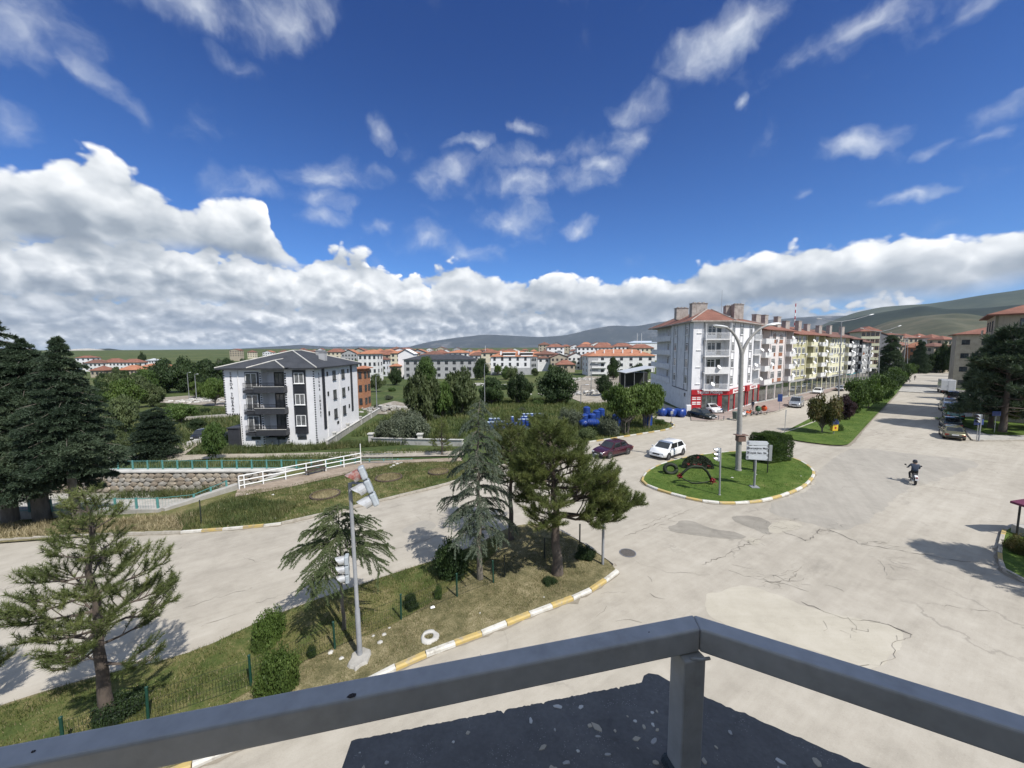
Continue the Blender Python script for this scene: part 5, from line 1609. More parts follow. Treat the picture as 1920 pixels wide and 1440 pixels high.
def hip_roof(mb, x0, x1, y0, y1, z, rise, over=.5, along='x', frac=None):
	"""hip roof with a fascia slab; ridge along x or y"""
	x0 -= over; x1 += over; y0 -= over; y1 += over
	w, d = x1 - x0, y1 - y0
	s = min(w, d) / 2 if frac is None else frac
	if along == 'x': a, b_ = (x0 + s, (y0 + y1) / 2), (x1 - s, (y0 + y1) / 2)
	else: a, b_ = ((x0 + x1) / 2, y0 + s), ((x0 + x1) / 2, y1 - s)
	t = .16
	A, B = (*a, z + rise), (*b_, z + rise)
	c = [(x0, y0, z + t), (x1, y0, z + t), (x1, y1, z + t), (x0, y1, z + t)]
	if along == 'x':
		mb.face(c[0], c[1], B, A); mb.face(c[1], c[2], B); mb.face(c[2], c[3], A, B); mb.face(c[3], c[0], A)
	else:
		mb.face(c[0], c[1], A); mb.face(c[1], c[2], B, A); mb.face(c[2], c[3], B); mb.face(c[3], c[0], A, B)
	return A, B, c
# ---------------- white apartment block with charcoal trim
def white_block():
	Wd, Dp, Ht = 11.9, 14.4, 10.1
	bz = H(-26, 50.7)
	T = thing('apartment_block', 'white three storey apartment block with charcoal hipped roof and checkered edge strips', 'apartment block', (-37.9, 50.35, bz), .012)
	b = MB()
	# body with the recessed balcony bay cut out (x 4.95..7.95) and the left bay hanging over from z 4.1
	b.b2((0, 0, 4.1), (1.88, Dp, Ht))
	b.b2((1.88, 0, -.8), (4.95, Dp, Ht))
	b.b2((4.95, 1.3, -.8), (7.95, Dp, Ht))
	b.b2((7.95, 0, -.8), (Wd, Dp, Ht))
	b.build('wall', M_WHITE, T)
	b = MB(); b.b2((4.95, .02, .0), (7.95, 1.3, 1.0)); b.build('bay_wall', M_GREYW, T)
	b = MB(); b.b2((4.95, .02, Ht - .35), (7.95, 1.3, Ht)); b.build('bay_wall', M_GREYW, T)
	sp = 2.82
	door_m = M_FRAMED
	for i in range(3):
		zt = 9.65 - sp * i
		# left french window in its charcoal surround and its little balcony
		b = MB(); b.b2((2.80, -.06, zt - 2.25), (4.62, .02, zt + .10)); b.b2((2.76, -.5, zt - 2.62), (4.66, -.0, zt - 2.28)); b.build('window_surround', M_CHARC, T)
		window(T, 1.5, 2.1, (3.65, -.065, zt - 2.15), 0, M_FRAME, M_GLASSC, 2, False, transom=False)
		me = railing_mesh(1.86, 1.0, M_BLACKP, .10); link('railing', me, T, (2.78, -.46, zt - 2.30))
		# recessed balcony
		b = MB(); b.b2((5.85, 1.24, zt - 2.25), (7.65, 1.30, zt + .08)); b.build('window_surround', M_CHARC, T)
		window(T, 1.6, 2.1, (6.75, 1.235, zt - 2.2), 0, M_FRAMED, M_GLASSC, 3, False, transom=False)
		b = MB()
		b.b2((4.42, -.95, zt - 2.55), (8.28, -.85, zt - 1.78)); b.b2((4.42, -.85, zt - 2.55), (4.52, -.01, zt - 1.78)); b.b2((8.18, -.85, zt - 2.55), (8.28, -.01, zt - 1.78))
		b.b2((4.52, -.85, zt - 2.45), (8.18, 1.28, zt - 2.30))
		b.build('balcony', M_CHARC, T)
		b = MB(); b.b2((4.38, -.99, zt - 1.78), (8.32, -.83, zt - 1.73)); b.build('balcony_cap', M_CONCW, T)
		me = railing_mesh(3.76, .48, M_BLACKP, .12); link('railing', me, T, (4.46, -.90, zt - 1.72))
		# windows inside the charcoal slatted band
		window(T, 1.25, 1.42, (9.92, -.125, zt - 1.42), 0, M_FRAME, M_GLASSC, 2, True, transom=False)
		# side windows
		for yy, w in ((5.7, 1.0), (8.75, 1.05)):
			window(T, w, 1.35, (Wd + .005, yy, zt - 1.42), R(90), M_FRAMED, M_GLASSC, 2, True)
		window(T, .42, .62, (Wd + .005, 3.6, zt - .72), R(90), M_FRAMED, M_GLASS, 1, False)
		window(T, .42, .62, (Wd + .005, 10.6, zt - .72), R(90), M_FRAMED, M_GLASS, 1, False)
	b = MB(); b.b2((9.07, -.11, 1.55), (10.76, .02, Ht - .1)); b.build('cladding_band', M_CHARC, T)
	slat = MB(); slat.b2((-.62, -.05, 0), (.62, 0, .09)); sm = slat.mesh('slat', M_CHARC)
	for i in range(3):
		zt = 9.65 - sp * i
		for k in range(7):
			link('slat', sm, T, (9.92, -.112, zt - 1.72 - .17 * k))
	# slatted bands on the right hand wall
	sl2 = MB(); sl2.b2((0, -.32, 0), (.05, .32, .09)); sm2 = sl2.mesh('slat', M_CHARC)
	for yy, zb in ((2.35, 1.6), (11.85, 2.6)):
		b = MB(); b.b2((Wd - .02, yy - .36, zb), (Wd + .06, yy + .36, Ht - .05)); b.build('cladding_band', M_CHARC, T)
		if yy < 3:
			for k in range(40): link('slat', sm2, T, (Wd + .062, yy, zb + .12 + k * .205))
	# basement lights
	for xx in (3.75, 7.05, 9.9):
		window(T, 1.15, .42, (xx, -.005 if xx != 7.05 else .018, .72), 0, M_FRAMED, M_GLASS, 2, False)
	window(T, .62, .42, (Wd + .005, 6.3, 1.55), R(90), M_FRAMED, M_GLASS, 2, False)
	# checkered strips
	q = MB(); q.b2((-.09, -.03, 0), (.09, .03, .17)); cm = q.mesh('checker_block', M_BLACKP)
	def strip(x, y, z0, z1, rot=0):
		z = z0
		while z < z1:
			link('checker_block', cm, T, (x, y, z), (0, 0, rot)); z += .315
	strip(.06, -.005, 4.2, Ht - .2); strip(1.95, -.005, -.4, 4.0)
	strip(4.82, -.005, .0, Ht - .4); strip(8.08, -.005, .0, Ht - .4); strip(Wd - .10, -.005, -.4, Ht - .2)
	for k in range(6): link('checker_block', cm, T, (.25 + .31 * k, -.005, 4.10))
	# vertical lettering, one letter under the other
	txt = 'SERDA İNŞAAT'
	for i, ch in enumerate(txt):
		if ch == ' ': continue
		me = text_mesh(ch, .50, .02, bold=.004, name='letter'); me.materials.append(M_BLACKP)
		link('letter', me, T, (.98, -.02, Ht - .55 - i * .465), (R(90), 0, 0))
		link('letter', me, T, (Wd + .02, 1.15, Ht - .75 - i * .52), (R(90), 0, R(90)))
	# drainpipes
	for x, y in ((1.92, -.06), (Wd + .06, 7.35), (Wd + .05, 3.0)):
		b = MB(); b.cyl((x, y, -.3 if y > -.1 and x > 5 else 0), (x, y, Ht - .1 if y != 3.0 else 5.2), .05, None, 8); b.build('drainpipe', M_WHITE2, T)
	# roof
	b = MB()
	A, B, c = hip_roof(b, 0, Wd, 0, Dp, Ht + .04, 2.35, .62, 'y')
	b.b2((-.62, -.62, Ht + .005), (Wd + .62, Dp + .62, Ht + .195))
	# front gablet over the balcony bay
	b.face((3.9, -1.25, Ht + .22), (8.7, -1.25, Ht + .22), (6.3, .9, Ht + 1.12)); b.face((3.9, -1.25, Ht + .22), (6.3, .9, Ht + 1.12), (6.3, 3.3, Ht + 1.25), (3.4, 0.2, Ht + .3))
	b.face((8.7, -1.25, Ht + .22), (9.2, .2, Ht + .3), (6.3, 3.3, Ht + 1.25), (6.3, .9, Ht + 1.12)); b.b2((3.9, -1.25, Ht + .03), (8.7, -.63, Ht + .21))
	rf = b.build('roof', M_TILEK, T)
	b = MB()
	up = Vector((0, 0, .05))
	for p, e in ((c[0], A), (c[1], A), (c[2], B), (c[3], B), (A, B), ((3.9, -1.25, Ht + .22), (6.3, .9, Ht + 1.12)), ((8.7, -1.25, Ht + .22), (6.3, .9, Ht + 1.12)), ((6.3, .9, Ht + 1.12), (6.3, 3.3, Ht + 1.28))):
		b.tube([Vector(p) + up, Vector(e) + up], .085, 6)
	b.build('ridge_tiles', M_CONCW, rf)
	for x, y, w, d, h in ((8.3, 9.3, .9, .9, 1.15), (10.0, 6.6, .85, .85, 1.5)):
		q = MB(); zr = Ht + .2 + 2.2 * min(1, min((Wd + .62 - x), (Dp + .6 - y)) / 6.5)
		q.box((x, y, zr + h / 2 - .6), (w, d, h + .4)); q.box((x, y, zr + h - .38), (w + .16, d + .16, .1)); q.build('chimney', M_GREYW, rf)
	q = MB(); q.b2((7.2, 9.8, Ht + 1.7), (7.6, 13.0, Ht + 2.25)); q.build('roof_parapet', M_CHARC, rf)
	# dark store under the overhanging corner
	b = MB(); b.b2((.35, -.4, -.9), (1.80, 3.0, 2.3)); b.b2((.25, -.5, 2.3), (1.85, 3.1, 2.45)); b.build('lean_to', M_CHARC, T)
	# yard walls
	wl = thing('garden_wall', 'low concrete boundary wall with square pillars running back beside the white block', 'wall', (0, 0, 0))
	pts = [W(613, 839), W(640, 820), W(676, 796), W(712, 773)]
	b = MB()
	for p, e in zip(pts, pts[1:]):
		b.bar(p + Vector((0, 0, .3)), e + Vector((0, 0, .3)), .22, 1.1)
	b.build('wall_panel', M_CONC, wl)
	b = MB()
	for p, e in zip(pts, pts[1:]):
		b.bar(p + Vector((0, 0, .89)), e + Vector((0, 0, .89)), .34, .07)
	b.build('coping', M_CONCW, wl)
	for f in ((628, 829), (653, 811), (676, 796), (695, 784)):
		p = W(*f); q = MB(); q.box((p.x, p.y, p.z + .65), (.34, .34, 1.3)); q.box((p.x, p.y, p.z + 1.36), (.52, .52, .16)); q.build('pillar', M_CONCW, wl)
	wl = thing('garden_wall', 'low pale garden wall with two square pillars in front of the silvery bushes', 'wall', (0, 0, 0))
	p, e = W(694, 831), W(868, 836)
	b = MB(); b.bar(p + Vector((0, 0, .3)), e + Vector((0, 0, .3)), .25, .75); b.build('wall_panel', M_CONCW, wl)
	b = MB(); b.bar(p + Vector((0, 0, .71)), e + Vector((0, 0, .71)), .40, .07); b.build('coping', M_CONCW, wl)
	for f in ((696, 831), (788, 833)):
		p = W(*f); q = MB(); q.box((p.x, p.y, p.z + .6), (.5, .5, 1.25)); q.box((p.x, p.y, p.z + 1.27), (.72, .72, .14)); q.build('pillar', M_CONCW, wl)
	wl = thing('garden_wall', 'pale ramp wall in front of the black parked car', 'wall', (0, 0, 0))
	p, e = W(352, 836), W(432, 815)
	b = MB(); b.bar(p + Vector((0, 0, .2)), e + Vector((0, 0, .2)), .25, .7); b.build('wall_panel', M_CONCW, wl)
	b = MB(); p, e = W(312, 790), W(450, 780); b.bar(p + Vector((0, 0, .2)), e + Vector((0, 0, .2)), .25, .8)
	o = b.build('garden_wall', M_CONC); tag(o, 'long thin boundary wall on the meadow left of the white block', 'wall')
white_block()
# ---------------- grey white corner block with the red shop
DISHES = []
def grey_block():
	C1, C2, C3, C0 = Vector((28.3, 60.4)), Vector((34.2, 60.5)), Vector((46.0, 71.4)), Vector((31.45, 86.7))
	zb = 0.1
	FL = [3.45, 6.1, 8.75, 11.4]; TOP = 14.05
	T = thing('apartment_block', 'grey and white corner apartment block with red tiled roof above a red fronted shop', 'apartment block', (C1.x, C1.y, zb))
	def L(p, z=0): return (p[0] - C1.x, p[1] - C1.y, z)
	C4 = Vector((40.5, 90))
	dB = (C3 - C2).normalized(); nB = Vector((dB.y, -dB.x)); dL = (C0 - C1).normalized(); nL = Vector((-dL.y, dL.x))
	rzB = math.atan2(dB.y, dB.x); rzL = math.atan2(dL.y, dL.x) + math.pi
	# the setback of the left face after 11.8 m
	s1 = C1 + dL * 11.8
	inn = -nL * 1.1
	# recess of balcony bay on face A (x 1.75..5.75 deep 1.4) and on face B (11.7..15.7)
	A = lambda x, y=0: C1 + Vector((x, y))
	Bp = lambda s, d=0: C2 + dB * s - nB * d
	ground = [C1, C2, C3, C4, C0 , ]
	b = MB(); b.prism([L(p)[:2] for p in ground], -.4, FL[0]); b.build('ground_floor_wall', M_BLUEW, T)
	up = [C1, A(1.7), A(1.7, 1.4), A(5.7, 1.4), A(5.7), C2, Bp(11.7), Bp(11.7, 1.3), Bp(15.6, 1.3), Bp(15.6), C3, C4, C0 + inn, s1 + inn, s1]
	b = MB(); b.prism([L(p)[:2] for p in up], FL[0], TOP); b.build('wall', M_BLUEW, T)
	# white faces (render panels stand 2 cm proud)
	def panel(p, d, s0, s1_, z0, z1, mat, nrm, out=.02, name='wall_panel', th=.03):
		a = p + d * s0 + nrm * out; e = p + d * s1_ + nrm * out
		q = MB(); q.bar((*L(a)[:2], (z0 + z1) / 2), (*L(e)[:2], (z0 + z1) / 2), th, z1 - z0); return q.build(name, mat, T)
	nA = Vector((0, -1)); dA = Vector((1, 0))
	panel(C1, dA, 0, 1.68, FL[0] + .05, TOP - .05, M_WHITE, nA)
	panel(C2, dB, .02, 11.65, FL[0] + .05, TOP - .05, M_WHITE, nB)
	panel(C1, dA, 5.72, 5.88, FL[0] + .05, TOP - .05, M_WHITE, nA)
	for s in (.35, 1.75, 4.25, 5.75, 9.1, 10.6):
		panel(C2, dB, s - .09, s + .09, FL[0] + .5, TOP - .1, M_STRIP, nB, .05, 'trim_strip')
	for s in (1.85, 3.65, 7.9, 10.1):
		panel(C1, dL, s - .09, s + .09, FL[0] - .3, TOP - .1, M_STRIP, nL, .03, 'trim_strip')
	panel(C1, dL, 1.7, 10.2, FL[0] - .45, FL[0] - .28, M_STRIP, nL, .03, 'trim_strip')
	panel(C1, dA, 1.58, 1.68, 0, TOP - .1, M_STRIP, nA, .045, 'drainpipe', .06)
	floors = ['first', 'second', 'third', 'fourth']
	rail = railing_mesh(4.0, .95, M_FRAME, .16, w=.018)
	railB = railing_mesh(3.8, .95, M_FRAME, .16, w=.018)
	for i, z in enumerate(FL):
		window(T, .60, 1.15, L(A(.95), z + .95) , 0, M_FRAME, M_GLASS, 1, True, arch=True)
		# balcony bay on face A
		window(T, 1.3, 1.5, L(A(3.6, 1.385), z + .6), 0, M_FRAME, M_GLASS, 2, False)
		window(T, .85, 2.1, L(A(4.75, 1.385), z + .08), 0, M_FRAME, M_GLASS, 1, False, name='door')
		q = MB(); q.b2((1.72, -.55, z - .16), (5.78, 1.39, z - .003)); q.build('balcony_slab', M_WHITE2, T)
		if i == 1:
			q = MB(); q.b2((1.75, -.53, z), (5.75, -.45, z + .95)); q.build('balcony_screen', M_WHITE2, T)
		else:
			link('railing', rail, T, (1.74, -.5, z))
		q = MB(); q.cyl((1.80, -.48, z), (1.80, -.48, z + 2.5), .05, None, 6); q.cyl((5.72, -.48, z), (5.72, -.48, z + 2.5), .05, None, 6); q.build('balcony_post', M_WHITE2, T)
		# the face along the avenue
		for s in (1.05, 5.0, 9.85):
			p = C2 + dB * s + nB * .036
			window(T, 1.15, 1.45, L(p, z + .75), rzB, M_FRAME, M_GLASSC if (i + int(s)) % 2 else M_GLASS, 2, True)
		p = Bp(13.6, 1.285); window(T, 1.5, 1.5, L(p, z + .65), rzB, M_FRAME, M_GLASS, 2, False)
		a, e = Bp(11.72, -.3), Bp(15.58, -.3); a2, e2 = Bp(11.72, .5), Bp(15.58, .5)
		q = MB(); q.bar((*L(a2)[:2], z - .08), (*L(e2)[:2], z - .08), 1.6, .15); q.build('balcony_slab', M_WHITE2, T)
		link('railing', railB, T, L(a, z), (0, 0, rzB))
		# left face
		for s in (2.75, 9.0):
			p = C1 + dL * s + nL * .006
			window(T, 1.2, 1.4, L(p, z + .75), rzL, M_FRAME, M_GLASS, 2, True)
		for s in (13.6, 17.5):
			p = s1 + inn + dL * (s - 11.8) + nL * .006
			window(T, 1.1, 1.4 if s > 14 else 2.0, L(p, z + (.75 if s > 14 else .15)), rzL, M_FRAME, M_GLASS, 2, False)
		a = s1 + dL * .1; e = C0
		q = MB(); q.bar((*L(a - nL * .5)[:2], z - .06), (*L(e - nL * .5)[:2], z - .06), 1.2, .14); q.build('balcony_slab', M_WHITE2, T)
		q = MB(); q.bar((*L(a + nL * .05)[:2], z + .46), (*L(e + nL * .05)[:2], z + .46), .1, .88); q.build('balcony_parapet', M_BLUEW, T)
	window(T, .55, .62, L(C1 + dL * 2.9 + nL * .01, 2.0), rzL, M_STRIP, M_GLASS, 1, False)
	# roof
	eav = [C1 + Vector((-.7, -.7)), C2 + Vector((.3, -.75)), C3 + nB * .5 + dB * .1, C4 + Vector((.5, .5)), C0 + Vector((-.75, .5))]
	b = MB(); b.prism([L(p)[:2] for p in eav], TOP, TOP + .18); b.build('eave', M_CHIM, T)
	n = len(eav)
	rid = [Vector((33.4, 66.5)), Vector((34.3, 66.9)), Vector((39.5, 75.5)), Vector((38.5, 82)), Vector((35.5, 82))]
	b = MB()
	for i in range(n):
		j = (i + 1) % n
		b.face(L(eav[i], TOP + .18), L(eav[j], TOP + .18), L(rid[j], TOP + 2.5), L(rid[i], TOP + 2.5))
	b.face(*[L(p, TOP + 2.5) for p in rid])
	rf = b.build('roof', M_TILER, T)
	b = MB()
	for i in range(n): b.tube([Vector(L(eav[i], TOP + .22)), Vector(L(rid[i], TOP + 2.55))], .09, 6)
	b.build('ridge_tiles', M_CHIM, rf)
	for x, y, w, d, z0, z1 in ((31.9, 66.6, 2.6, 1.0, 15.2, 17.5), (31.6, 72.5, 2.2, 1.0, 15.2, 17.3), (38.0, 68.7, .9, .9, 15.6, 17.2), (39.2, 67.7, 1.6, 1.1, 14.9, 17.4)):
		q = MB(); q.b2((x - w / 2 - C1.x, y - d / 2 - C1.y, z0), (x + w / 2 - C1.x, y + d / 2 - C1.y, z1)); q.b2((x - w / 2 - .08 - C1.x, y - d / 2 - .08 - C1.y, z1), (x + w / 2 + .08 - C1.x, y + d / 2 + .08 - C1.y, z1 + .08))
		for k in range(3): q.box((x - w * .3 + k * w * .3 - C1.x, y - C1.y, z1 + .16), (w * .12, d * .7, .16))
		q.build('chimney', M_CHIM, rf)
	q = MB(); q.cyl(L((36.6, 68.0), 16.2), L((36.6, 68.0), 20.0), .035, .02, 6); q.build('antenna', M_STEEL, rf)
	# ---- the shop
	fascia = [panel(C1, dA, 0, 5.95, 2.62, 3.42, M_RED, nA, .12, 'shop_fascia', .2), panel(C2, dB, -.05, 15.9, 2.62, 3.42, M_RED, nB, .12, 'shop_fascia', .2)]
	panel(C1, dA, 0, 1.65, 0.02, 2.62, M_RED, nA, .06, 'price_board', .1)
	panel(C1, dA, 4.2, 4.85, 0.02, 2.62, M_RED, nA, .08, 'shop_pillar', .14)
	panel(C1, dA, 1.66, 4.19, .06, 2.62, M_SHOPG, nA, .025, 'shop_window', .03)
	panel(C1, dA, 4.86, 5.9, .06, 2.62, M_SHOPG, nA, .025, 'shop_window', .03)
	for x in (2.4, 3.3): panel(C1, dA, x - .03, x + .03, .06, 2.62, M_STEEL, nA, .05, 'window_bar', .04)
	sb = [0.0, 2.6, 5.2, 8.3, 9.4, 12.6, 15.6]
	for s in sb: panel(C2, dB, s, s + .38, .02, 2.62, M_RED, nB, .08, 'shop_pillar', .14)
	for a, e in zip(sb, sb[1:]): panel(C2, dB, a + .39, e - .01, .06, 2.62, M_SHOPG, nB, .025, 'shop_window', .03)
	panel(C2, dB, 1.6, 7.3, 2.68, 3.36, M_FRAME, nB, .225, 'sign_strip', .02)
	panel(C2, dB, 10.0, 14.4, 2.68, 3.36, M_FRAME, nB, .225, 'sign_strip', .02)
	panel(C2, dB, 7.9, 9.6, 2.5, 3.5, M_RED, nB, .25, 'sign_box', .3)
	me = text_mesh('Tophan Mobilya', .62, .015, bold=.012); me.materials.append(M_FRAME); link('lettering', me, T, L(A(2.85, -.235), 3.05), (R(90), 0, 0))
	for s, t, sz in ((4.45, 'Tophan Mobilya & Züccaciye', .40), (12.2, 'Mobilya Halı', .5)):
		me = text_mesh(t, sz, .01, bold=.006); me.materials.append(M_RED); link('lettering', me, T, L(C2 + dB * s + nB * .245, 3.02), (R(90), 0, rzB))
	q = MB()
	for k, z in enumerate((2.18, 1.86, 1.36, 1.08)):
		for x in (.17, .90): q.b2((x, -.128, z), (x + .60, -.112, z + (.10 if k == 0 else .17)))
	q.build('price_lettering', M_FRAME, T)
	for (s, z, fl, d, who) in ((3.9, 6.1, 'second', -.62, 'A'), (3.0, 3.45, 'first', -.62, 'A')):
		DISHES.append(((C1.x + s, C1.y + d, zb + z + .9), 0.0, 'white satellite dish on the %s floor corner balcony of the grey white block' % fl))
	for z, fl, s in ((6.1, 'second', 11.9), (8.75, 'third', 15.2), (3.45, 'first', 15.3)):
		p = Bp(s, -.5); DISHES.append(((p.x, p.y, zb + z + .8), rzB, 'white satellite dish on the %s floor avenue balcony of the grey white block' % fl))
grey_block()
# ---------------- the row of blocks along the avenue
ROW0 = Vector((46.15, 71.6)); ROWD = Vector((.794, .608)); ROWN = Vector((.608, -.794)); ROWR = math.atan2(.608, .794)
def row_block(name, label, t0, t1, wall, cols, eave=13.9, roof=None, floors=4, gz=3.4, spandrel=None, depth=12, shop=None, strips=(), chim=(), back=0.0, drop=0.0):
	L_ = t1 - t0 - .06
	p = ROW0 + ROWD * (t0 + .03)
	z0 = H(p.x, p.y) + .1 - drop
	T = thing(name, label, 'apartment block', (p.x, p.y, z0), ROWR)
	fh = (eave - gz) / floors
	# body pieces around the recessed bays
	b = MB(); x = 0
	for (a, e, kind, mat) in cols:
		if kind == 'balc':
			if a > x: b.b2((x, 0, gz), (a, depth, eave))
			b.b2((a, 1.2, gz), (e, depth, eave)); x = e
	if x < L_: b.b2((x, 0, gz), (L_, depth, eave))
	b.build('wall', wall, T)
	b = MB(); b.b2((0, .25, -.6), (L_, depth, gz - .002)); b.build('ground_floor_wall', M_GREYW, T)
	q = MB(); n = max(2, int(L_ / 3.4))
	for k in range(n):
		a, e = L_ * k / n + .25, L_ * (k + 1) / n - .25
		w_ = MB(); w_.b2((a, .2, .1), (e, .26, gz - .55)); w_.build('shop_window', M_SHOPG, T)
		q.b2((a - .25, .12, 0), (a, .26, gz - .3))
	q.b2((L_ - .25, .12, 0), (L_, .26, gz - .3)); q.build('shop_pillar', wall if shop is None else M_GREYW, T)
	f = MB(); f.b2((0.02, .10, gz - .52), (L_ - .02, .27, gz - .02)); f.build('shop_fascia', shop or M_GREYW, T)
	fl = ['first', 'second', 'third', 'fourth', 'fifth']
	rg = random.Random(int(t0 * 10))
	for i in range(floors):
		z = gz + fh * i
		for (a, e, kind, mat) in cols:
			c = (a + e) / 2; w = e - a
			if kind == 'win':
				window(T, w, fh * .56, (c, -.004, z + fh * .30), 0, M_FRAME, rg.choice([M_GLASS, M_GLASSC]), 2 if w < 1.7 else 3, mat is None)
				if mat is not None:
					s = MB(); s.b2((a + .01, -.03, z + .02), (e - .01, .01, z + fh * .28)); s.build('spandrel', mat, T)
			elif kind == 'balc':
				window(T, min(1.5, w * .45), fh * .55, (a + w * .32, 1.19, z + fh * .28), 0, M_FRAME, M_GLASS, 2, False)
				window(T, .8, fh * .76, (a + w * .72, 1.19, z + .05), 0, M_FRAME, M_GLASS, 1, False, name='door')
				s = MB(); s.b2((a, -.75, z - .14), (e, 1.19, z - .004)); s.build('balcony_slab', M_WHITE2, T)
				s = MB(); s.b2((a, -.77, z), (e, -.68, z + fh * .34)); s.b2((a, -.68, z), (a + .09, -.01, z + fh * .34)); s.b2((e - .09, -.68, z), (e, -.01, z + fh * .34))
				s.build('balcony_parapet', mat or M_WHITE2, T)
				if rg.random() < .62:
					q_ = p + ROWD * (a + w * rg.uniform(.2, .9)) + ROWN * .95
					DISHES.append(((q_.x, q_.y, z0 + z + fh * .45), ROWR, 'white satellite dish on a %s floor balcony of the %s' % (fl[i], ' '.join(label.split()[:5]))))
				elif rg.random() < .5:
					s = MB()
					for k in range(4): s.b2((a + .3 + k * w * .2, -.86, z + fh * .1 + .1 * (k % 2)), (a + .3 + k * w * .2 + w * .15, -.83, z + fh * .36))
					s.build('laundry', rg.choice([M_FRAME, M_PINK, M_BLUEW, M_BROWN]), T)
	for i in range(floors):
		for k, (a, e, kind, mat) in enumerate(cols):
			if kind == 'win' and rg.random() < .28:
				z = gz + fh * i + fh * .12
				q = MB(); q.b2((e + .12, -.34, z), (e + .82, -.02, z + .5)); q.b2((e + .16, -.30, z - .08), (e + .24, -.0, z)); q.build('air_conditioner', M_WHITE2, T)
	for s_ in strips:
		q = MB(); q.b2((s_ - .07, -.06, gz), (s_ + .07, .01, eave)); q.build('trim_strip', M_STRIP, T)
	b = MB()
	hip_roof(b, 0, L_, 0, depth, eave + .02, 2.3, 0.0, 'x', 1.5)
	b.face((-.02, -.9, eave + .02), (L_ + .02, -.9, eave + .02), (L_ + .02, .05, eave + .22), (-.02, .05, eave + .22))
	b.b2((0, -.9, eave - .10), (L_, depth + .3, eave + .015))
	rf = b.build('roof', roof or M_TILER, T)
	for (x, y, w, h) in chim:
		q = MB(); q.box((x, y, eave + 1.0 + h / 2), (w, .8, h + 1.2)); q.box((x, y, eave + 1.65 + h), (w + .14, .94, .1)); q.build('chimney', M_CHIM, rf)
	return T
row_block('apartment_block', 'pink white block with terracotta panels between its windows', 0, 17, M_PINK,
		  [(.3, 4.1, 'balc', M_WHITE2), (5.3, 7.2, 'win', M_BROWN), (9.0, 11.0, 'win', M_BROWN), (12.8, 16.4, 'balc', M_WHITE2)], 13.6, chim=((4, 2.5, 2.2, 1.4), (9.5, 3, 1.6, 1.6), (14, 2.2, 1.8, 1.4)), strips=(4.6, 12.2))
row_block('apartment_block', 'mustard yellow block with open balconies', 17, 39.5, M_OLV,
		  [(.4, 2.6, 'win', None), (3.2, 4.8, 'win', None), (5.8, 7.6, 'win', None), (9.2, 13.8, 'balc', M_YEL), (15.2, 16.8, 'win', None), (17.6, 21.8, 'balc', M_WHITE2)], 13.2, chim=((3, 2.5, 2.4, 1.3), (11, 2.5, 2.0, 1.6), (19, 3, 2.2, 1.2)), strips=(8.3, 14.6))
row_block('apartment_block', 'pale yellow block with a long row of curtained windows', 39.5, 62.3, M_YEL,
		  [(.5, 4.6, 'balc', M_YEL), (5.8, 7.4, 'win', None), (8.2, 9.8, 'win', None), (10.8, 12.4, 'win', None), (13.6, 15.2, 'win', None), (16.6, 18.2, 'win', None), (19.0, 22.4, 'balc', M_WHITE2)], 13.2, roof=M_TILEB, chim=((4, 2.5, 2.4, 1.3), (13, 2.5, 2.0, 1.6)), strips=(5.2, 18.6))
row_block('apartment_block', 'narrow charcoal and white block with a turquoise shop front', 62.3, 78, M_CHARC,
		  [(.6, 3.0, 'balc', M_WHITE2), (3.8, 5.2, 'win', M_CHARC), (6.2, 8.2, 'win', M_WHITE2), (9.4, 11.0, 'win', M_CHARC), (12.0, 15.0, 'balc', M_WHITE2)], 13.2, roof=M_TILEB, shop=surf('turquoise_sign', (.05, .27, .33), None, 2, .4), chim=((5, 3, 2.6, 2.0),))
row_block('apartment_block', 'plain grey block at the far end of the avenue row', 78, 90, M_GREYW,
		  [(1, 3, 'win', None), (4.5, 6.5, 'win', None), (8, 10.5, 'balc', M_WHITE2)], 12.6, roof=M_TILEB)
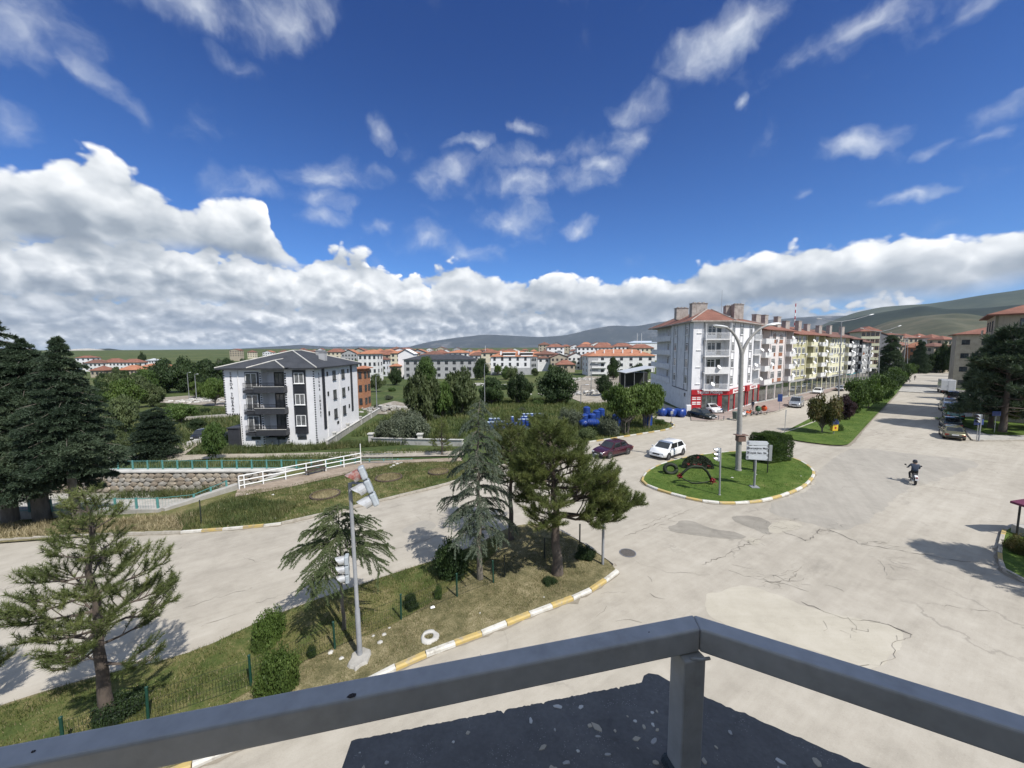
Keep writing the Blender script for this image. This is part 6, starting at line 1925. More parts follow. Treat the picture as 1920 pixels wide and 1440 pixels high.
# the cream block facing us, and the grey gabled hall behind it
def cream_block():
	a, e = at_depth(1614, 640, 152), at_depth(1649, 640, 149.5)
	d = Vector((e.x - a.x, e.y - a.y)); L_ = d.length; d.normalize()
	zb = H(a.x, a.y)
	T = thing('apartment_block', 'cream block with five rows of brown windows, turned to face down the avenue', 'apartment block', (a.x, a.y, zb), math.atan2(d.y, d.x))
	top = at_depth(1616, 622, 152).z - zb
	b = MB(); b.b2((0, 0, -.5), (L_, 14, top)); b.build('wall', M_CREAM, T)
	fh = (top - 4.2) / 5
	for i in range(5):
		z = 4.2 + fh * i
		q = MB(); q.b2((0, -.12, z - .12), (L_ + .1, -.002, z + fh * .30)); q.build('spandrel', M_YEL, T)
		for k in range(4):
			window(T, L_ / 5, fh * .55, (L_ * (k + .5) / 4, -.004, z + fh * .35), 0, M_BROWN, M_GLASS, 2, False)
	q = MB(); q.b2((.3, -.05, .1), (L_ - .3, .01, 3.4)); q.build('shop_window', M_SHOPG, T)
	q = MB(); q.b2((0, -1.5, 3.5), (L_, .0, 3.7)); q.build('canopy', M_WHITE2, T)
	b = MB(); hip_roof(b, 0, L_, 0, 14, top, 2.2, .6, 'y'); b.b2((-.6, -.6, top + .005), (L_ + .6, 14.6, top + .17)); b.build('roof', M_TILER, T)
	# hall
	p = at_depth(1646, 640, 158); q2 = at_depth(1684, 660, 158)
	zb = H(p.x, p.y)
	d = Vector((q2.x - p.x, q2.y - p.y)); Ln = d.length; d.normalize()
	T = thing('hall', 'long grey windowless hall with a sloping gable end behind the cream block', 'hall', (p.x, p.y, zb), math.atan2(d.y, d.x))
	z1 = at_depth(1645, 622, 158).z - zb; z2 = at_depth(1684, 636, 158).z - zb
	b = MB(); b.extrude_y([(0, -.5), (Ln, -.5), (Ln, z2), (0, z1)], 0, 16); b.build('wall', surf('slate_grey_cladding', (.13, .13, .15), (.105, .105, .12), 1.0, .8), T)
	b = MB(); b.bar((-.3, 8, z1 + .1), (Ln + .3, 8, z2 + .1), 16.6, .15); b.build('roof', M_TILEB, T)
cream_block()
# ---------------- beige house on the far right
def beige_house():
	Y = 52
	a = at_depth(1855, 700, Y)
	zb = H(a.x, Y); top = at_depth(1852, 592, Y).z - zb
	T = thing('house', 'beige apartment house with red tiled roof at the right edge, behind dark pines', 'house', (a.x, Y, zb), R(-48))
	b = MB(); b.b2((0, 0, -.5), (18, 14, top)); b.build('wall', M_BEIGE, T)
	n = 5; fh = top / n
	for i in range(n):
		for x, w in ((2.9, 1.7), (7.2, 1.7), (11, 1.7)):
			window(T, w, 1.5, (x, -.004, fh * i + .9), 0, M_FRAMED, M_GLASS, 2, True)
		for y in (3, 7, 11):
			window(T, 1.3, 1.4, (-.004, y, fh * i + .9), R(-90), M_FRAMED, M_GLASS, 2, True)
		q = MB(); q.b2((-.9, 1.8, fh * i + .1), (-.002, 4.6, fh * i + .22)); q.b2((-.9, 1.8, fh * i + .22), (-.82, 4.6, fh * i + 1.0)); q.build('balcony', M_BEIGE, T)
	for x in (.15, 5.0): q = MB(); q.b2((x - .12, -.10, 0), (x + .12, -.002, top - .02)); q.build('trim_strip', surf('olive_trim', (.20, .18, .12), None, 2, .8), T)
	b = MB(); hip_roof(b, 0, 18, 0, 14, top, 3.2, .8, 'x'); b.b2((-.8, -.8, top + .005), (18.8, 14.8, top + .17)); rf = b.build('roof', M_TILER, T)
	q = MB(); q.b2((4.2, 3.2, top + .8), (6.2, 4.6, top + 4.6)); q.b2((4.1, 3.1, top + 4.6), (6.3, 4.7, top + 4.75)); q.build('chimney', M_SOOT, rf)
	# next house along the avenue
	Y = 100
	a = at_depth(1792, 650, Y); e = at_depth(1852, 650, Y); zb = H(a.x, Y); top = at_depth(1800, 628, Y).z - zb
	T = thing('house', 'beige house with low red roof further along the avenue, over the parked cars', 'house', (a.x, Y, zb), R(-45))
	w = 13
	b = MB(); b.b2((0, 0, -.5), (w, 12, top)); b.build('wall', M_BEIGE, T)
	for i in range(4):
		for k in range(4): window(T, 1.4, 1.3, (w * (k + .5) / 4, -.004, top * i / 4 + .9), 0, M_FRAMED, M_GLASS, 2, False)
	b = MB(); hip_roof(b, 0, w, 0, 12, top, 2.2, .8, 'x'); b.b2((-.8, -.8, top + .005), (w + .8, 12.8, top + .17)); b.build('roof', M_TILER, T)
beige_house()
# ---------------- the town
M_WDARK = surf('dark_window', (.035, .038, .045), (.05, .054, .06), 2.0, .25)
def house(pl, pr, eave, Y, ridge, wall, roof, label, rows=2, cols=4, depth=None, name='house', dark=.45, along='x', cat='house', gable=False, wh=.5, balc=0):
	a, e = at_depth(pl, eave, Y), at_depth(pr, eave, Y)
	w = e.x - a.x
	zb = min(H(a.x, Y), H(e.x, Y))
	top = a.z - zb
	rise = at_depth((pl + pr) / 2, ridge, Y).z - a.z
	dp = depth or min(max(8, w * .6), 16)
	T = thing(name, label, cat, (a.x, Y, zb))
	b = MB(); b.b2((0, 0, -1), (w, dp, top))
	if gable:
		b.face((0, 0, top), (w, 0, top), (w / 2, 0, top + rise)); b.face((w, dp, top), (0, dp, top), (w / 2, dp, top + rise))
	b.build('wall', wall, T)
	if rows and cols:
		q = MB()
		fh = min(3.0, top / rows); ww = min(1.5, w / cols * dark)
		for r in range(rows):
			for c in range(cols):
				x = w * (c + .5) / cols; z = top - fh * (r + 1) + fh * .28
				q.b2((x - ww / 2, -.10, z), (x + ww / 2, .02, z + fh * wh))
			for c in range(2):
				q.b2((w - .02 if a.x < 0 else -.1, dp * (c + .5) / 2 - .6, z), (w + .1 if a.x < 0 else .02, dp * (c + .5) / 2 + .6, z + fh * wh))
		o = q.build('windows', M_WDARK, T); o['kind'] = 'stuff'
		if balc:
			q = MB()
			for r in range(rows):
				z = top - fh * (r + 1)
				q.b2((w * balc, -1.2, z), (w * (balc + .22), -.01, z + .15)); q.b2((w * balc, -1.2, z + .15), (w * (balc + .22), -1.1, z + .9))
			q.build('balcony', M_WHITE2, T)
	b = MB()
	if gable:
		o_ = .5; t = .18
		b.face((-o_, -o_, top - .1 + t), (w / 2, -o_, top + rise + t), (w / 2, dp + o_, top + rise + t), (-o_, dp + o_, top - .1 + t))
		b.face((w / 2, -o_, top + rise + t), (w + o_, -o_, top - .1 + t), (w + o_, dp + o_, top - .1 + t), (w / 2, dp + o_, top + rise + t))
		b.face((-o_, -o_, top - .12 + t), (-o_, dp + o_, top - .12 + t), (w / 2, dp + o_, top + rise), (w / 2, -o_, top + rise))
		b.face((w / 2, -o_, top + rise), (w / 2, dp + o_, top + rise), (w + o_, dp + o_, top - .12 + t), (w + o_, -o_, top - .12 + t))
	else:
		hip_roof(b, 0, w, 0, dp, top, max(rise, .5), .6, along)
		b.b2((-.6, -.6, top + .005), (w + .6, dp + .6, top + .17))
	b.build('roof', roof, T)
	return T, w, dp, top
def town():
	house(668, 681, 692, 86, 686, M_BRICK, M_TILEO, 'unfinished brick house with orange roof right behind the white block', 3, 1, depth=4)
	house(671, 706, 664, 170, 656, M_WHITE2, M_TILEO, 'white house with orange hipped roof above the brick house', 3, 4)
	house(700, 724, 675, 215, 668, M_BLUEW, M_TILEB, 'small pale blue three storey house on the meadow edge', 3, 3, balc=.4)
	T, w, d, t = house(746, 775, 664, 205, 655, M_WHITE, M_WHITE2, 'white house showing a plain gable wall, left of the long dark roof', 0, 0, gable=True)
	for i in range(3): window(T, 1.6, 1.5, (w * .88, -.004, t - 3.2 * i - 4), 0, M_FRAMED, M_GLASS, 2, False)
	house(757, 888, 675, 188, 665, M_GREYW, M_TILEK, 'long grey apartment house under a wide charcoal roof', 3, 9)
	house(731, 747, 687, 200, 682, M_BEIGE, M_TILEO, 'tiny orange roofed house left of the white gable wall', 1, 2)
	T, w, d, t = house(920, 1007, 669, 212, 658, M_WHITE, M_TILEO, 'white hotel like house with two white roof terraces', 2, 6, dark=.30, wh=.62)
	q = MB(); q.b2((-.02, -.14, -1), (w * .86, -.005, t - 6.1)); q.build('plinth', M_GREYW, T)
	q = MB(); q.b2((w * .86, -.25, -1), (w + .1, -.005, t - .2)); q.build('stair_tower', M_GREYW, T)
	for r in range(3):
		window(T, w * .11, 2.0, (w * .93, -.255, t - 3.1 * r - 2.6), 0, M_FRAME, M_GLASS, 3, False)
	for x in (.27, .65):
		q = MB(); q.b2((w * x, .2, t + .2), (w * (x + .26), 4, t + 2.0)); q.build('roof_terrace', M_FRAMED, T)
		q = MB(); q.b2((w * x - .3, -.5, t + 2.0), (w * (x + .26) + .3, 4.3, t + 2.35)); q.b2((w * x, -.3, t + .18), (w * (x + .26), -.2, t + .9)); q.build('terrace_canopy', M_FRAME, T)
	for x in (.20, .59):
		q = MB(); q.b2((w * x, 1.5, t + .5), (w * x + 1.1, 2.5, t + 3.0)); q.build('chimney', M_WHITE, T)
	q = MB(); q.b2((1, -1.6, t - 9.0), (w * .34, -.1, t - 8.2)); q.build('awning', M_FRAME, T)
	house(1008, 1031, 672, 250, 667, M_WHITE2, M_TILEB, 'white cottage with brown canopy right of the white hotel', 1, 2)
	house(1031, 1056, 673, 262, 664, M_WHITE2, M_SHEETR, 'white shed with a pale sloping roof right of the cottage', 0, 0, gable=True)
	house(1044, 1078, 684, 230, 675, M_BEIGE, M_TILER, 'low house with a rusty red roof beside the big walnut tree', 1, 3)
	house(1026, 1058, 651, 330, 645, M_WHITE, M_TILER, 'white five storey block on the skyline over the hotel', 4, 3, balc=.6)
	house(1082, 1114, 651, 300, 645, M_WHITE, M_TILER, 'bright white four storey block with square windows on the skyline', 5, 4)
	house(1114, 1150, 652, 318, 642, M_WHITE2, M_TILER, 'white block with red roof right of the bright white one', 4, 5)
	house(1150, 1188, 650, 325, 643, M_WHITE2, M_TILER, 'white block with red roof and roof tanks', 4, 5)
	house(1184, 1226, 653, 316, 645, M_CREAM, M_TILER, 'cream block with red roof touching the grey white corner block', 4, 5)
	T, w, d, t = house(1103, 1228, 668, 195, 655, M_WHITE2, M_TILEO, 'long white house under a big orange tiled roof', 3, 7, dark=.55, balc=.05)
	q = MB(); q.b2((-.05, -.2, -1), (w * .15, -.006, t)); q.build('wall_panel', M_GREYW, T)
	for k in range(6):
		q = MB(); q.box((w * (.12 + .14 * k), 3.0, t + 2.2), (.5, .5, 2.0)); q.build('chimney', M_FRAME, T)
	house(1180, 1240, 643, 420, 639, M_BLUEW, surf('pale_blue_sheet', (.45, .52, .60), None, 1, .5), 'factory hall with a pale blue metal roof on the skyline', 0, 0, cat='hall')
	# open shed roof left of the grey block
	a, e = at_depth(1170, 700, 112), at_depth(1226, 700, 112)
	zb = H(a.x, 112)
	T = thing('shed', 'open shed with a pale sloping metal roof beside the grey white block', 'shed', (a.x, 112, zb))
	w = e.x - a.x
	z1 = at_depth(1170, 699, 112).z - zb; z2 = at_depth(1226, 688, 112).z - zb
	b = MB(); b.bar((0, 3, z1), (w, 3, z2), 9, .15); b.build('roof', M_SHEETR, T)
	b = MB(); b.b2((.5, 5, -.5), (w, 7, z1 - .2)); b.build('wall', M_FRAMED, T)
	for k in range(4): q = MB(); q.cyl((w * k / 3.2, -1, 0), (w * k / 3.2, -1, z1 + (z2 - z1) * k / 3.2 - .1), .08, None, 6); q.build('post', M_STEEL, T)
	# left edge of town
	house(141, 170, 671, 330, 667, M_WHITE, M_TILER, 'white house with flat red roof nearest the spruce', 2, 3)
	house(158, 190, 681, 300, 674, M_WHITE2, M_TILEB, 'white house with brown roof, left end of the long row', 2, 4)
	house(190, 224, 680, 305, 672, M_WHITE2, M_TILER, 'white house with red roof in the middle of the long row', 2, 5)
	house(224, 258, 680, 300, 673, M_WHITE2, M_TILER, 'white house with red roof at the right end of the long row', 2, 5)
	house(169, 194, 695, 225, 686, M_BEIGE, M_TILER, 'low house with broad red roof below the long row', 1, 3)
	house(222, 258, 694, 235, 685, M_BEIGE, M_TILEO, 'long low house with orange roof below the long row', 1, 5)
	house(274, 288, 676, 345, 672, M_WHITE, M_SHEETR, 'small white box house beside the poplar', 1, 3)
	house(292, 318, 690, 240, 683, M_BRICK, M_TILEO, 'low brick cottage with orange roof at the left of the grove', 1, 3)
	house(262, 290, 688, 260, 682, M_BEIGE, M_TILEO, 'orange roofed farmhouse behind the grey willows', 1, 3)
	# scattered roofs along the skyline
	rg = random.Random(77)
	tones = [('white', M_WHITE2), ('cream', M_CREAM), ('grey', M_GREYW), ('beige', M_BEIGE), ('pale blue', M_BLUEW)]
	roofs = [('red', M_TILER), ('orange', M_TILEO), ('brown', M_TILEB)]
	spots = []
	for lo, hi, ya, yb, ea, eb, s0, s1 in ((640, 1000, 250, 320, 661, 670, 20, 34), (560, 1215, 480, 820, 654, 660, 13, 24), (430, 560, 420, 700, 657, 662, 26, 40), (560, 1080, 300, 430, 657, 667, 18, 32), (880, 1100, 240, 290, 664, 674, 22, 36), (1010, 1225, 420, 560, 645, 651, 15, 26)):
		x = lo
		while x < hi:
			Y = rg.uniform(ya, yb)
			spots.append((x, rg.uniform(17, 30) * 420 / Y, Y, rg.uniform(ea, eb))); x += rg.uniform(s0, s1)
	spots.sort()
	NTH = ['first', 'second', 'third', 'fourth', 'fifth', 'sixth', 'seventh', 'eighth', 'ninth', 'tenth', 'eleventh', 'twelfth', 'thirteenth', 'fourteenth', 'fifteenth', 'sixteenth', 'seventeenth', 'eighteenth', 'nineteenth', 'twentieth'] + ['next'] * 40
	cnt = {}
	for i, (x, w, Y, ev) in enumerate(spots):
		t, r = rg.choice(tones), rg.choice(roofs)
		where = 'over the dark grove' if x < 430 else 'over the white block' if x < 680 else 'over the long charcoal roof' if x < 900 else 'over the white hotel' if x < 1050 else 'over the long orange roof'
		house(x, x + w, ev, Y, ev - rg.uniform(3, 6) * 400 / Y - 1, t[1], r[1], '%s %s skyline house with %s roof %s, from left' % (NTH[cnt.setdefault((t[0], r[0], where), 0)], t[0], r[0], where), rg.randint(2, 3), rg.randint(3, 5), along=rg.choice('xy'), gable=rg.random() < .3)
		cnt[(t[0], r[0], where)] += 1
	# roofs at the end of the avenue
	for i, (pl, pr, ev, Y, ri, wl, rf, lb) in enumerate([
			(1668, 1694, 628, 210, 624, M_BEIGE, M_TILER, 'left end of the cluster'), (1696, 1722, 634, 230, 625, M_BEIGE, M_TILER, 'under the skyline tree'),
			(1722, 1748, 634, 240, 625, M_CREAM, M_TILER, 'in the middle of the cluster'), (1748, 1772, 634, 225, 626, M_WHITE2, M_TILER, 'with a pale gable'),
			(1770, 1794, 637, 200, 629, M_BEIGE, M_TILER, 'at the right of the cluster'), (1718, 1750, 652, 190, 641, M_BRICK, M_TILEO, 'low and orange'),
			(1686, 1712, 648, 195, 640, M_BEIGE, M_TILER, 'low, behind the power poles'), (1752, 1786, 650, 180, 642, M_BEIGE, M_TILEB, 'low, behind the pair of dark trees')]):
		house(pl, pr, ev, Y, ri, wl, rf, 'red roofed house at the end of the avenue, ' + lb, 2, 3)
	# rubble heaps left from demolished houses
	for (px, py, w, n, lb) in ((728, 768, 9, 170, 'heap of broken concrete and timber right of the white block'), (1205, 715, 8, 90, 'stones heaped near the open shed'), (375, 752, 10, 150, 'strip of demolition rubble in front of the dark grove'),
							   (895, 722, 12, 120, 'pale rubble below the long charcoal roof'), (1100, 738, 13, 160, 'field of rubble left of the bright trees'), (1085, 712, 14, 120, 'rubble plot below the long orange roof')):
		c = W(px, py); q = MB(); r2 = random.Random(px)
		for k in range(n):
			a = r2.gauss(0, w * .4); e = r2.gauss(0, w * .22); s = r2.uniform(.15, .6)
			x, y = c.x + a, c.y + e
			hh = max(0, .9 - (abs(a) / w) - (abs(e) / w) * 1.5) * 1.2
			q.M = Matrix.Translation((x, y, H(x, y) + hh * r2.random())) @ Matrix.Rotation(r2.uniform(0, 3), 4, 'Z') @ Matrix.Rotation(r2.uniform(-.6, .6), 4, 'X')
			q.box((0, 0, 0), (s * r2.uniform(.6, 3.5), s, s * r2.uniform(.3, .8)))
		q.M = None
		o = q.build('rubble', M_CONCW if px != 728 else M_CONC); tag(o, lb, 'rubble', None, 'stuff')
town()
def dish_mesh():
	b = MB()
	prof = [(0, 0), (.18, .012), (.33, .05), (.45, .11)]
	b.lathe([(max(r, .001), z) for r, z in prof], n=14, close=False)
	b.lathe([(max(r, .001), z - .015) for r, z in reversed(prof)], n=14, close=False)
	b.v = [(x * .85, y * .85, z * .85) for x, y, z in b.v]
	d = b.mesh('dish', M_FRAME, 40)
	a = MB(); a.cyl((0, -.42, .06), (0, -.05, .55), .012, None, 5); a.box((0, 0, .55), (.07, .09, .10)); a.cyl((0, 0, -.02), (0, .1, -.35), .025, None, 6)
	return d, a.mesh('arm', M_STEEL)
def dishes():
	d, a = dish_mesh()
	seen = {}
	for loc, rz, lb in DISHES:
		k = seen.get(lb, 0); seen[lb] = k + 1
		o = thing('satellite_dish', lb, 'satellite dish', loc, rz, 'satellite dishes on the balconies')
		# the bowls look south, past the camera and to its right
		q = link('dish', d, o, (0, 0, 0), (R(58), 0, R(25) - rz)); q.scale = (1, 1, 1)
		link('arm', a, o, (0, 0, 0), (R(58), 0, R(25) - rz))
dishes()
# ---- trees scattered through town and meadow
def scattered_trees():
	rg = random.Random(31)
	spots = []
	for _ in range(100):
		px = rg.uniform(430, 1215); Y = rg.uniform(120, 520)
		spots.append((px, Y))
	for _ in range(50):
		px = rg.uniform(130, 440); Y = rg.uniform(75, 420); spots.append((px, Y))
	for _ in range(18):
		px = rg.uniform(1665, 1850); Y = rg.uniform(170, 300); spots.append((px, Y))
	nth = {}
	NTH = ['first', 'second', 'third', 'fourth', 'fifth', 'sixth', 'seventh', 'eighth', 'ninth', 'tenth'] + ['%dth' % i for i in range(11, 90)]
	for px, Y in sorted(spots):
		p = at_depth(px, 660, Y)
		if 28 < p.x < 130 and Y < 150: continue
		h = rg.uniform(4, 8.5); r = h * rg.uniform(.34, .5)
		side = 'left of the white block' if px < 430 else 'beyond the willows' if px < 900 else 'beyond the walnut trees' if px < 1230 else 'at the end of the avenue'
		put_tree('tree', 'distant leafy tree among the houses %s, %s from the left' % (side, NTH[nth.setdefault(side, 0)]), 'tree', rg.choice(ROUND + BROAD), (p.x, Y, H(p.x, Y) - .1), rg.uniform(0, 6), (r, r, h), rg.choice([L_DARK, L_GREEN, L_WILLOW, L_BRIGHT, L_GREY]), 'distant trees ' + side)
		nth[side] += 1
	nth = {}
	for px, py in sorted((rg.uniform(180, 1180), rg.uniform(728, 800)) for i in range(44)):
		if 415 < px < 700 and py > 690: continue
		if 1085 < px and py > 735: continue
		if px < 1000 and py > 790 : continue
		b = W(px, py); r = rg.uniform(.6, 1.6)
		side = 'left of the white block' if px < 430 else 'right of the white block'
		put_tree('bush', 'wild bush on the rough meadow %s, %s from the left' % (side, NTH[nth.setdefault(side, 0)]), 'bush', rg.choice(SHRUB), (b.x, b.y, b.z - .05), rg.uniform(0, 6), (r, r, r * rg.uniform(.8, 1.4)), rg.choice([L_WILLOW, L_GREEN, L_GREY, L_DARK]), 'wild bushes on the meadow ' + side, 'stem')
		nth[side] += 1
scattered_trees()
# ================================================================ OBJECTS
M_TYRE = surf('tyre_rubber', (.018, .018, .019), (.028, .027, .026), 6, .85)
M_RIM = surf('wheel_rim', (.42, .43, .44), (.34, .35, .36), 6, .35, metal=.7)
M_CARGL = glass_mat('car_glass', (.012, .014, .016), .03)
M_PLAST = surf('black_plastic', (.022, .022, .024), (.03, .03, .032), 8, .6)
M_LENS = surf('headlight_lens', (.62, .64, .66), (.5, .52, .54), 9, .08, spec=.8)
M_TAIL = surf('tail_light_lens', (.30, .012, .012), (.2, .01, .01), 9, .15)
M_PLATE = surf('number_plate', (.72, .72, .72), (.66, .66, .66), 9, .5)
def paint(n, c, metal=.25): return surf('car_paint_' + n, c, tuple(x * .93 for x in c), 2.0, .25, metal=metal, coat=.7, dirt=tuple(min(1, x * .7 + .06) for x in c), dirt_amt=.35)
def wheel_parts(r, w):
	t = MB(); t.lathe([(r * .64, -w / 2), (r * .93, -w / 2), (r, -w * .3), (r, w * .3), (r * .93, w / 2), (r * .64, w / 2)], n=18, axis='Y', close=False)
	t.lathe([(r * .64, w / 2), (r * .64, -w / 2)], n=18, axis='Y', close=False)
	q = MB(); q.lathe([(.001, -w * .36), (r * .2, -w * .42), (r * .25, -w * .30), (r * .6, -w * .26), (r * .66, -w * .48)], n=18, axis='Y', close=False)
	q.lathe([(r * .66, w * .48), (r * .6, w * .26), (r * .25, w * .30), (r * .2, w * .42), (.001, w * .36)], n=18, axis='Y', close=False)
	for k in range(5):
		a = 2 * math.pi * k / 5
		for s in (-1, 1):
			q.bar((math.cos(a) * r * .12, s * w * .36, math.sin(a) * r * .12), (math.cos(a) * r * .63, s * w * .36, math.sin(a) * r * .63), .05, r * .16, (0, 1, 0))
	return t.mesh('tyre', M_TYRE, 40), q.mesh('rim', M_RIM, 40)
WHEELS = {}
def car(label, cat, kind, pm, front_px=None, rear_px=None, pos=None, heading=None, group=None, name='parked_car'):
	"""kind: sedan, hatch, mpv, van. local +x is the front"""
	S = {'sedan': dict(L=4.25, W=1.68, H=1.40, belt=.86, hood=.80, nose=.62, deck=.86, tail=.72, g=(-1.55, -1.05, .38, 1.02), wb=2.5, r=.29),
		 'hatch': dict(L=4.00, W=1.76, H=1.45, belt=.90, hood=.86, nose=.66, deck=.96, tail=.80, g=(-1.86, -1.40, .48, 1.22), wb=2.55, r=.31),
		 'mpv': dict(L=4.45, W=1.80, H=1.82, belt=1.02, hood=.98, nose=.75, deck=1.06, tail=.85, g=(-2.12, -1.98, .62, 1.38), wb=2.8, r=.31)}[kind]
	if pos is None:
		f, r_ = W(*front_px), W(*rear_px)
		h = Vector((f.x - r_.x, f.y - r_.y)).normalized()
		pos = (f + r_) / 2
		rz = math.atan2(h.y, h.x)
	else:
		rz = heading
		pos = Vector(pos)
	T = thing(name, label, cat, (pos.x, pos.y, H(pos.x, pos.y) + .012), rz, group)
	L, Wd, belt = S['L'], S['W'], S['belt']
	hl = L / 2
	# lower body lofted along the length: (x, bottom, belt height, half width)
	st = [(-hl, .42, S['tail'] - .08, Wd * .40), (-hl + .06, .30, S['tail'], Wd * .455), (-hl + .32, .26, S['deck'] - .01, Wd * .49), (S['g'][0] + .1, .24, S['deck'], Wd * .5),
		  (-.3, .22, belt, Wd * .5), (S['g'][3] - .1, .22, belt - .01, Wd * .5), (S['g'][3] + .35, .23, S['hood'] + .0, Wd * .495), (hl - .32, .25, S['hood'] - .09, Wd * .475), (hl - .07, .28, S['nose'], Wd * .43), (hl, .36, S['nose'] - .12, Wd * .37)]
	b = MB(); m_ = 10
	pts = []
	for x, zb, zt, w in st:
		mid = zb + (zt - zb) * .55
		pr = [(-w * .90, zb), (-w, zb + .10), (-w * 1.0, mid), (-w * .975, zt - .07), (-w * .90, zt), (w * .90, zt), (w * .975, zt - .07), (w, mid), (w, zb + .10), (w * .90, zb)]
		pts += [(x, y, z) for y, z in pr]
	base = b._p(pts); fs = []
	for i in range(len(st) - 1):
		for k in range(m_):
			a0, a1 = i * m_ + k, i * m_ + (k + 1) % m_
			fs.append((a0, a1, a1 + m_, a0 + m_))
	fs.append(tuple(reversed(range(m_)))); fs.append(tuple((len(st) - 1) * m_ + k for k in range(m_)))
	b.faces(base, fs)
	# cabin shell
	x1, x3, x4, x2 = S['g'][0], S['g'][1], S['g'][2], S['g'][3]
	Hh, wb, wt = S['H'], Wd * .455, Wd * .37
	zb0 = belt - .05
	c = [(x1, -wb, zb0), (x2, -wb, zb0), (x2, wb, zb0), (x1, wb, zb0), (x3, -wt, Hh - .05), (x4, -wt, Hh - .06), (x4, wt, Hh - .06), (x3, wt, Hh - .05)]
	r2 = [(x3 + .14, -wt * .86, Hh), (x4 - .16, -wt * .86, Hh - .005), (x4 - .16, wt * .86, Hh - .005), (x3 + .14, wt * .86, Hh)]
	bb = b._p(c + r2)
	b.faces(bb, [(0, 1, 5, 4), (1, 2, 6, 5), (2, 3, 7, 6), (3, 0, 4, 7), (4, 5, 9, 8), (5, 6, 10, 9), (6, 7, 11, 10), (7, 4, 8, 11), (8, 9, 10, 11)])
	b.build('body', pm, T, 38)
	# glass set a little proud of the shell
	C = [Vector(q) for q in c]
	def quad(a, b_, c_, d_, m0, m1, mt, mb, out, name):
		"""a b along the bottom, c d along the top"""
		def P(u, v): return (a * (1 - u) + b_ * u) * (1 - v) + (d_ * (1 - u) + c_ * u) * v
		n = (b_ - a).cross(d_ - a).normalized() * out
		g = MB(); g.face(P(m0, mb) + n, P(1 - m1, mb) + n, P(1 - m1, 1 - mt) + n, P(m0, 1 - mt) + n); return g.build(name, M_CARGL, T)
	quad(C[1], C[2], C[6], C[5], .06, .06, .06, .16, .008, 'windscreen')
	quad(C[3], C[0], C[4], C[7], .08, .08, .12, .20, .008, 'rear_window')
	def side(s):
		A, B_, Cc, Dd = (C[0], C[1], C[5], C[4]) if s < 0 else (C[2], C[3], C[7], C[6])
		cuts = [(.07, .50), (.55, .93)] if kind != 'mpv' else [(.04, .30), (.34, .64), (.68, .94)]
		for u0, u1 in cuts:
			def P(u, v): return (A * (1 - u) + B_ * u) * (1 - v) + (Dd * (1 - u) + Cc * u) * v
			n = (B_ - A).cross(Dd - A).normalized() * .008
			g = MB(); g.face(P(u0, .14) + n, P(u1, .14) + n, P(u1, .90) + n, P(u0, .90) + n); g.build('side_window', M_CARGL, T)
	side(-1); side(1)
	# door gaps, sills, bumpers
	q = MB()
	for s in (-1, 1):
		for x in (S['g'][3] - .25, .05 - .1, S['g'][0] + .55):
			q.b2((x - .008, s * (Wd * .5 - .004), .30), (x + .008, s * (Wd * .5 + .004), belt - .08))
		q.b2((-hl + .75, s * (Wd * .5 - .01), .20), (hl - .85, s * (Wd * .5 + .012), .30))
	q.build('door_seam', M_PLAST, T)
	q = MB(); q.b2((hl - .12, -Wd * .37, .30), (hl + .035, Wd * .37, .44)); q.build('front_bumper', M_PLAST if kind == 'sedan' else pm, T, bevel=.02)
	q = MB(); q.b2((-hl - .035, -Wd * .40, .34), (-hl + .10, Wd * .40, .52)); q.build('rear_bumper', M_PLAST if kind == 'sedan' else pm, T, bevel=.02)
	q = MB(); q.b2((hl - .10, -Wd * .20, .47), (hl + .02, Wd * .20, S['nose'] - .06)); q.build('grille', M_PLAST, T)
	for s in (-1, 1):
		q = MB(); q.b2((hl - .20, s * Wd * .23, S['nose'] - .16), (hl - .005, s * Wd * .40, S['nose'] - .01)); q.build('headlight', M_LENS, T, bevel=.015)
		q = MB(); q.b2((-hl + .0, s * Wd * .27, S['tail'] - .20), (-hl + .12, s * Wd * .45, S['tail'] - .03)); q.build('tail_light', M_TAIL, T, bevel=.01)
		q = MB(); q.box((S['g'][3] - .22, s * (Wd * .5 + .09), belt + .06), (.10, .18, .13)); q.build('wing_mirror', pm, T, bevel=.02)
	q = MB(); q.b2((hl + .036, -.26, .33), (hl + .045, .26, .43)); q.build('number_plate', M_PLATE, T)
	q = MB(); q.b2((-hl - .045, -.26, .56), (-hl - .0, .26, .67)); q.build('number_plate', M_PLATE, T)
	r = S['r']
	if r not in WHEELS: WHEELS[r] = wheel_parts(r, .20)
	for sx in (-1, 1):
		for s in (-1, 1):
			a = MB(); a.lathe([(r * 1.18, -.03), (r * 1.18, .03)], (0, 0, 0), 18, 'Y'); a.build('wheel_arch', M_PLAST, T, loc=(sx * S['wb'] / 2, s * (Wd * .5 - .026), r + .02))
			w = link('wheel', WHEELS[r][0], T, (sx * S['wb'] / 2, s * (Wd * .5 - .085), r)); link('rim', WHEELS[r][1], w)
	return T
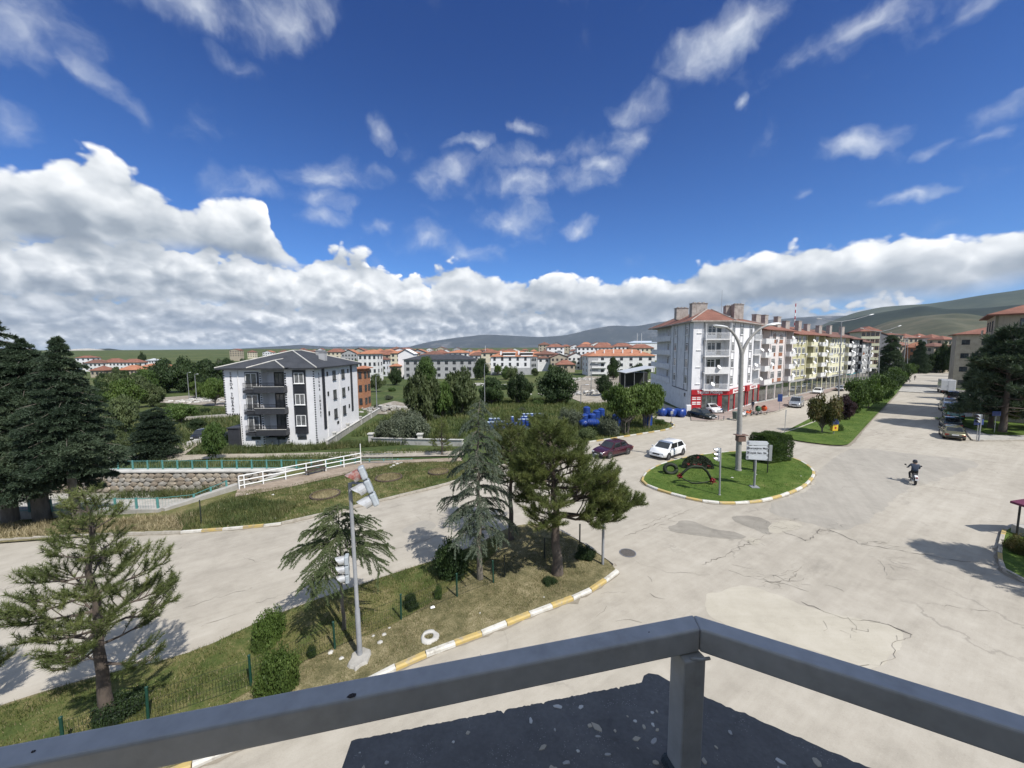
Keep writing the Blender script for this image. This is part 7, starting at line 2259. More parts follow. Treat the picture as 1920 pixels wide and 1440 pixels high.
def cars():
	G = 'cars on and beside the junction'
	maroon = car('dark maroon old sedan driving past the roundabout behind the island pine', 'car', 'sedan', paint('maroon', (.055, .010, .018)), (1119, 859), (1176, 846), group=G, name='car')
	car('white hatchback with black windows driving beside the roundabout', 'car', 'hatch', paint('white', (.74, .75, .76), 0), (1228, 862), (1273, 847), group=G, name='car')
	car('black green sedan parked in front of the red shop', 'car', 'sedan', paint('blackgreen', (.010, .018, .017)), (1335, 788), (1297, 780), group=G)
	car('small white hatchback parked tight to the red price board of the shop', 'car', 'hatch', paint('white', (.74, .75, .76), 0), (1340, 775), (1322, 771), group=G)
	car('silver people carrier driving towards us on the left carriageway', 'car', 'mpv', paint('silver', (.40, .42, .44), .6), (1483, 769), (1501, 757), group=G, name='car')
	car('dark teal sedan parked along the pavement below the mustard block', 'car', 'sedan', paint('teal', (.012, .075, .078)), (1508, 735), (1527, 729), group=G)
	car('white sedan standing behind the rusty red median tree', 'car', 'sedan', paint('white', (.74, .75, .76), 0), (1525, 742), (1541, 735), group=G)
	car('white grey sedan seen from behind beside the avenue lamp post', 'car', 'sedan', paint('silver', (.40, .42, .44), .6), (1577, 727), (1570, 739), group=G, name='car')
	car('white hatchback half hidden behind the median trees', 'car', 'hatch', paint('white', (.74, .75, .76), 0), (1618, 752), (1604, 758), group=G)
	car('white hatchback furthest along the left carriageway', 'car', 'hatch', paint('white', (.74, .75, .76), 0), (1600, 716), (1592, 722), group=G)
	G = 'cars parked along the right hand kerb of the avenue'
	hd = math.atan2(.74, .67)
	def q(px, py, lb, kind, pm, d=0.0):
		p = W(px, py)
		return car(lb, 'car', kind, pm, pos=(p.x + .67 * 2, p.y + .74 * 2, p.z), heading=hd + d, group=G)
	q(1790, 826, 'dull gold green old hatchback, first in the queue of parked cars', 'sedan', paint('gold', (.155, .150, .085), .4))
	q(1787, 806, 'dark blue grey sedan parked second in the queue behind the gold green one', 'sedan', paint('bluegrey', (.055, .075, .085), .4))
	q(1791, 789, 'deep teal hatchback parked third in the queue', 'hatch', paint('teal', (.012, .075, .078)))
	q(1799, 773, 'dark red hatchback parked under the pines', 'hatch', paint('red', (.13, .012, .014)))
	q(1781, 773, 'silver hatchback with a pale bumper parked beside the dark red one', 'hatch', paint('silver', (.40, .42, .44), .6))
	q(1781, 763, 'silver grey sedan parked just ahead of the silver hatchback', 'sedan', paint('bluegrey2', (.22, .24, .27), .5))
	q(1788, 752, 'black car parked behind the white box truck', 'mpv', paint('black', (.012, .012, .014)))
	q(1822, 722, 'white car with an open boot on the forecourt among the pines', 'mpv', paint('white', (.74, .75, .76), 0))
	q(1771, 693, 'blue hatchback driving far along the avenue', 'hatch', paint('blue', (.045, .085, .19), .4))
	q(1748, 684, 'tiny white car at the bend of the avenue', 'hatch', paint('white', (.74, .75, .76), 0))
	car('black car parked by the driveway left of the white block', 'car', 'hatch', paint('black', (.012, .012, .014)), (371, 827), (388, 819))
	# box truck
	p = W(1777, 739)
	T = thing('box_truck', 'white box truck parked along the avenue kerb, seen from behind', 'truck', (p.x + 2.4, p.y + 2.6, p.z), hd)
	b = MB(); b.b2((-3.0, -1.1, .75), (2.0, 1.1, 3.1)); b.build('cargo_box', paint('truckwhite', (.62, .63, .64), 0), T, bevel=.05)
	b = MB(); b.extrude_y([(2.1, .45), (3.6, .45), (3.6, 1.3), (3.2, 2.25), (2.1, 2.3)], -1.0, 1.0); b.build('cab', paint('white', (.74, .75, .76), 0), T, bevel=.05)
	b = MB(); b.b2((-2.9, -1.0, .45), (3.3, 1.0, .74)); b.b2((-3.1, -1.05, .5), (-2.95, 1.05, .7)); b.build('chassis', M_PLAST, T)
	b = MB(); b.face((3.605, -.85, 1.35), (3.605, .85, 1.35), (3.24, .85, 2.2), (3.24, -.85, 2.2)); b.build('windscreen', M_CARGL, T)
	b = MB(); b.b2((-3.02, -.03, .85), (-3.005, .03, 3.0)); b.b2((-3.03, .1, 1.6), (-3.005, .18, 2.0)); b.build('rear_door', M_STEEL, T)
	WHEELS['t'] = wheel_parts(.42, .26)
	for x in (-1.9, 2.6):
		for s in (-1, 1):
			w = link('wheel', WHEELS['t'][0], T, (x, s * .88, .42)); link('rim', WHEELS['t'][1], w)
	for s in (-1, 1):
		b = MB(); b.b2((-3.12, s * .8 - .12, .52), (-3.02, s * .8 + .12, .68)); b.build('tail_light', M_TAIL, T)
cars()
# ---------------- people
def skin_body(name, joints, edges, mats, parent, face_fn, sub=2):
	"""continuous body grown round a skeleton. joints: name -> (pos, radius)"""
	names = list(joints)
	me = bpy.data.meshes.new(name)
	me.from_pydata([joints[n][0] for n in names], [(names.index(a), names.index(b)) for a, b in edges], [])
	o = bpy.data.objects.new(name, me); COL.objects.link(o)
	md = o.modifiers.new('skin', 'SKIN'); md.use_smooth_shade = True
	for i, n in enumerate(names):
		r = joints[n][1]
		me.skin_vertices[0].data[i].radius = r if isinstance(r, tuple) else (r, r)
	me.skin_vertices[0].data[0].use_root = True
	s = o.modifiers.new('sub', 'SUBSURF'); s.levels = s.render_levels = sub
	bpy.context.view_layer.update()
	dg = bpy.context.evaluated_depsgraph_get()
	out = bpy.data.meshes.new_from_object(o.evaluated_get(dg))
	bpy.data.objects.remove(o)
	out.name = name
	out.materials.clear()
	for m_ in mats: out.materials.append(m_)
	for p in out.polygons:
		p.material_index = face_fn(p.center); p.use_smooth = True
	r = link(name, out, parent)
	return r
M_SKIN = surf('skin', (.42, .26, .19), (.37, .22, .16), 6, .55)
M_JKT = surf('navy_jacket', (.020, .034, .060), (.028, .044, .074), 5, .75)
M_TROU = surf('dark_trousers', (.020, .021, .026), (.028, .029, .034), 6, .8)
M_SHOE = surf('black_shoe', (.014, .013, .013), None, 6, .5)
M_HELM = surf('black_helmet', (.016, .017, .019), (.022, .023, .025), 5, .12, coat=.8)
M_HAIR = surf('dark_hair', (.016, .012, .010), (.026, .020, .016), 12, .7)
M_KHAKI = surf('khaki_shirt', (.13, .115, .075), (.10, .09, .06), 6, .8)
EDG = [('hip', 'waist'), ('waist', 'chest'), ('chest', 'neck'), ('neck', 'head'), ('head', 'crown')]
for s in 'LR':
	EDG += [('chest', 'sh' + s), ('sh' + s, 'el' + s), ('el' + s, 'wr' + s), ('wr' + s, 'palm' + s), ('hip', 'th' + s), ('th' + s, 'kn' + s), ('kn' + s, 'an' + s), ('an' + s, 'toe' + s)]
def add_hands(mb, wr, palm, r=.0085):
	"""five unequal bent fingers leaving each palm"""
	wr, palm = Vector(wr), Vector(palm)
	d = (palm - wr).normalized()
	s = d.cross(Vector((0, 0, 1)))
	if s.length < .1: s = Vector((0, 1, 0))
	s.normalize(); n = s.cross(d)
	for k, (off, ln) in enumerate(((-.030, .062), (-.010, .072), (.010, .068), (.029, .054))):
		a = palm + s * off
		mb.tube([a, a + d * ln * .55 - n * .006, a + d * ln * .9 - n * .026, a + d * ln * .95 - n * .045], [r, r * .95, r * .85, r * .6], 5)
	a = wr + d * .02 - s * .03
	mb.tube([a, a + d * .03 - s * .03, a + d * .062 - s * .038 - n * .01], [r * 1.1, r, r * .7], 5)
def add_face(mb, head, fwd, mats_cur):
	h = Vector(head); f = Vector(fwd).normalized(); s = f.cross(Vector((0, 0, 1))).normalized(); u = Vector((0, 0, 1))
	mb.tube([h + f * .085 + u * .02, h + f * .112 - u * .015, h + f * .095 - u * .03], [.008, .014, .010], 6)
	for e in (-1, 1):
		mb.box(tuple(h + s * e * .082 - u * .005), (.02, .03, .05))
		mb.box(tuple(h + f * .088 + s * e * .032 + u * .02), (.014, .014, .010))
	mb.box(tuple(h + f * .090 - u * .055), (.02, .035, .010))
def rider():
	p = W(1712, 905)
	hd = math.atan2(.80, .60)
	B = thing('motorbike', 'light motorbike ridden away from us across the junction', 'motorbike', (p.x, p.y, p.z + .004), hd)
	red = paint('bikegrey', (.16, .17, .18), .4)
	t = MB(); t.lathe([(.20, -.05), (.29, -.045), (.31, 0), (.29, .045), (.20, .05)], n=20, axis='Y', close=False); t.lathe([(.20, .05), (.20, -.05)], n=20, axis='Y', close=False); tm = t.mesh('tyre', M_TYRE, 40)
	t = MB(); t.lathe([(.20, -.02), (.215, 0), (.20, .02)], n=20, axis='Y', close=False)
	for k in range(8): t.bar((0, 0, 0), (.2 * math.cos(k * .785), 0, .2 * math.sin(k * .785)), .012, .012, (0, 1, 0))
	rm = t.mesh('rim', M_RIM)
	for x in (-.62, .62):
		w = link('wheel', tm, B, (x, 0, .31)); link('rim', rm, w)
	b = MB(); b.extrude_y([(-.35, .42), (.25, .34), (.42, .62), (.30, .82), (.02, .74), (-.30, .74)], -.11, .11); b.build('body', red, B, bevel=.03)
	b = MB(); b.lathe([(.001, -.19), (.11, -.15), (.13, 0), (.10, .15), (.001, .2)], (.12, 0, .80), 12, 'X', False); b.build('fuel_tank', red, B, 40)
	b = MB(); b.extrude_y([(-.62, .74), (-.05, .72), (-.02, .80), (-.55, .83)], -.12, .12); b.build('seat', M_PLAST, B, bevel=.03)
	b = MB(); b.extrude_y([(-.95, .58), (-.60, .66), (-.60, .74), (-.90, .68)], -.09, .09); b.build('rear_mudguard', M_PLATE, B, bevel=.02)
	b = MB(); b.b2((-.97, -.06, .58), (-.94, .06, .68)); b.build('tail_light', M_TAIL, B)
	b = MB(); b.b2((-.985, -.09, .42), (-.972, .09, .56)); b.build('number_plate', M_PLATE, B)
	for s in (-1, 1):
		b = MB(); b.cyl((.62, s * .08, .31), (.42, s * .08, .95), .022, None, 6); b.build('fork', M_STEEL, B)
		b = MB(); b.cyl((-.62, s * .1, .31), (-.42, s * .13, .70), .025, None, 6); b.build('shock_absorber', M_STEEL, B)
	b = MB(); b.tube([(.36, -.36, 1.02), (.42, -.20, 1.0), (.43, 0, .98), (.42, .20, 1.0), (.36, .36, 1.02)], .014, 6); b.build('handlebar', M_PLAST, B)
	for s in (-1, 1):
		b = MB(); b.cyl((.40, s * .27, 1.01), (.44, s * .40, 1.20), .008, None, 5); b.lathe([(.001, -.01), (.06, -.01), (.06, .01), (.001, .01)], (.43, s * .42, 1.23), 10, 'X', False); b.build('mirror', M_PLAST, B)
	b = MB(); b.lathe([(.001, .02), (.08, .0), (.06, -.10)], (.56, 0, .92), 12, 'X', False); b.build('headlight', M_LENS, B)
	b = MB(); b.tube([(-.1, .14, .34), (-.5, .16, .30), (-.95, .17, .38)], [.03, .04, .045], 8); b.build('exhaust', M_STEEL, B)
	P = thing('person', 'rider in dark jacket and black helmet sitting on the moving motorbike', 'person', (p.x, p.y, p.z + .004), hd)
	J = {'hip': ((-.22, 0, .92), (.16, .13)), 'waist': ((-.20, 0, 1.06), (.155, .12)), 'chest': ((-.12, 0, 1.32), (.185, .135)), 'neck': ((-.06, 0, 1.50), .062), 'head': ((-.02, 0, 1.60), .098), 'crown': ((-.02, 0, 1.70), .085)}
	for s, e in (('L', 1), ('R', -1)):
		J.update({'sh' + s: ((-.08, e * .20, 1.41), .078), 'el' + s: ((.10, e * .30, 1.17), .052), 'wr' + s: ((.30, e * .31, 1.06), .036), 'palm' + s: ((.36, e * .31, 1.05), .034),
				  'th' + s: ((-.12, e * .12, .88), .098), 'kn' + s: ((.24, e * .20, .70), .066), 'an' + s: ((.06, e * .20, .34), .044), 'toe' + s: ((.22, e * .21, .30), .036)})
	def ff(c):
		if c.z > 1.48: return 0
		if c.x > .28 and c.z > .9 and abs(c.y) > .2: return 0
		if c.z > .98: return 1
		if c.z < .42: return 3
		return 2
	skin_body('body', J, EDG, [M_SKIN, M_JKT, M_TROU, M_SHOE], P, ff)
	mb = MB(); add_hands(mb, (.30, .31, 1.06), (.365, .31, 1.05)); add_hands(mb, (.30, -.31, 1.06), (.365, -.31, 1.05)); mb.build('fingers', M_SKIN, P, True)
	b = MB(); b.lathe([(.001, .155), (.07, .145), (.125, .09), (.142, 0), (.135, -.08), (.10, -.125)], (-.02, 0, 1.63), 16, 'Z', False); b.build('helmet', M_HELM, P, 40)
	b = MB(); b.lathe([(.128, .045), (.146, 0), (.14, -.05)], (-.008, 0, 1.62), 16, 'Z', False); b.build('visor', M_CARGL, P, 40)
def walker(label, px, py, heading, top, leg, hair=True, height=1.72, stand=False):
	p = W(px, py)
	P = thing('person', label, 'person', (p.x, p.y, H(p.x, p.y) + (.12 if stand else .01)), heading)
	P.scale = (height / 1.75,) * 3
	k = 0 if stand else 1
	J = {'hip': ((0, 0, .92), (.15, .11)), 'waist': ((0, 0, 1.08), (.14, .10)), 'chest': ((.01, 0, 1.32), (.17, .115)), 'neck': ((.02, 0, 1.49), .055), 'head': ((.035, 0, 1.60), .092), 'crown': ((.03, 0, 1.69), .080)}
	for s, e in (('L', 1), ('R', -1)):
		f = e * k
		J.update({'sh' + s: ((.0, e * .185, 1.42), .066), 'el' + s: ((-f * .10, e * .25, 1.14), .045), 'wr' + s: ((-f * .20 + .08, e * .24, .92), .033), 'palm' + s: ((-f * .22 + .10, e * .24, .84), .034),
				  'th' + s: ((.0, e * .09, .86), .088), 'kn' + s: ((f * .20 + .02, e * .10, .49), .060), 'an' + s: ((f * .36 - .04 if f >= 0 else f * .30 - .06, e * .10, .09 if f >= 0 else .16), .042), 'toe' + s: ((f * .36 + .12 if f >= 0 else f * .30 + .06, e * .11, .045), .034)})
	def ff(c):
		if c.z > 1.47: return 0
		if c.z < .94 and abs(c.y) > .19: return 0
		if c.z > .95: return 1
		if c.z < .11: return 3
		return 2
	skin_body('body', J, EDG, [M_SKIN, top, leg, M_SHOE], P, ff)
	mb = MB()
	for s in 'LR': add_hands(mb, J['wr' + s][0], J['palm' + s][0])
	mb.build('fingers', M_SKIN, P, True)
	mb = MB(); add_face(mb, (.035, 0, 1.61), (1, 0, 0), 0); mb.build('face', M_SKIN, P, True)
	b = MB(); b.lathe([(.001, .115), (.06, .105), (.098, .06), (.106, .01), (.10, -.04)], (.018, 0, 1.645), 14, 'Z', False); b.build('hair', M_HAIR, P, 40)
rider()
walker('pedestrian in black striding along the far median kerb of the avenue', 1715, 713, R(20), M_TROU, M_TROU)
walker('man in a dark top standing by the goods in front of the red shop', 1411, 771, R(200), M_JKT, M_STRIP, stand=True)
# ---------------- traffic lights
M_LIGHTG = surf('weathered_grey_housing', (.36, .40, .43), (.28, .31, .34), 5, .45, dirt=(.5, .5, .5), dirt_amt=.4)
M_VISOR = surf('bare_metal_visor', (.56, .57, .58), (.46, .47, .48), 5, .4, metal=.35, dirt=(.10, .06, .05), dirt_scale=4, dirt_amt=.5)
M_VISR = surf('flaked_red_visor', (.42, .40, .38), (.20, .05, .035), 5, .5, metal=.2, dirt=(.24, .05, .03), dirt_scale=3, dirt_amt=.9)
M_INNER = surf('visor_inside', (.02, .014, .013), (.035, .02, .018), 5, .8)
M_POLE = surf('grey_painted_pole', (.26, .27, .285), (.21, .22, .235), 4, .5, dirt=(.36, .36, .36), dirt_amt=.4)
M_LRED = surf('dull_red_lens', (.12, .012, .01), None, 5, .2); M_LAMB = surf('dull_amber_lens', (.16, .07, .008), None, 5, .2); M_LGRN = surf('dull_green_lens', (.008, .07, .03), None, 5, .2)
def light_head(T, M, k=1.0, first_red=False):
	"""three signal sections along local z, hoods pointing along local +x"""
	for i in range(3):
		z = (1 - i) * .50 * k
		q = MB(); q.M = M
		q.box((0, 0, z), (.20 * k, .46 * k, .46 * k), top=None)
		s = q.build('signal_section', M_LIGHTG, T, bevel=.05 * k, seg=2)
		v = MB(); v.M = M; n = 14; r0, r1, ln = .205 * k, .20 * k, .46 * k
		ring = []
		for a in range(n + 1):
			th = R(-55) + R(290) * a / n
			ring.append((math.cos(th), math.sin(th)))
		for a in range(n):
			(y0, z0), (y1, z1) = ring[a], ring[a + 1]
			l0 = ln * (.62 + .38 * max(-.3, z0)); l1 = ln * (.62 + .38 * max(-.3, z1))
			A = (.1 * k, y0 * r0, z + z0 * r0); B = (.1 * k, y1 * r0, z + z1 * r0); C = (.1 * k + l1, y1 * r1, z + z1 * r1 - .03 * k); D = (.1 * k + l0, y0 * r1, z + z0 * r1 - .03 * k)
			v.cur = 0; v.face(A, B, C, D)
			v.cur = 1
			sh = lambda p, f=.95: (p[0], p[1] * f, z + (p[2] - z) * f)
			v.face(sh(D), sh(C), sh(B), sh(A))
		link_ = v.build('hood', [M_VISR if (first_red and i == 0) else M_VISOR, M_INNER], s, True)
		l = MB(); l.M = M; l.lathe([(.001, .13 * k), (.10 * k, .12 * k), (.18 * k, .10 * k)], (0, 0, z), 14, 'X', False); l.build('lens', (M_LRED, M_LAMB, M_LGRN)[i], s, 40)
def traffic_light(label, base, top_px, heads, r0=.075, r1=.055, arm=None, footing=False, up=.13):
	b = W(*base, up)
	top = at_depth(*top_px, b.y)
	T = thing('traffic_light', label, 'traffic light', (b.x, b.y, b.z))
	tv = Vector((top.x - b.x, 0, top.z - b.z))
	p = MB(); p.tube([(0, 0, -.05), tv * .28, tv * .285, tv], [r0, r0 * .94, r1 * 1.1, r1], 12)
	p.lathe([(r0 * 1.5, 0), (r0 * 1.5, .02), (r0 * 1.1, .05)], (0, 0, 0), 12, 'Z', False)
	p.build('pole', M_POLE, T, 40)
	if arm:
		q = MB(); q.tube([tv + Vector((0, 0, -.04)), tv + Vector(arm) * .2 + Vector((0, 0, .02)), tv + Vector(arm)], r1 * .8, 8); q.build('arm', M_POLE, T, 40)
	for (dx, dy, dz, rz, tilt, k, red) in heads:
		M = Matrix.Translation((dx, dy, dz)) @ Matrix.Rotation(tilt, 4, 'Y') @ Matrix.Rotation(rz, 4, 'Z')
		light_head(T, M, k, red)
	if footing:
		rg = random.Random(5)
		q = MB(); m_ = 16
		ring = [(math.cos(6.283 * i / m_) * .36 * rg.uniform(.75, 1.2) - .0, math.sin(6.283 * i / m_) * .52 * rg.uniform(.8, 1.15) - .12) for i in range(m_)]
		q.prism(ring, -.05, .07, .82); q.build('footing', M_CONC, T, bevel=.015)
	return T
def lights():
	b = W(675, 1230, .13); top = at_depth(656, 906, b.y)
	hz = top.z - b.z; hx = top.x - b.x
	d = b.y / F_PX
	traffic_light('leaning traffic light with bare grey hoods on the near traffic island', (675, 1230), (656, 906),
				  [(hx + 36 * d, 0, hz - .08, R(202), R(-21), .92, True), (hx * .42 - 15 * d, -.02, 10.3 - (1086 - 655) * d - b.z, R(196), 0, .62, False)], .085, .058, arm=(28 * d, 0, -.02), footing=True)
	b = W(1349, 928, .12); top = at_depth(1351, 840, b.y); hz = top.z - b.z
	traffic_light('traffic light with three pale hoods on the roundabout lawn', (1349, 928), (1351, 840), [(-.22, 0, hz - .45, R(180), 0, .62, False)], .06, .055, up=.12)
	b = W(1835, 826, .12); top = at_depth(1841, 777, b.y); hz = top.z - b.z
	traffic_light('traffic light on the pavement corner by the parked cars', (1835, 826), (1841, 777), [(-.25, 0, hz - .45, R(200), 0, .62, False)], .06, .05, up=.12)
	# pole hidden by the pine bough
	b = W(1130, 1058, .12)
	T = thing('traffic_light', 'grey traffic light pole under the long pine bough on the island tip', 'traffic light', (b.x, b.y, b.z))
	p = MB(); p.tube([(0, 0, -.05), (0, 0, 1.0), (0, 0, 3.6)], [.065, .06, .055], 10); p.build('pole', M_POLE, T, 40)
	light_head(T, Matrix.Translation((-.2, .1, 3.3)) @ Matrix.Rotation(R(120), 4, 'Z'), .6)
lights()
# ---------------- lamp posts
M_LAMPC = surf('grey_concrete_mast', (.30, .295, .28), (.24, .235, .225), 3, .8, .2)
M_LAMPH = surf('lamp_shell', (.62, .63, .63), (.54, .55, .55), 4, .35)
def lamp_head(T, tip, d, k=1.0):
	q = MB(); q.M = Matrix.Translation(tip) @ Vector((1, 0, 0)).rotation_difference(Vector(d)).to_matrix().to_4x4()
	st = [(-.50, .03, .03), (-.35, .10, .09), (-.05, .17, .13), (.30, .15, .11), (.48, .05, .04)]
	m_ = 10; pts = []
	for x, w, h in st:
		pts += [(x * k, math.cos(6.283 * i / m_) * w * k, math.sin(6.283 * i / m_) * h * k * (1 if math.sin(6.283 * i / m_) > 0 else .6)) for i in range(m_)]
	b = q._p(pts)
	fs = [(i * m_ + j, i * m_ + (j + 1) % m_, (i + 1) * m_ + (j + 1) % m_, (i + 1) * m_ + j) for i in range(len(st) - 1) for j in range(m_)]
	fs += [tuple(reversed(range(m_))), tuple((len(st) - 1) * m_ + j for j in range(m_))]
	q.faces(b, fs)
	return q.build('lamp_head', M_LAMPH, T, 50)
def lamps():
	b = W(1384, 882, .12)
	T = thing('street_lamp', 'tall grey street lamp forking into two curved arms on the roundabout', 'street lamp', (b.x, b.y, b.z))
	fk = at_depth(1391, 660, b.y); fz = fk.z - b.z; fx = fk.x - b.x
	p = MB(); p.tube([(0, 0, -.1), (fx * .3, 0, 2.4), (fx, 0, fz)], [.22, .205, .15], 16); p.tube([(0, 0, -.1), (0, 0, .12)], [.25, .25], 16); p.build('mast', M_LAMPC, T, 40)
	l = at_depth(1352, 612, b.y); r = at_depth(1449, 609, b.y)
	for e, nm in ((l, 0), (r, 1)):
		ex, ez = e.x - b.x, e.z - b.z
		q = MB(); pts = []
		for i in range(11):
			t = i / 10
			pts.append((fx + (ex - fx) * (t ** 1.35), 0, fz - .3 + (ez - fz + .3) * (1 - (1 - t) ** 1.9)))
		q.tube(pts, [.14 - .075 * i / 10 for i in range(11)], 10); q.build('arm', M_LAMPC, T, 40)
		s = -1 if ex < fx else 1
		lamp_head(T, (ex + s * .05, 0, ez + .02), (s, 0, .12), 1.25)
	q = MB(); z = 10.3 - (824 - 650) / F_PX * b.y - b.z
	q.box((-.02, -.15, z), (.62, .45, .42)); q.box((.0, -.12, z + .30), (.95, .62, .05)); q.build('junction_box', surf('rusty_brown_box', (.16, .095, .075), (.11, .07, .055), 4, .8), T, bevel=.01)
	G = 'street lamps along the avenue median'
	for lb, base, fork, a, c in (('nearest lamp of the avenue median with wide spread arms', (1572, 752), (1578, 603), (1540, 598), (1630, 591)),
								 ('second lamp of the avenue median', (1646, 726), (1651, 622), (1619, 616), (1684, 612)),
								 ('third lamp of the avenue median near the power poles', (1701, 704), (1702, 633), (1672, 624), (1722, 631))):
		b = W(*base, .1); fk = at_depth(*fork, b.y)
		T = thing('street_lamp', lb, 'street lamp', (b.x, b.y, b.z), 0, G)
		p = MB(); p.tube([(0, 0, -.1), (fk.x - b.x, 0, fk.z - b.z)], [.13, .07], 10); p.build('mast', M_POLE, T, 40)
		for e in (a, c):
			q2 = at_depth(*e, b.y); v = Vector((q2.x - b.x, 0, q2.z - b.z)); f = Vector((fk.x - b.x, 0, fk.z - b.z))
			q = MB(); q.tube([f, f.lerp(v, .5) + Vector((0, 0, -.15)), v], [.06, .05, .035], 8); q.build('arm', M_POLE, T, 40)
			d = (v - f).normalized(); lamp_head(T, tuple(v + d * .4), tuple(d), 1.0)
	for lb, base, top in (('plain lamp pole on the middle meadow left of the dark walnut trees', (909, 760), 682), ('lamp pole by the rubble plot right of the walnut trees', (1108, 742), 682), ('short lamp pole beside the side street', (1089, 760), 722),
						  ('lamp pole on the meadow left of the willows', (707, 772), 704), ('left lamp pole in front of the dark grove', (355, 748), 699), ('right lamp pole in front of the dark grove', (369, 752), 702), ('curved lamp pole in front of the open shed', (1171, 716), 699)):
		b = W(*base); t = at_depth(base[0], top, b.y)
		T = thing('street_lamp', lb, 'street lamp', tuple(b))
		h = t.z - b.z
		p = MB(); p.tube([(0, 0, -.1), (0, 0, h * .93), (.15, -.1, h), (.9, -.4, h + .1)], [.10, .07, .06, .045], 8); p.build('mast', M_POLE, T, 40)
		lamp_head(T, (1.2, -.5, h + .12), (.9, -.4, .1), .9)
	for lb, base, top in (('left wooden power pole with cross bars at the end of the avenue', (1681, 702), 637), ('right power pole with cross bars at the end of the avenue', (1693, 700), 634)):
		b = W(*base); t = at_depth(base[0], top, b.y); h = t.z - b.z
		T = thing('power_pole', lb, 'power pole', tuple(b))
		p = MB(); p.cyl((0, 0, 0), (0, 0, h), .2, .12, 8); p.build('pole', M_LAMPC, T)
		for k in range(3):
			p = MB(); p.box((0, 0, h - .6 - 1.1 * k), (2.4, .15, .15)); p.build('cross_bar', M_LAMPC, T)
			p = MB()
			for x in (-1.0, -.5, .5, 1.0): p.cyl((x, 0, h - .52 - 1.1 * k), (x, 0, h - .25 - 1.1 * k), .05, .03, 6)
			o = p.build('insulator', M_FRAME, T); o['kind'] = 'stuff'
	for px, py, Y, y0, lb in ((1002 - 92, 648, 300, 668, 'thin white mast on the skyline above the long charcoal roof'), (1195, 625, 330, 641, 'left mast above the pale blue hall roof'), (1203, 625, 330, 641, 'right mast above the pale blue hall roof')):
		a, e = at_depth(px, py, Y), at_depth(px, y0, Y)
		p = MB(); p.cyl((e.x, Y, H(e.x, Y)), (a.x, Y, a.z), .3, .12, 6)
		tag(p.build('mast', M_FRAME), lb, 'mast')
	# lattice aerial on the row roof
	a = at_depth(1491, 590, 100); z0 = 14.8
	T = thing('aerial_mast', 'red and white lattice aerial on the roof of the mustard block', 'aerial', (a.x, 100, z0))
	h = at_depth(1491, 569, 100).z - z0
	n = 8
	for k in range(n):
		q = MB(); q.box((0, 0, h * (k + .5) / n), (.16, .16, h / n * .98), top=.9); q.build('mast_section', M_RED if k % 2 else M_FRAME, T)
lamps()
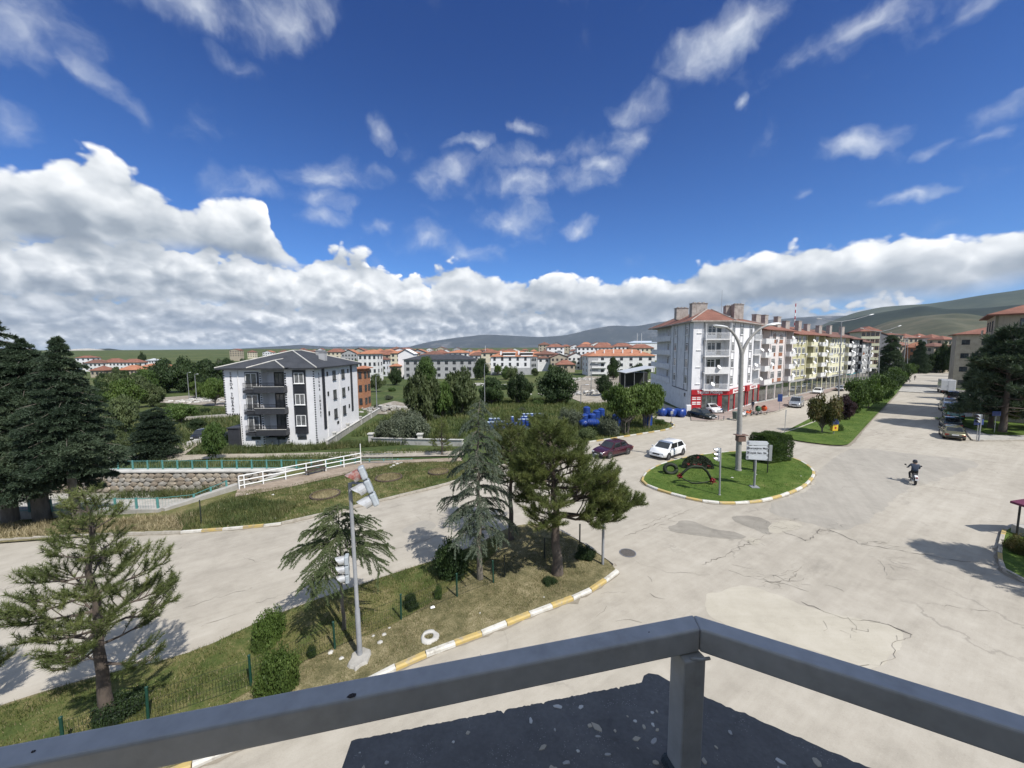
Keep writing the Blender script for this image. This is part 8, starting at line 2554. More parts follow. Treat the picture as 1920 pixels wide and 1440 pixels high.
# ---------------- signs
M_SIGNW = surf('white_sign_panel', (.52, .55, .58), (.46, .49, .52), 2, .45)
M_SIGNBK = surf('sign_back', (.33, .34, .35), (.28, .29, .30), 3, .5)
M_BLUE = surf('blue_sign', (.02, .045, .16), (.018, .04, .14), 3, .4)
M_YELB = surf('yellow_sign', (.62, .42, .03), (.56, .38, .03), 3, .45)
def signs():
	b = W(1415, 914, .12); d = b.y / F_PX
	T = thing('direction_sign', 'post with four stacked white direction boards on the roundabout lawn', 'sign', (b.x, b.y, b.z), -.16)
	hz = lambda y: 10.3 - (y - 650) * d - b.z
	p = MB(); p.cyl((0, .08, -.05), (0, .08, hz(834)), .075, .07, 12); p.box((0, .06, .02), (.55, .5, .08)); p.build('post', M_POLE, T, 40)
	texts = ['', 'Akarçeşme Mah.', 'Küçük San. Sit.', '']
	for i, y in enumerate((834, 844, 853, 862)):
		z = hz(y); h = 8.4 * d; w = 39 * d
		q = MB(); x0 = -20 * d + .06
		q.extrude_y([(x0, z - h / 2), (x0 + w - .14, z - h / 2), (x0 + w, z), (x0 + w - .14, z + h / 2), (x0, z + h / 2)], -.02, .02)
		s = q.build('sign_board', M_SIGNW, T, bevel=.006)
		if texts[i]:
			me = text_mesh(texts[i], .21, .003, bold=.004); me.materials.append(M_BLACKP); link('lettering', me, s, (x0 + w / 2 + .02, -.024, z), (R(90), 0, 0))
		q = MB(); q.extrude_y([(x0 + .03, z - h * .36), (x0 + .16, z - h * .36), (x0 + .16, z + h * .36), (x0 + .03, z + h * .36)], -.026, -.021); q.build('emblem', M_STRIP, s)
	b = W(1432, 886, .12)
	T = thing('direction_sign', 'second direction board on black legs behind the stacked one', 'sign', (b.x, b.y, b.z), -.3)
	for x in (-.75, .25):
		p = MB(); p.cyl((x, 0, -.05), (x, 0, 2.3), .04, None, 8); p.build('leg', M_BLACKP, T)
	q = MB(); q.b2((-.95, -.02, 1.0), (.5, .02, 2.3)); q.build('sign_board', M_SIGNBK, T)
	# poles and plates round the junction
	def sign(label, base, top, w, h, mat, back=None, cat='sign', rz=0.0, up=.1, r=.03):
		b = W(*base, up); t = at_depth(base[0], top, b.y); hh = t.z - b.z
		T = thing('road_sign', label, cat, (b.x, b.y, b.z), rz)
		p = MB(); p.cyl((0, 0, -.05), (0, 0, hh), r, None, 8); p.build('post', M_STEEL, T)
		if w:
			q = MB(); q.b2((-w / 2, -.035, hh - h), (w / 2, -.031 + .02, hh)); q.build('sign_plate', mat, T, bevel=.01)
		return T
	sign('dark blue upright sign on the pavement in front of the shops', (1461, 771), 739, .75, 1.2, M_BLUE)
	sign('slim grey sign pole at the near tip of the median', (1471, 812), 768, .12, .9, M_STEEL)
	sign('thin pole with a small lamp plate on the drum yard corner', (1259, 797), 771, .35, .4, M_STEEL)
	sign('blue board on legs at the pavement corner by the parked cars', (1831, 826), 786, 1.05, .62, M_BLUE, r=.035)
	sign('small red and blue board between the pines on the right lawn', (1864, 812), 771, 1.0, .55, M_BLUE)
	sign('thin sign pole on the median kerb in the shade of the trees', (1683, 738), 722, .25, .3, M_FRAME)
	# framed box on the median
	b = W(1563, 813, .12); d = b.y / F_PX
	T = thing('notice_box', 'yellow and blue notice box on a short post at the near end of the median', 'notice box', (b.x, b.y, b.z), .1)
	p = MB(); p.cyl((0, 0, -.05), (0, 0, .5), .05, None, 8); p.build('post', M_STEEL, T)
	q = MB(); q.b2((-.36, -.18, .35), (.36, .18, 1.10)); q.build('panel', M_YELB, T, bevel=.02)
	q = MB(); q.extrude_y([(-.42, 1.10), (.42, 1.10), (.42, 1.40), (.22, 1.72), (-.22, 1.72), (-.42, 1.40)], -.2, .2); q.build('panel', M_BLUE, T, bevel=.02)
	q = MB(); q.lathe([(.001, -.185), (.13, -.185), (.13, -.17)], (0, 0, .72), 12, 'Y', False); q.build('emblem', M_RED, T)
signs()
# ---------------- drums
M_DRUM = surf('blue_plastic', (.012, .045, .24), (.010, .038, .19), 3, .4, dirt=(.09, .13, .27), dirt_amt=.3)
M_LID = surf('pale_drum_lid', (.42, .50, .62), (.36, .44, .56), 4, .45)
def drums():
	b = MB(); b.lathe([(.24, 0), (.265, .03), (.27, .30), (.285, .33), (.285, .37), (.27, .40), (.27, .66), (.285, .69), (.285, .73), (.27, .76), (.27, 1.10), (.25, 1.14)], n=20)
	bm_ = b.mesh('body', M_DRUM, 30)
	b = MB(); b.lathe([(.262, 1.13), (.262, 1.19), (.20, 1.215), (.001, 1.22)], n=20, close=False); lm = b.mesh('lid', M_LID, 30)
	b = MB(); b.lathe([(.60, 0), (.64, .05)] + [(r, z) for k in range(5) for r, z in ((.64, .12 + .26 * k), (.61, .20 + .26 * k), (.61, .26 + .26 * k), (.64, .34 + .26 * k))] + [(.62, 1.5), (.50, 1.60)], n=24)
	tb = b.mesh('body', M_DRUM, 30)
	b = MB(); b.lathe([(.51, 1.6), (.40, 1.68), (.24, 1.70), (.24, 1.76), (.001, 1.77)], n=20, close=False); tl = b.mesh('lid', M_DRUM, 30)
	G = 'blue plastic drums in the drum yard'
	def one(px, py, big, lb, lying=None, up=0.0, k=1.0):
		p = W(px, py);
		T = thing('water_tank' if big else 'drum', lb, 'water tank' if big else 'drum', (p.x, p.y, p.z + up), 0, 'large blue water tanks' if big else G)
		link('body', tb if big else bm_, T); link('lid', tl if big else lm, T)
		if lying is not None:
			T.rotation_euler = (R(90), 0, lying); T.location.z += (.64 if big else .285) * k
		T.scale = (k,) * 3
	pos = ['far left', 'second', 'third', 'fourth', 'right hand']
	for i, x in enumerate((916, 922.5, 929.5, 936, 942.5)): one(x, 808 - i * .4, False, 'tall blue drum standing in the front row of the left cluster, %s one' % pos[i], k=1.12)
	for i, x in enumerate((920, 927, 934)): one(x, 800, False, 'tall blue drum behind the front row of the left cluster, %s one' % ('left', 'middle', 'right')[i], k=1.12)
	one(951, 800, False, 'blue drum lying on its side right of the left cluster', .6); one(956, 798, False, 'blue drum lying across, second right of the left cluster', 1.3); one(960, 796, False, 'single blue drum standing behind the lying ones', k=1.1)
	one(963, 801, False, 'blue drum lying nearest the middle cluster', 2.2)
	n = 0
	for r in range(3):
		for i in range(5):
			one(974 + i * 7.4 + r * 4, 801 - r * 6, False, 'blue drum with pale lid in the middle cluster, %s row, %s from the left' % (('front', 'middle', 'back')[r], ('first', 'second', 'third', 'fourth', 'fifth')[i]), k=1.05)
	one(986, 807, False, 'blue drum lying in front of the middle cluster', .3)
	for px, py, lb, ly, up in ((1096, 795, 'blue water tank at the left of the big stack', None, 0), (1110, 794, 'blue water tank in the middle of the big stack', None, 0), (1118, 787, 'blue water tank standing behind the stack', None, 0), (1127, 783, 'blue water tank at the right end of the stack', None, 0),
							   (1103, 800, 'blue water tank lying in front of the stack', 1.2, 0), (1091, 801, 'blue water tank lying at the left foot of the stack', .2, 0), (1100, 784, 'blue water tank standing at the back left of the stack', None, .4), (1214, 797, 'ribbed blue water tank standing alone beside the bright trees', None, 0),
							   (1156, 799, 'blue water tank half hidden under the bright trees', None, 0), (1236, 778, 'blue water tank lying by the side wall of the grey block, left one', .1, 0), (1252, 779, 'blue water tank lying by the side wall of the grey block, middle one', .2, 0), (1268, 780, 'blue water tank lying by the side wall of the grey block, right one', .3, 0), (1281, 779, 'small blue tank at the corner of the grey block', None, 0)):
		one(px, py, True, lb, ly, up, .62 if 'small' in lb else (.85 if px < 1140 else .95))
drums()
# ---------------- goods in front of the shop
def goods():
	def ground(px, py):
		p = W(px, py); return (p.x, p.y, H(p.x, p.y) + .125)
	def mixer(label, px, py, drum, frame, rz):
		T = thing('cement_mixer', label, 'cement mixer', ground(px, py), rz)
		q = MB(); q.M = Matrix.Translation((0, 0, .85)) @ Matrix.Rotation(R(-35), 4, 'Y')
		q.lathe([(.12, -.38), (.36, -.30), (.44, -.02), (.30, .32), (.20, .42)], n=16, close=False); q.build('drum', drum, T, 40)
		q = MB(); q.bar((-.5, -.3, .32), (.5, -.3, .32), .06, .06); q.bar((-.5, .3, .32), (.5, .3, .32), .06, .06); q.bar((0, -.42, .3), (0, -.42, .9), .06, .06); q.bar((0, .42, .3), (0, .42, .9), .06, .06); q.bar((.45, -.3, 0), (.45, -.3, .35), .05, .05); q.bar((.45, .3, 0), (.45, .3, .35), .05, .05); q.build('frame', frame, T)
		t, r = wheel_parts(.2, .08)
		for s in (-1, 1):
			w = link('wheel', t, T, (-.45, s * .38, .2)); link('rim', r, w)
	orange = surf('orange_paint', (.55, .085, .02), (.48, .07, .02), 4, .4)
	green = surf('green_paint', (.03, .11, .05), (.025, .09, .04), 4, .5)
	mixer('white cement mixer left of the lamp mast in front of the shop', 1366, 768, M_FRAME, orange, .4)
	mixer('larger white cement mixer close to the shop pillars', 1378, 763, M_FRAME, orange, 2.0)
	mixer('orange cement mixer standing on the pavement edge', 1432, 777, orange, M_STEEL, 1.0)
	mixer('dark green cement mixer beside the orange one', 1421, 778, green, M_STEEL, .3)
	# mopeds
	def moped(label, px, py, col, rz):
		T = thing('moped', label, 'moped', ground(px, py), rz)
		t, r = wheel_parts(.26, .09)
		for x in (-.58, .58):
			w = link('wheel', t, T, (x, 0, .26)); link('rim', r, w)
		q = MB(); q.extrude_y([(-.75, .45), (-.2, .3), (.2, .28), (.35, .75), (.27, .80), (.1, .42), (-.1, .45), (-.3, .72), (-.8, .66)], -.14, .14); q.build('body', col, T, bevel=.03)
		q = MB(); q.b2((-.75, -.13, .70), (-.12, .13, .79)); q.build('seat', M_PLAST, T, bevel=.03)
		q = MB(); q.cyl((.58, 0, .26), (.32, 0, .95), .03, None, 8); q.tube([(.28, -.32, .98), (.34, 0, .95), (.28, .32, .98)], .016, 6); q.build('handlebar', M_PLAST, T)
		q = MB(); q.lathe([(.001, .03), (.08, .0), (.05, -.1)], (.44, 0, .82), 10, 'X', False); q.build('headlight', M_LENS, T)
	moped('red and orange moped displayed in front of the shop', 1404, 780, orange, .3)
	moped('white and green moped half hidden by the lamp mast', 1394, 783, M_FRAME, .5)
	# little blue tractor
	T = thing('garden_tractor', 'small blue garden tractor on the pavement beside the red pillar', 'tractor', ground(1345, 773), .5)
	q = MB(); q.b2((.0, -.22, .45), (.95, .22, .85)); q.build('bonnet', M_DRUM, T, bevel=.05)
	q = MB(); q.b2((-.6, -.12, .4), (.1, .12, .55)); q.b2((-.55, -.2, .62), (-.15, .2, .70)); q.b2((-.6, -.2, .70), (-.52, .2, 1.0)); q.build('seat', M_PLAST, T, bevel=.02)
	q = MB(); q.cyl((0, 0, .85), (-.12, 0, 1.1), .02, None, 6); q.lathe([(.15, -.01), (.17, 0), (.15, .01)], (-.13, 0, 1.1), 12, 'Z', False); q.build('steering_wheel', M_PLAST, T)
	t, r = wheel_parts(.42, .2); t2, r2 = wheel_parts(.25, .14)
	for s in (-1, 1):
		w = link('wheel', t, T, (-.35, s * .42, .42)); link('rim', r, w); w = link('wheel', t2, T, (.75, s * .34, .25)); link('rim', r2, w)
		q = MB(); q.b2((-.7, s * .42 - .13, .86), (-.05, s * .42 + .13, .90)); q.build('mudguard', M_DRUM, T)
	for px, py, lb in ((1338, 771, 'blue rotary tiller between the white car and the tractor'), (1352, 776, 'blue rotary tiller at the kerb side of the tractor')):
		T = thing('rotary_tiller', lb, 'tiller', ground(px, py), .8)
		q = MB(); q.b2((-.2, -.15, .35), (.35, .15, .65)); q.build('engine', M_DRUM, T, bevel=.03)
		q = MB(); q.tube([(-.1, -.2, .5), (-.6, -.24, .95), (-.8, -.25, .97)], .02, 6); q.tube([(-.1, .2, .5), (-.6, .24, .95), (-.8, .25, .97)], .02, 6); q.build('handle', M_PLAST, T)
		for s in (-1, 1):
			w = link('wheel', t2, T, (.1, s * .28, .25)); link('rim', r2, w)
	# bin and box
	T = thing('waste_bin', 'grey green wheeled waste bin at the kerb left of the lamp mast', 'waste bin', ground(1380, 788), .3)
	gg = surf('grey_green_plastic', (.10, .13, .11), (.08, .105, .09), 4, .55)
	q = MB(); q.box((0, 0, .55), (.62, .62, .95), top=1.2); q.build('body', gg, T, bevel=.03)
	q = MB(); q.box((0, 0, 1.07), (.8, .8, .1), top=.85); q.build('lid', gg, T, bevel=.02)
	for s in (-1, 1):
		w = link('wheel', wheel_parts(.1, .05)[0], T, (-.2, s * .3, .1))
	T = thing('crate', 'tall cardboard coloured crate beside a red shop pillar', 'crate', ground(1365, 770), .5)
	q = MB(); q.box((0, 0, .6), (.5, .45, 1.2)); q.build('crate_box', surf('cardboard', (.30, .22, .11), (.25, .18, .09), 3, .85), T, bevel=.01)
	q = MB(); q.b2((-.26, -.24, .3), (.26, .24, .34)); q.b2((-.26, -.24, .9), (.26, .24, .94)); q.build('strap', M_FRAME, T)
	T = thing('cabinet', 'narrow white electrical cabinet at the corner of the grey block', 'cabinet', ground(1290, 779), 0)
	q = MB(); q.b2((-.35, -.2, -.1), (.35, .2, 1.5)); q.build('cabinet_body', M_FRAME, T, bevel=.02); q = MB(); q.b2((-.31, -.215, .1), (.31, -.2, 1.42)); q.build('door', M_WHITE2, T)
	for k, (px, py) in enumerate(((1391, 785), (1357, 789), (1347, 788))):
		p = W(px, py)
		q = MB(); q.cyl((0, 0, 0), (0, 0, .55), .05, None, 8); q.lathe([(.06, .55), (.06, .58), (.001, .6)], n=8, close=False)
		o = q.build('bollard', M_STRIP, None, 40, (p.x, p.y, H(p.x, p.y) + .1)); tag(o, ('thin grey bollard beside the waste bin', 'thin grey bollard in front of the black green sedan', 'grey bollard at the nose of the black green sedan')[k], 'bollard')
goods()
# ---------------- fences and railings
M_GREEN = surf('green_fence_paint', (.011, .052, .037), (.009, .042, .030), 5, .4)
M_TEAL = surf('teal_paint', (.09, .27, .255), (.075, .22, .21), 3, .5, dirt=(.14, .20, .18), dirt_amt=.4)
M_RAILW = surf('white_pipe_paint', (.74, .75, .75), (.68, .69, .69), 3, .4)
M_SHADEP = surf('dark_fence_post', (.020, .028, .024), None, 4, .5)
def fences():
	# green mesh fence along the island
	px = [(120, 1412), (278, 1352), (471, 1286), (628, 1216), (752, 1161), (857, 1118), (925, 1092)]
	P = [W(*q, .13) for q in px]
	T = thing('mesh_fence', 'low green wire mesh fence along the middle of the traffic island', 'fence', (0, 0, 0))
	b = MB(); b.cyl((0, 0, -.1), (0, 0, .98), .038, .036, 10); b.lathe([(.042, .97), (.042, 1.0), (.001, 1.03)], n=10, close=False); pm = b.mesh('post', M_GREEN, 40)
	rg = random.Random(3)
	for p in P: link('post', pm, T, tuple(p), (rg.gauss(0, .02), rg.gauss(0, .02), 0))
	for p, e in zip(P, P[1:]):
		d = e - p; n = int(d.length / .075); w = MB()
		for i in range(1, n):
			a = p + d * (i / n); w.bar(a + Vector((0, 0, .02)), a + Vector((0, 0, .86)), .0042, .0042)
		for z in (.05, .3, .58, .85): w.bar(p + Vector((0, 0, z)), e + Vector((0, 0, z)), .005, .005)
		w.build('wire_mesh', M_SHADEP, T)
	G = 'dark posts under the island pines'
	for k, (q, lb) in enumerate(((( 946, 1082), 'dark fence post left of the large pine trunk'), ((1021, 1047), 'dark fence post just behind the large pine trunk'), ((1087, 1018), 'dark fence post at the right end of the island'))):
		p = W(*q, .12); b = MB(); b.cyl((0, 0, -.1), (0, 0, 1.0), .04, .038, 10); b.lathe([(.045, .99), (.045, 1.02), (.001, 1.05)], n=10, close=False)
		tag(b.build('fence_post', M_SHADEP, None, 40, tuple(p)), lb, 'post', G)
	p = W(378, 985); b = MB(); b.cyl((0, 0, -.1), (0, 0, 1.55), .03, None, 8); tag(b.build('fence_post', M_SHADEP, None, 40, tuple(p)), 'thin dark post among the weeds behind the left kerb', 'post')
	# teal canal fences
	def teal(label, pts, gap, h, skip=()):
		T = thing('canal_fence', label, 'fence', (0, 0, 0))
		w = MB()
		pm_ = MB(); pm_.box((0, 0, h / 2), (.12, .05, h)); pm_.box((.0, .05, h / 2), (.05, .05, h)); pmesh = pm_.mesh('post', M_TEAL)
		for A, B in zip(pts, pts[1:]):
			A, B = Vector(A), Vector(B); L = (B - A).length; n = max(1, round(L / gap))
			rz = math.atan2(B.y - A.y, B.x - A.x)
			for i in range(n + 1): link('post', pmesh, T, tuple(A.lerp(B, i / n)), (0, 0, rz))
			for z in (h * .94, h * .12):
				q = MB(); q.bar(A + Vector((0, 0, z)), B + Vector((0, 0, z)), .035, .035); q.build('rail', M_TEAL, T)
			m_ = int(L / .17)
			for i in range(m_):
				a = A.lerp(B, (i + .5) / m_); w.bar(a + Vector((0, 0, h * .12)), a + Vector((0, 0, h * .94)), .006, .006)
		o = w.build('bars', M_TEAL, T); o['kind'] = 'stuff'
	teal('long teal metal fence on the coping across the canal', [(-55, 35.1, -.86), (-20.2, 35.1, -.86), (-9.8, 36.6, -1.25)], 1.39, .86)
	teal('teal metal fence on the near canal bank, bent where it nears the white railing', [(-46, 24.0, -.22), (-31.5, 24.2, -.22), (-23.4, 24.5, -.25), (-22.6, 26.4, -.75), (-21.9, 28.6, -.55)], 1.45, .86)
	# white railing of the footbridge
	T = thing('railing', 'white three rail pipe railing climbing beside the path over the canal', 'railing', (0, 0, 0))
	a, e = W(449, 919, .05), W(677, 871, .05)
	n = 6
	pb = MB(); pb.cyl((0, 0, -.1), (0, 0, 1.12), .045, None, 8); pme = pb.mesh('post', M_RAILW, 40)
	for i in range(n + 1):
		link('post', pme, T, tuple(a.lerp(e, i / n)))
	link('post', pme, T, tuple(a.lerp(e, .035)))
	for z in (1.1, .72, .34):
		q = MB(); q.cyl(a + Vector((0, 0, z)), e + Vector((0, 0, z)), .042, None, 8); q.build('rail', M_RAILW, T, 40)
	q = MB(); q.cyl(e, e + Vector((0, 0, 2.0)), .04, None, 8); q.build('end_post', M_RAILW, T, 40)
	# crowd barrier
	a, e = W(681, 870, .08), W(736, 869, .08)
	T = thing('barrier', 'grey steel barrier grille at the end of the white railing', 'barrier', (0, 0, 0))
	q = MB(); q.tube([a, a + Vector((0, 0, .95)), e + Vector((0, 0, .95)), e], .025, 6); q.cyl(a + Vector((0, 0, .15)), e + Vector((0, 0, .15)), .02, None, 6); q.build('frame', M_STEEL, T, 40)
	bar = MB(); bar.cyl((0, 0, .15), (0, 0, .95), .012, None, 5); bm_ = bar.mesh('bar', M_STEEL)
	for i in range(1, 22): link('bar', bm_, T, tuple(a.lerp(e, i / 22)))
	# bench
	p = W(592, 889, .05); T = thing('bench', 'dark slatted bench with backrest in front of the white railing', 'bench', tuple(p), math.atan2(48 * -1, 228) * -1 * .9 + .78)
	wood = surf('dark_bench_wood', (.055, .040, .032), (.075, .055, .045), 5, .7)
	sl = MB(); sl.b2((-.85, -.045, -.015), (.85, .045, .015)); sm = sl.mesh('slat', wood)
	st = MB(); st.b2((-.84, -.24, .40), (.84, .24, .42)); st_ = st.build('seat', M_PLAST, T)
	for k in range(4): link('slat', sm, st_, (0, -.18 + .12 * k, .44))
	bk = MB(); bk.bar((-.7, .25, .4), (-.7, .36, .88), .05, .03); bk.bar((.7, .25, .4), (.7, .36, .88), .05, .03); bk_ = bk.build('backrest', M_PLAST, T)
	for k in range(3): link('slat', sm, bk_, (0, .27 + .03 * k, .56 + .13 * k), (R(78), 0, 0))
	for x in (-.7, .7):
		lg = MB(); lg.bar((x, -.22, 0), (x, -.16, .42), .06, .05); lg.bar((x, .26, 0), (x, .2, .42), .06, .05); lg.bar((x, -.2, .40), (x, .24, .40), .05, .04); lg.build('leg', M_PLAST, T)
	# iron posts in front of the white block
	for k, q in enumerate(((484, 838), (511, 837), (523, 836), (549, 836), (582, 835), (597, 834), (608, 833))):
		p = W(*q); b = MB(); b.cyl((0, 0, -.1), (0, 0, .8), .04, None, 6)
		tag(b.build('fence_post', M_STRIP, None, False, tuple(p)), 'thin iron post, number %s from the left before the white block' % ('one', 'two', 'three', 'four', 'five', 'six', 'seven')[k], 'post', 'thin posts in front of the white block')
fences()
# ---------------- on the lawns
M_PETAL = surf('red_flowers', (.24, .012, .016), (.15, .008, .012), 9, .6)
M_TOPI = leaf_mat('dark_topiary', (.006, .012, .006), (.013, .022, .010), (.026, .036, .014), .1, 3)
def lawn_things():
	rg = np.random.default_rng(5)
	# half dome of dark leaves with red flowers
	b = W(1308, 878, .13); d = b.y / F_PX
	T = thing('topiary_fan', 'dark half round planter fan dotted with red flowers on the roundabout', 'planter', (b.x, b.y, b.z), -.12)
	w, h = 29 * d, 26 * d
	q = MB(); n = 20
	pts = [(w * math.cos(math.pi * i / n), h * math.sin(math.pi * i / n)) for i in range(n + 1)]
	q.extrude_y(pts, -.12, .12); q.M = None
	fan = q.build('fan', M_TOPI, T); fan.rotation_euler = (R(-16), 0, 0)
	r_ = np.sqrt(rg.uniform(0, 1, 2600)); th = rg.uniform(0, math.pi, 2600)
	P = np.stack([w * r_ * np.cos(th), np.where(rg.random(2600) < .8, -.13, .13), h * r_ * np.sin(th)], 1)
	V, F = leaves(P, np.stack([np.zeros(2600), P[:, 1] * 8, np.ones(2600) * .3], 1), .11, rg)
	o = soup('foliage', V, F, M_TOPI, fan); o['kind'] = 'stuff'
	for cx, cz in ((0, .80), (-.62, .28), (-.22, .24), (.12, .30), (.68, .22)):
		m_ = 26; P = np.stack([cx * w + rg.normal(size=m_) * .07, np.full(m_, -.16) + rg.normal(size=m_) * .02, cz * h + rg.normal(size=m_) * .05], 1)
		V, F = leaves(P, np.tile([0, -1, .4], (m_, 1)), .07, rg); soup('flower_cluster', V, F, M_PETAL, fan)
	# ring
	b = W(1258, 889, .13); d = b.y / F_PX
	T = thing('topiary_ring', 'small dark ring standing on the roundabout lawn left of the fan', 'planter', (b.x, b.y, b.z), -.1)
	q = MB(); R0 = 11 * d; q.tube([(R0 * math.cos(6.283 * i / 18), 0, R0 * .9 + R0 * .8 * math.sin(6.283 * i / 18)) for i in range(19)], .16, 10); rr = q.build('ring', M_TOPI, T, True); rr.rotation_euler = (R(-20), 0, 0)
	# loop of dark tube with red flower ends
	b = W(1304, 908, .13); d = b.y / F_PX
	T = thing('topiary_loop', 'dark arched loop with red flowers at both ends on the roundabout', 'planter', (b.x, b.y, b.z), -.05)
	top = [(-30, 13), (-24, 20), (-14, 29), (-2, 33), (12, 31), (22, 22), (28, 12), (32, 4)]
	low = [(-30, 12), (-20, 6), (-8, 0), (4, -1), (18, 1), (32, 3)]
	for nm, pl, r_ in (('arch', top, .10), ('lower_stem', low, .05)):
		q = MB(); q.tube([(x * d, 0.02 * i, max(.06, z * d + .10)) for i, (x, z) in enumerate(pl)], r_ * .95, 9); q.build(nm, M_TOPI, T, True)
	for x, z in ((-30, 13), (32, 4)):
		m_ = 160; P = np.stack([x * d + rg.normal(size=m_) * .08, rg.normal(size=m_) * .08, z * d + .14 + rg.normal(size=m_) * .10], 1)
		V, F = leaves(P, rg.normal(size=(m_, 3)), .11, rg); soup('flower_cluster', V, F, M_PETAL, T)
	# round dry flower beds in the park
	for px, py, rw, lb in ((610, 929, 1.0, 'round dry flower bed on the park lawn nearest the white railing'), (729, 897, 1.05, 'round dry flower bed in the middle of the park lawn'), (822, 886, .85, 'round dry flower bed at the right of the park lawn')):
		p = W(px, py, .1)
		T = thing('flower_bed', lb, 'flower bed', tuple(p))
		q = MB(); q.lathe([(rw, 0), (rw, .13), (rw - .10, .14), (rw - .10, .05)], n=24, close=False); q.build('rim', surf('brown_edging', (.085, .06, .045), (.06, .045, .035), 4, .9), T, 40)
		q = MB(); q.lathe([(rw - .1, .04), (rw * .6, .13), (.001, .2)], n=20, close=False); q.build('soil', M_DRY, T, True)
		m_ = 1500; a = rg.uniform(0, 6.283, m_); r_ = np.sqrt(rg.uniform(0, 1, m_)) * (rw - .12)
		P = np.stack([r_ * np.cos(a), r_ * np.sin(a), .05 + .12 * (1 - r_ / rw)], 1); V, F = needles(P, np.tile([0, 0, 1.], (m_, 1)), 1, .16, .03, .6, rg); o = soup('plants', V, F, L_STRAW, T); o['kind'] = 'stuff'
	# concrete ring on the island
	p = W(805, 1195, .12)
	T = thing('tree_ring', 'white concrete ring lying in the dry grass of the traffic island', 'concrete ring', tuple(p))
	q = MB(); q.lathe([(.17, .0), (.16, .06), (.22, .09), (.30, .07), (.33, 0)], n=20, close=False)
	q.v = [(x * (1 + .12 * math.sin(3 * x * 9)), y * (1 + .1 * math.cos(y * 17)), z) for x, y, z in q.v]
	q.build('ring', M_CONCW, T, 50)
	# manhole
	p = W(1177, 1037, .0)
	T = thing('manhole_cover', 'round grey manhole cover in the road right of the island', 'manhole cover', (p.x, p.y, .013))
	q = MB(); q.lathe([(.36, 0), (.36, .006), (.001, .008)], n=24, close=False); q.build('cover', surf('cast_iron', (.10, .09, .08), (.075, .068, .06), 9, .7, .4), T)
	q = MB(); q.lathe([(.37, -.002), (.37, .010), (.41, .010), (.41, -.002)], n=24, close=False); q.build('frame_ring', M_STRIP, T)
	# stones
	rg2 = random.Random(12)
	spots = [(738, 873, .22), (745, 870, .26), (752, 868, .25), (733, 876, .18), (1060 - 320, 867, .2), (507 + 5, 928, .16), (463, 927, .12), (516, 972, .10), (1373, 896, .16), (1418, 890, .10), (786, 1090, .08), (720, 1190, .12), (700, 1193, .1), (712, 1205, .14), (620, 1224, .15), (640, 1235, .12), (1020, 1120, .07), (900, 1150, .07), (730, 1178, .09), (1502, 893, .1)]
	for k, (px, py, s) in enumerate(spots):
		s *= .72
		p = W(px, py, .11); q = MB(); m_ = 7
		q.lathe([(.001, -.5), (.7, -.35), (1, .05), (.72, .45), (.001, .6)], n=m_, close=False)
		q.v = [(x * s * rg2.uniform(.7, 1.2), y * s * rg2.uniform(.7, 1.2), z * s * .7) for x, y, z in q.v]
		where = 'by the steel barrier' if px < 760 and py < 880 else 'on the park lawn' if py < 985 and px < 600 else 'on the roundabout lawn' if px > 1300 else 'in the dry grass of the traffic island'
		o = q.build('stone', M_CONCW, None, 60, (p.x, p.y, p.z + s * .1)); tag(o, 'pale stone lying ' + where, 'stone', 'pale stones ' + where)
	# litter on the island
	for k, (px, py, lb) in enumerate(((811, 1140, 'crumpled white and blue paper on the bare soil of the island'),)):
		p = W(px, py, .14); q = MB(); q.lathe([(.001, 0), (.08, .02), (.06, .06), (.001, .09)], n=6, close=False); q.v = [(x * 1.3, y * .8 + .02 * math.sin(x * 40), z) for x, y, z in q.v]
		tag(q.build('litter', M_FRAME, None, False, tuple(p)), lb, 'litter')
	# awning stand at the right edge
	b = W(1906, 1004, .13)
	T = thing('awning_stand', 'small stand with a purple awning on a dark post at the right edge', 'stand', (b.x, b.y, b.z))
	q = MB(); q.cyl((0, 0, -.05), (0, 0, 1.72), .045, None, 8); q.build('post', M_BLACKP, T, 40)
	q = MB(); q.cyl((2.1, 0, -.05), (2.1, 0, 1.72), .045, None, 8); q.build('post', M_BLACKP, T, 40)
	q = MB(); q.extrude_y([(-.1, 1.66), (2.2, 1.66), (2.2, 1.78), (1.05, 1.95), (-.1, 1.78)], -.35, .35); q.build('awning', surf('purple_canvas', (.13, .025, .06), (.10, .02, .05), 4, .8), T)
	q = MB(); q.b2((.2, -.3, 0), (2.0, .4, .45)); q.build('counter', M_CONC, T)
lawn_things()
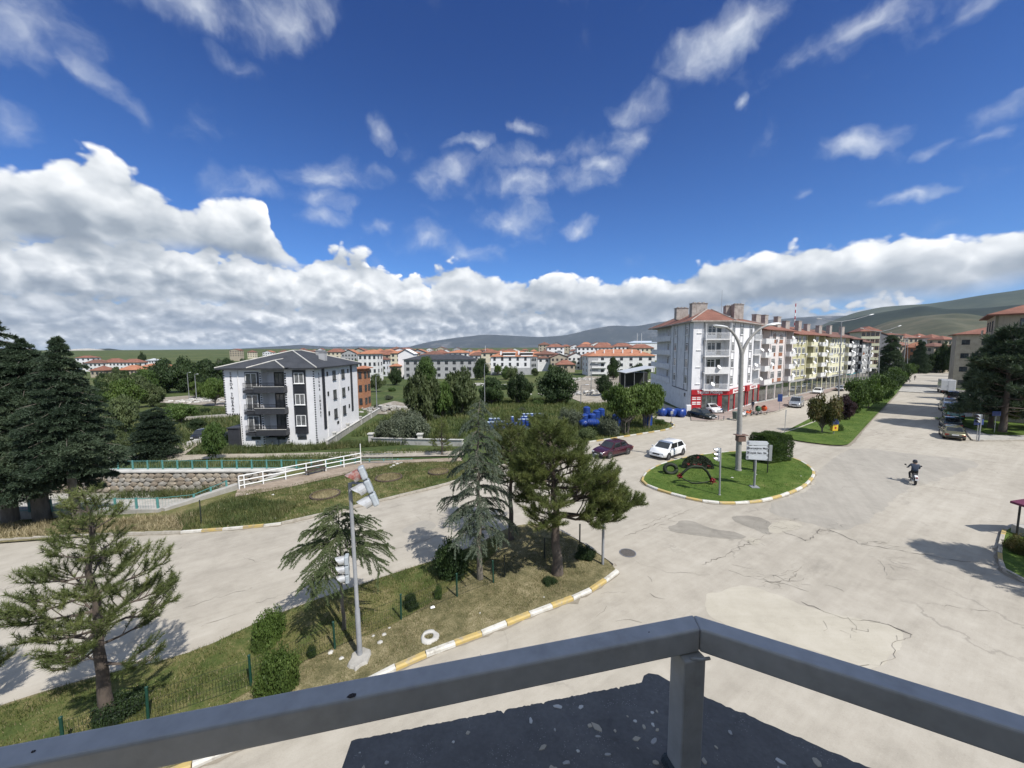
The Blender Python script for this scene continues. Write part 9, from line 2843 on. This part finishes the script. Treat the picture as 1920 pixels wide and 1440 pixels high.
# ---------------- the balcony we stand on
M_RAIL = surf('grey_rail_paint', (.375, .385, .395), (.33, .34, .35), 3, .42, .10, dirt=(.22, .215, .20), dirt_scale=7, dirt_amt=.40, fine=.10)
def slab_material():
	m_, g = base_mat('dark_terrazzo')
	p = g.new('ShaderNodeNewGeometry').outputs['Position']
	n = g.noise(p, 9.0, 6.0, .65); n2 = g.noise(p, 70.0, 3.0, .6)
	col = g.ramp(g.add(g.mul(n, .65), g.mul(n2, .35)), [(.30, (.085, .085, .085)), (.55, (.130, .130, .130)), (.78, (.18, .18, .178))])
	st = g.noise(p, 3.2, 5.0, .6)
	col = g.mix(g.rng(st, .62, .74, 0, .75), col, (.020, .019, .018))
	fl = g.voro(p, 150.0, 'F1')
	col = g.mix(g.m('MULTIPLY', g.rng(fl, .22, .12), g.rng(g.noise(p, 14.0, 2.0), .5, .6)), col, (.30, .30, .29))
	g.put(g.bsdf.inputs['Base Color'], col); g.bsdf.inputs['Roughness'].default_value = .85
	bp = g.new('ShaderNodeBump'); bp.inputs['Strength'].default_value = .5; bp.inputs['Distance'].default_value = .004
	g.put(bp.inputs['Height'], g.add(n2, n)); g.t.links.new(bp.outputs[0], g.bsdf.inputs['Normal'])
	return m_
def balcony():
	M_SLAB = slab_material()
	M_PEB = [surf('pebble_%s' % n, c, tuple(x * .8 for x in c), 20, .7) for n, c in (('white', (.60, .60, .58)), ('grey', (.40, .40, .39)), ('tan', (.46, .42, .34)))]
	zr, zs = CAM_H - .70, CAM_H - 1.10
	C, Lf, Rt = Vector((.470, .923)), Vector((-2.30, .267)), Vector((2.45, -.20))
	T = thing('balcony_railing', 'grey painted square tube railing meeting at the balcony corner in front of us', 'railing', (0, 0, 0))
	def tube_bar(A, B, z, w, h, name):
		q = MB(); q.bar((A.x, A.y, z - h / 2), (B.x, B.y, z - h / 2), w, h); return q
	dl = (Lf - C).normalized(); dr = (Rt - C).normalized()
	# two mitred handrails
	def rail(A, d, other, ln, name):
		s = Vector((-d.y, d.x));
		if s.dot(Vector((0, 1))) < 0: s = -s
		bis = (d + other); bis.normalize(); m_ = Vector((bis.x, bis.y))
		w, h = .052, .062
		def cut(off):
			# point on the mitre plane for a lateral offset
			base = A + s * off
			# move along d until it lies on the line through A along bis
			nrm = Vector((-m_.y, m_.x)); t = -(base - A).dot(nrm) / d.dot(nrm)
			return base + d * t
		o_, i_ = cut(w / 2), cut(-w / 2)
		e_o, e_i = A + d * ln + s * w / 2, A + d * ln - s * w / 2
		q = MB()
		b = q._p([(o_.x, o_.y, zr), (i_.x, i_.y, zr), (e_i.x, e_i.y, zr), (e_o.x, e_o.y, zr), (o_.x, o_.y, zr - h), (i_.x, i_.y, zr - h), (e_i.x, e_i.y, zr - h), (e_o.x, e_o.y, zr - h)])
		q.faces(b, [(0, 1, 2, 3), (7, 6, 5, 4), (1, 5, 6, 2), (3, 7, 4, 0), (2, 6, 7, 3), (0, 4, 5, 1)])
		return q.build(name, M_RAIL, T, False, bevel=.006, seg=3)
	rail(C, dl, dr, 2.9, 'handrail'); rail(C, dr, dl, 2.3, 'handrail')
	post = MB(); post.box((0, 0, (zr - .063 + zs - .02) / 2), (.060, .058, zr - .063 - zs + .02))
	a = math.atan2(dl.y, dl.x)
	post.build('post', M_RAIL, T, False, (C.x - .030, C.y - .022, 0), (0, 0, a), bevel=.005, seg=2)
	post = MB(); post.box((0, 0, (zr - .063 + zs - .02) / 2), (.052, .052, zr - .063 - zs + .02))
	post.build('post', M_RAIL, T, False, (C.x + dr.x * 2.1, C.y + dr.y * 2.1, 0), (0, 0, a), bevel=.005, seg=2)
	q = MB(); q.box((0, 0, 0), (.09, .09, .03), top=.8); q.build('post_seal', surf('blue_black_sealant', (.018, .030, .042), (.03, .045, .055), 20, .6, .5), T, False, (C.x - .030, C.y - .022, zs + .012), (0, 0, a), bevel=.008)
	q = MB(); q.tube([(C.x - .035, C.y - .046, zr - .062), (C.x - .012, C.y - .052, zr - .060), (C.x + .012, C.y - .046, zr - .062)], .004, 6); q.build('weld_seam', M_RAIL, T, True)
	rc = random.Random(2)
	for (x, t) in [(.82, 1.0), (2.0, 1.0)] + [(rc.uniform(.05, 1.6), rc.uniform(.15, .5)) for _ in range(3)]:
		p = C + dl * x + Vector((-dl.y, dl.x)) * rc.uniform(-.018, .018)
		q = MB(); q.lathe([(.008 * t, 0), (.006 * t, .0010), (.001, .0012)], n=7, close=False); q.v = [(a_ * rc.uniform(.7, 1.5), b_ * rc.uniform(.5, 1.1), c_) for a_, b_, c_ in q.v]; q.build('paint_chip', M_INNER, T, False, (p.x - .0, p.y - .012, zr + .0004))
	# ledge with a broken edge
	E = Vector((.478, 1.205)); El = Vector((-.458, .985)); Er = Vector((2.3, .03))
	rg = random.Random(9)
	top = []
	def edge(a, b, n, amp, notch=()):
		d = (b - a); nn = Vector((-d.y, d.x)).normalized()
		out = []
		for i in range(n):
			t = i / n; p = a + d * t + nn * rg.gauss(0, amp)
			for (tn, w, dep) in notch:
				if abs(t - tn) < w: p += nn * dep * (1 - abs(t - tn) / w)
			out.append(p)
		return out
	e1 = edge(El, E + Vector((-.05, -.035)), 150, .0011, ((.48, .007, -.010), (.62, .006, -.006), (.90, .006, -.008), (.27, .005, -.005)))
	e1 += [E + Vector((-.04, -.010)), E + Vector((-.02, .000)), E + Vector((.01, -.006)), E + Vector((.035, -.030))]
	e1 += edge(E + Vector((.05, -.040)), Er, 170, .0016)
	poly = [(p.x, p.y) for p in e1] + [(2.3, -.35), (.5, .62), (-.425, .42), (-.44, .7)]
	poly = list(reversed(poly))
	P = thing('parapet_ledge', 'dark chipped terrazzo ledge with pale pebbles below the railing corner', 'ledge', (0, 0, 0))
	q = MB(); q.prism(poly, zs - .07, zs); q.build('slab', M_SLAB, P)
	n = 0
	metas = []
	for k in range(6):
		q = MB(); m_ = 8; ring = [(math.cos(6.283 * i / m_) * rg.uniform(.7, 1.1), math.sin(6.283 * i / m_) * rg.uniform(.5, .9)) for i in range(m_)]
		q.prism(ring, -.5, .35, .8); metas.append(q.mesh('pebble', M_PEB[k % 3]))
	tries = 0
	while n < 280 and tries < 9000:
		tries += 1
		x, y = rg.uniform(-.45, 1.3), rg.uniform(.40, 1.2)
		if not bool(in_poly(np.array([x]), np.array([y]), inset(poly, .0))[0]): continue
		# fewer pebbles near the outer lip
		a_ = E + (El - E) * ((x - E.x) / (El.x - E.x)) if x < E.x else E + (Er - E) * ((x - E.x) / (Er.x - E.x))
		dist = a_.y - y
		if dist < .01 or rg.random() > min(1, .10 + dist * 3.6): continue
		s = rg.uniform(.003, .0105) * (1 if rg.random() < .85 else 1.4)
		link('pebble', rg.choice(metas), P, (x, y, zs + .0004), (0, 0, rg.uniform(0, 6.28)), (s * rg.uniform(.8, 1.7), s, .003)); n += 1
	# the house behind and below us
	B = thing('balcony_house', 'plastered house wall and overhanging roof of the balcony we stand on', 'house', (0, 0, 0))
	q = MB(); q.prism([(-.36, .30), (-.36, .88), (.44, 1.05), (2.3, -.12), (2.6, -3.2), (-.36, -3.2)], 0, zs - .072); q.build('wall', M_BEIGE, B)
	q = MB(); q.b2((-3.2, -1.4, CAM_H - 1.75), (4.4, -1.15, CAM_H + 4.2)); q.build('upper_wall', M_CREAM, B)
	q = MB(); q.b2((-3.4, -4, CAM_H + 4.2), (4.6, -.95, CAM_H + 4.4)); q.build('roof', M_CONC, B)
balcony()
# ---------------- the air
def haze():
	b = MB(); b.b2((-14000, -1200, -26), (14000, 18500, 1100))
	m_ = bpy.data.materials.new('haze_air'); m_.use_nodes = True; m_.node_tree.nodes.clear()
	g = NT(m_.node_tree)
	v = g.new('ShaderNodeVolumePrincipled'); v.inputs['Color'].default_value = (.66, .79, 1.0, 1); v.inputs['Density'].default_value = 2.1e-5; v.inputs['Anisotropy'].default_value = .1
	o = g.new('ShaderNodeOutputMaterial'); g.t.links.new(v.outputs[0], o.inputs['Volume'])
	tag(b.build('haze', m_), None, None, None, 'stuff')
haze()
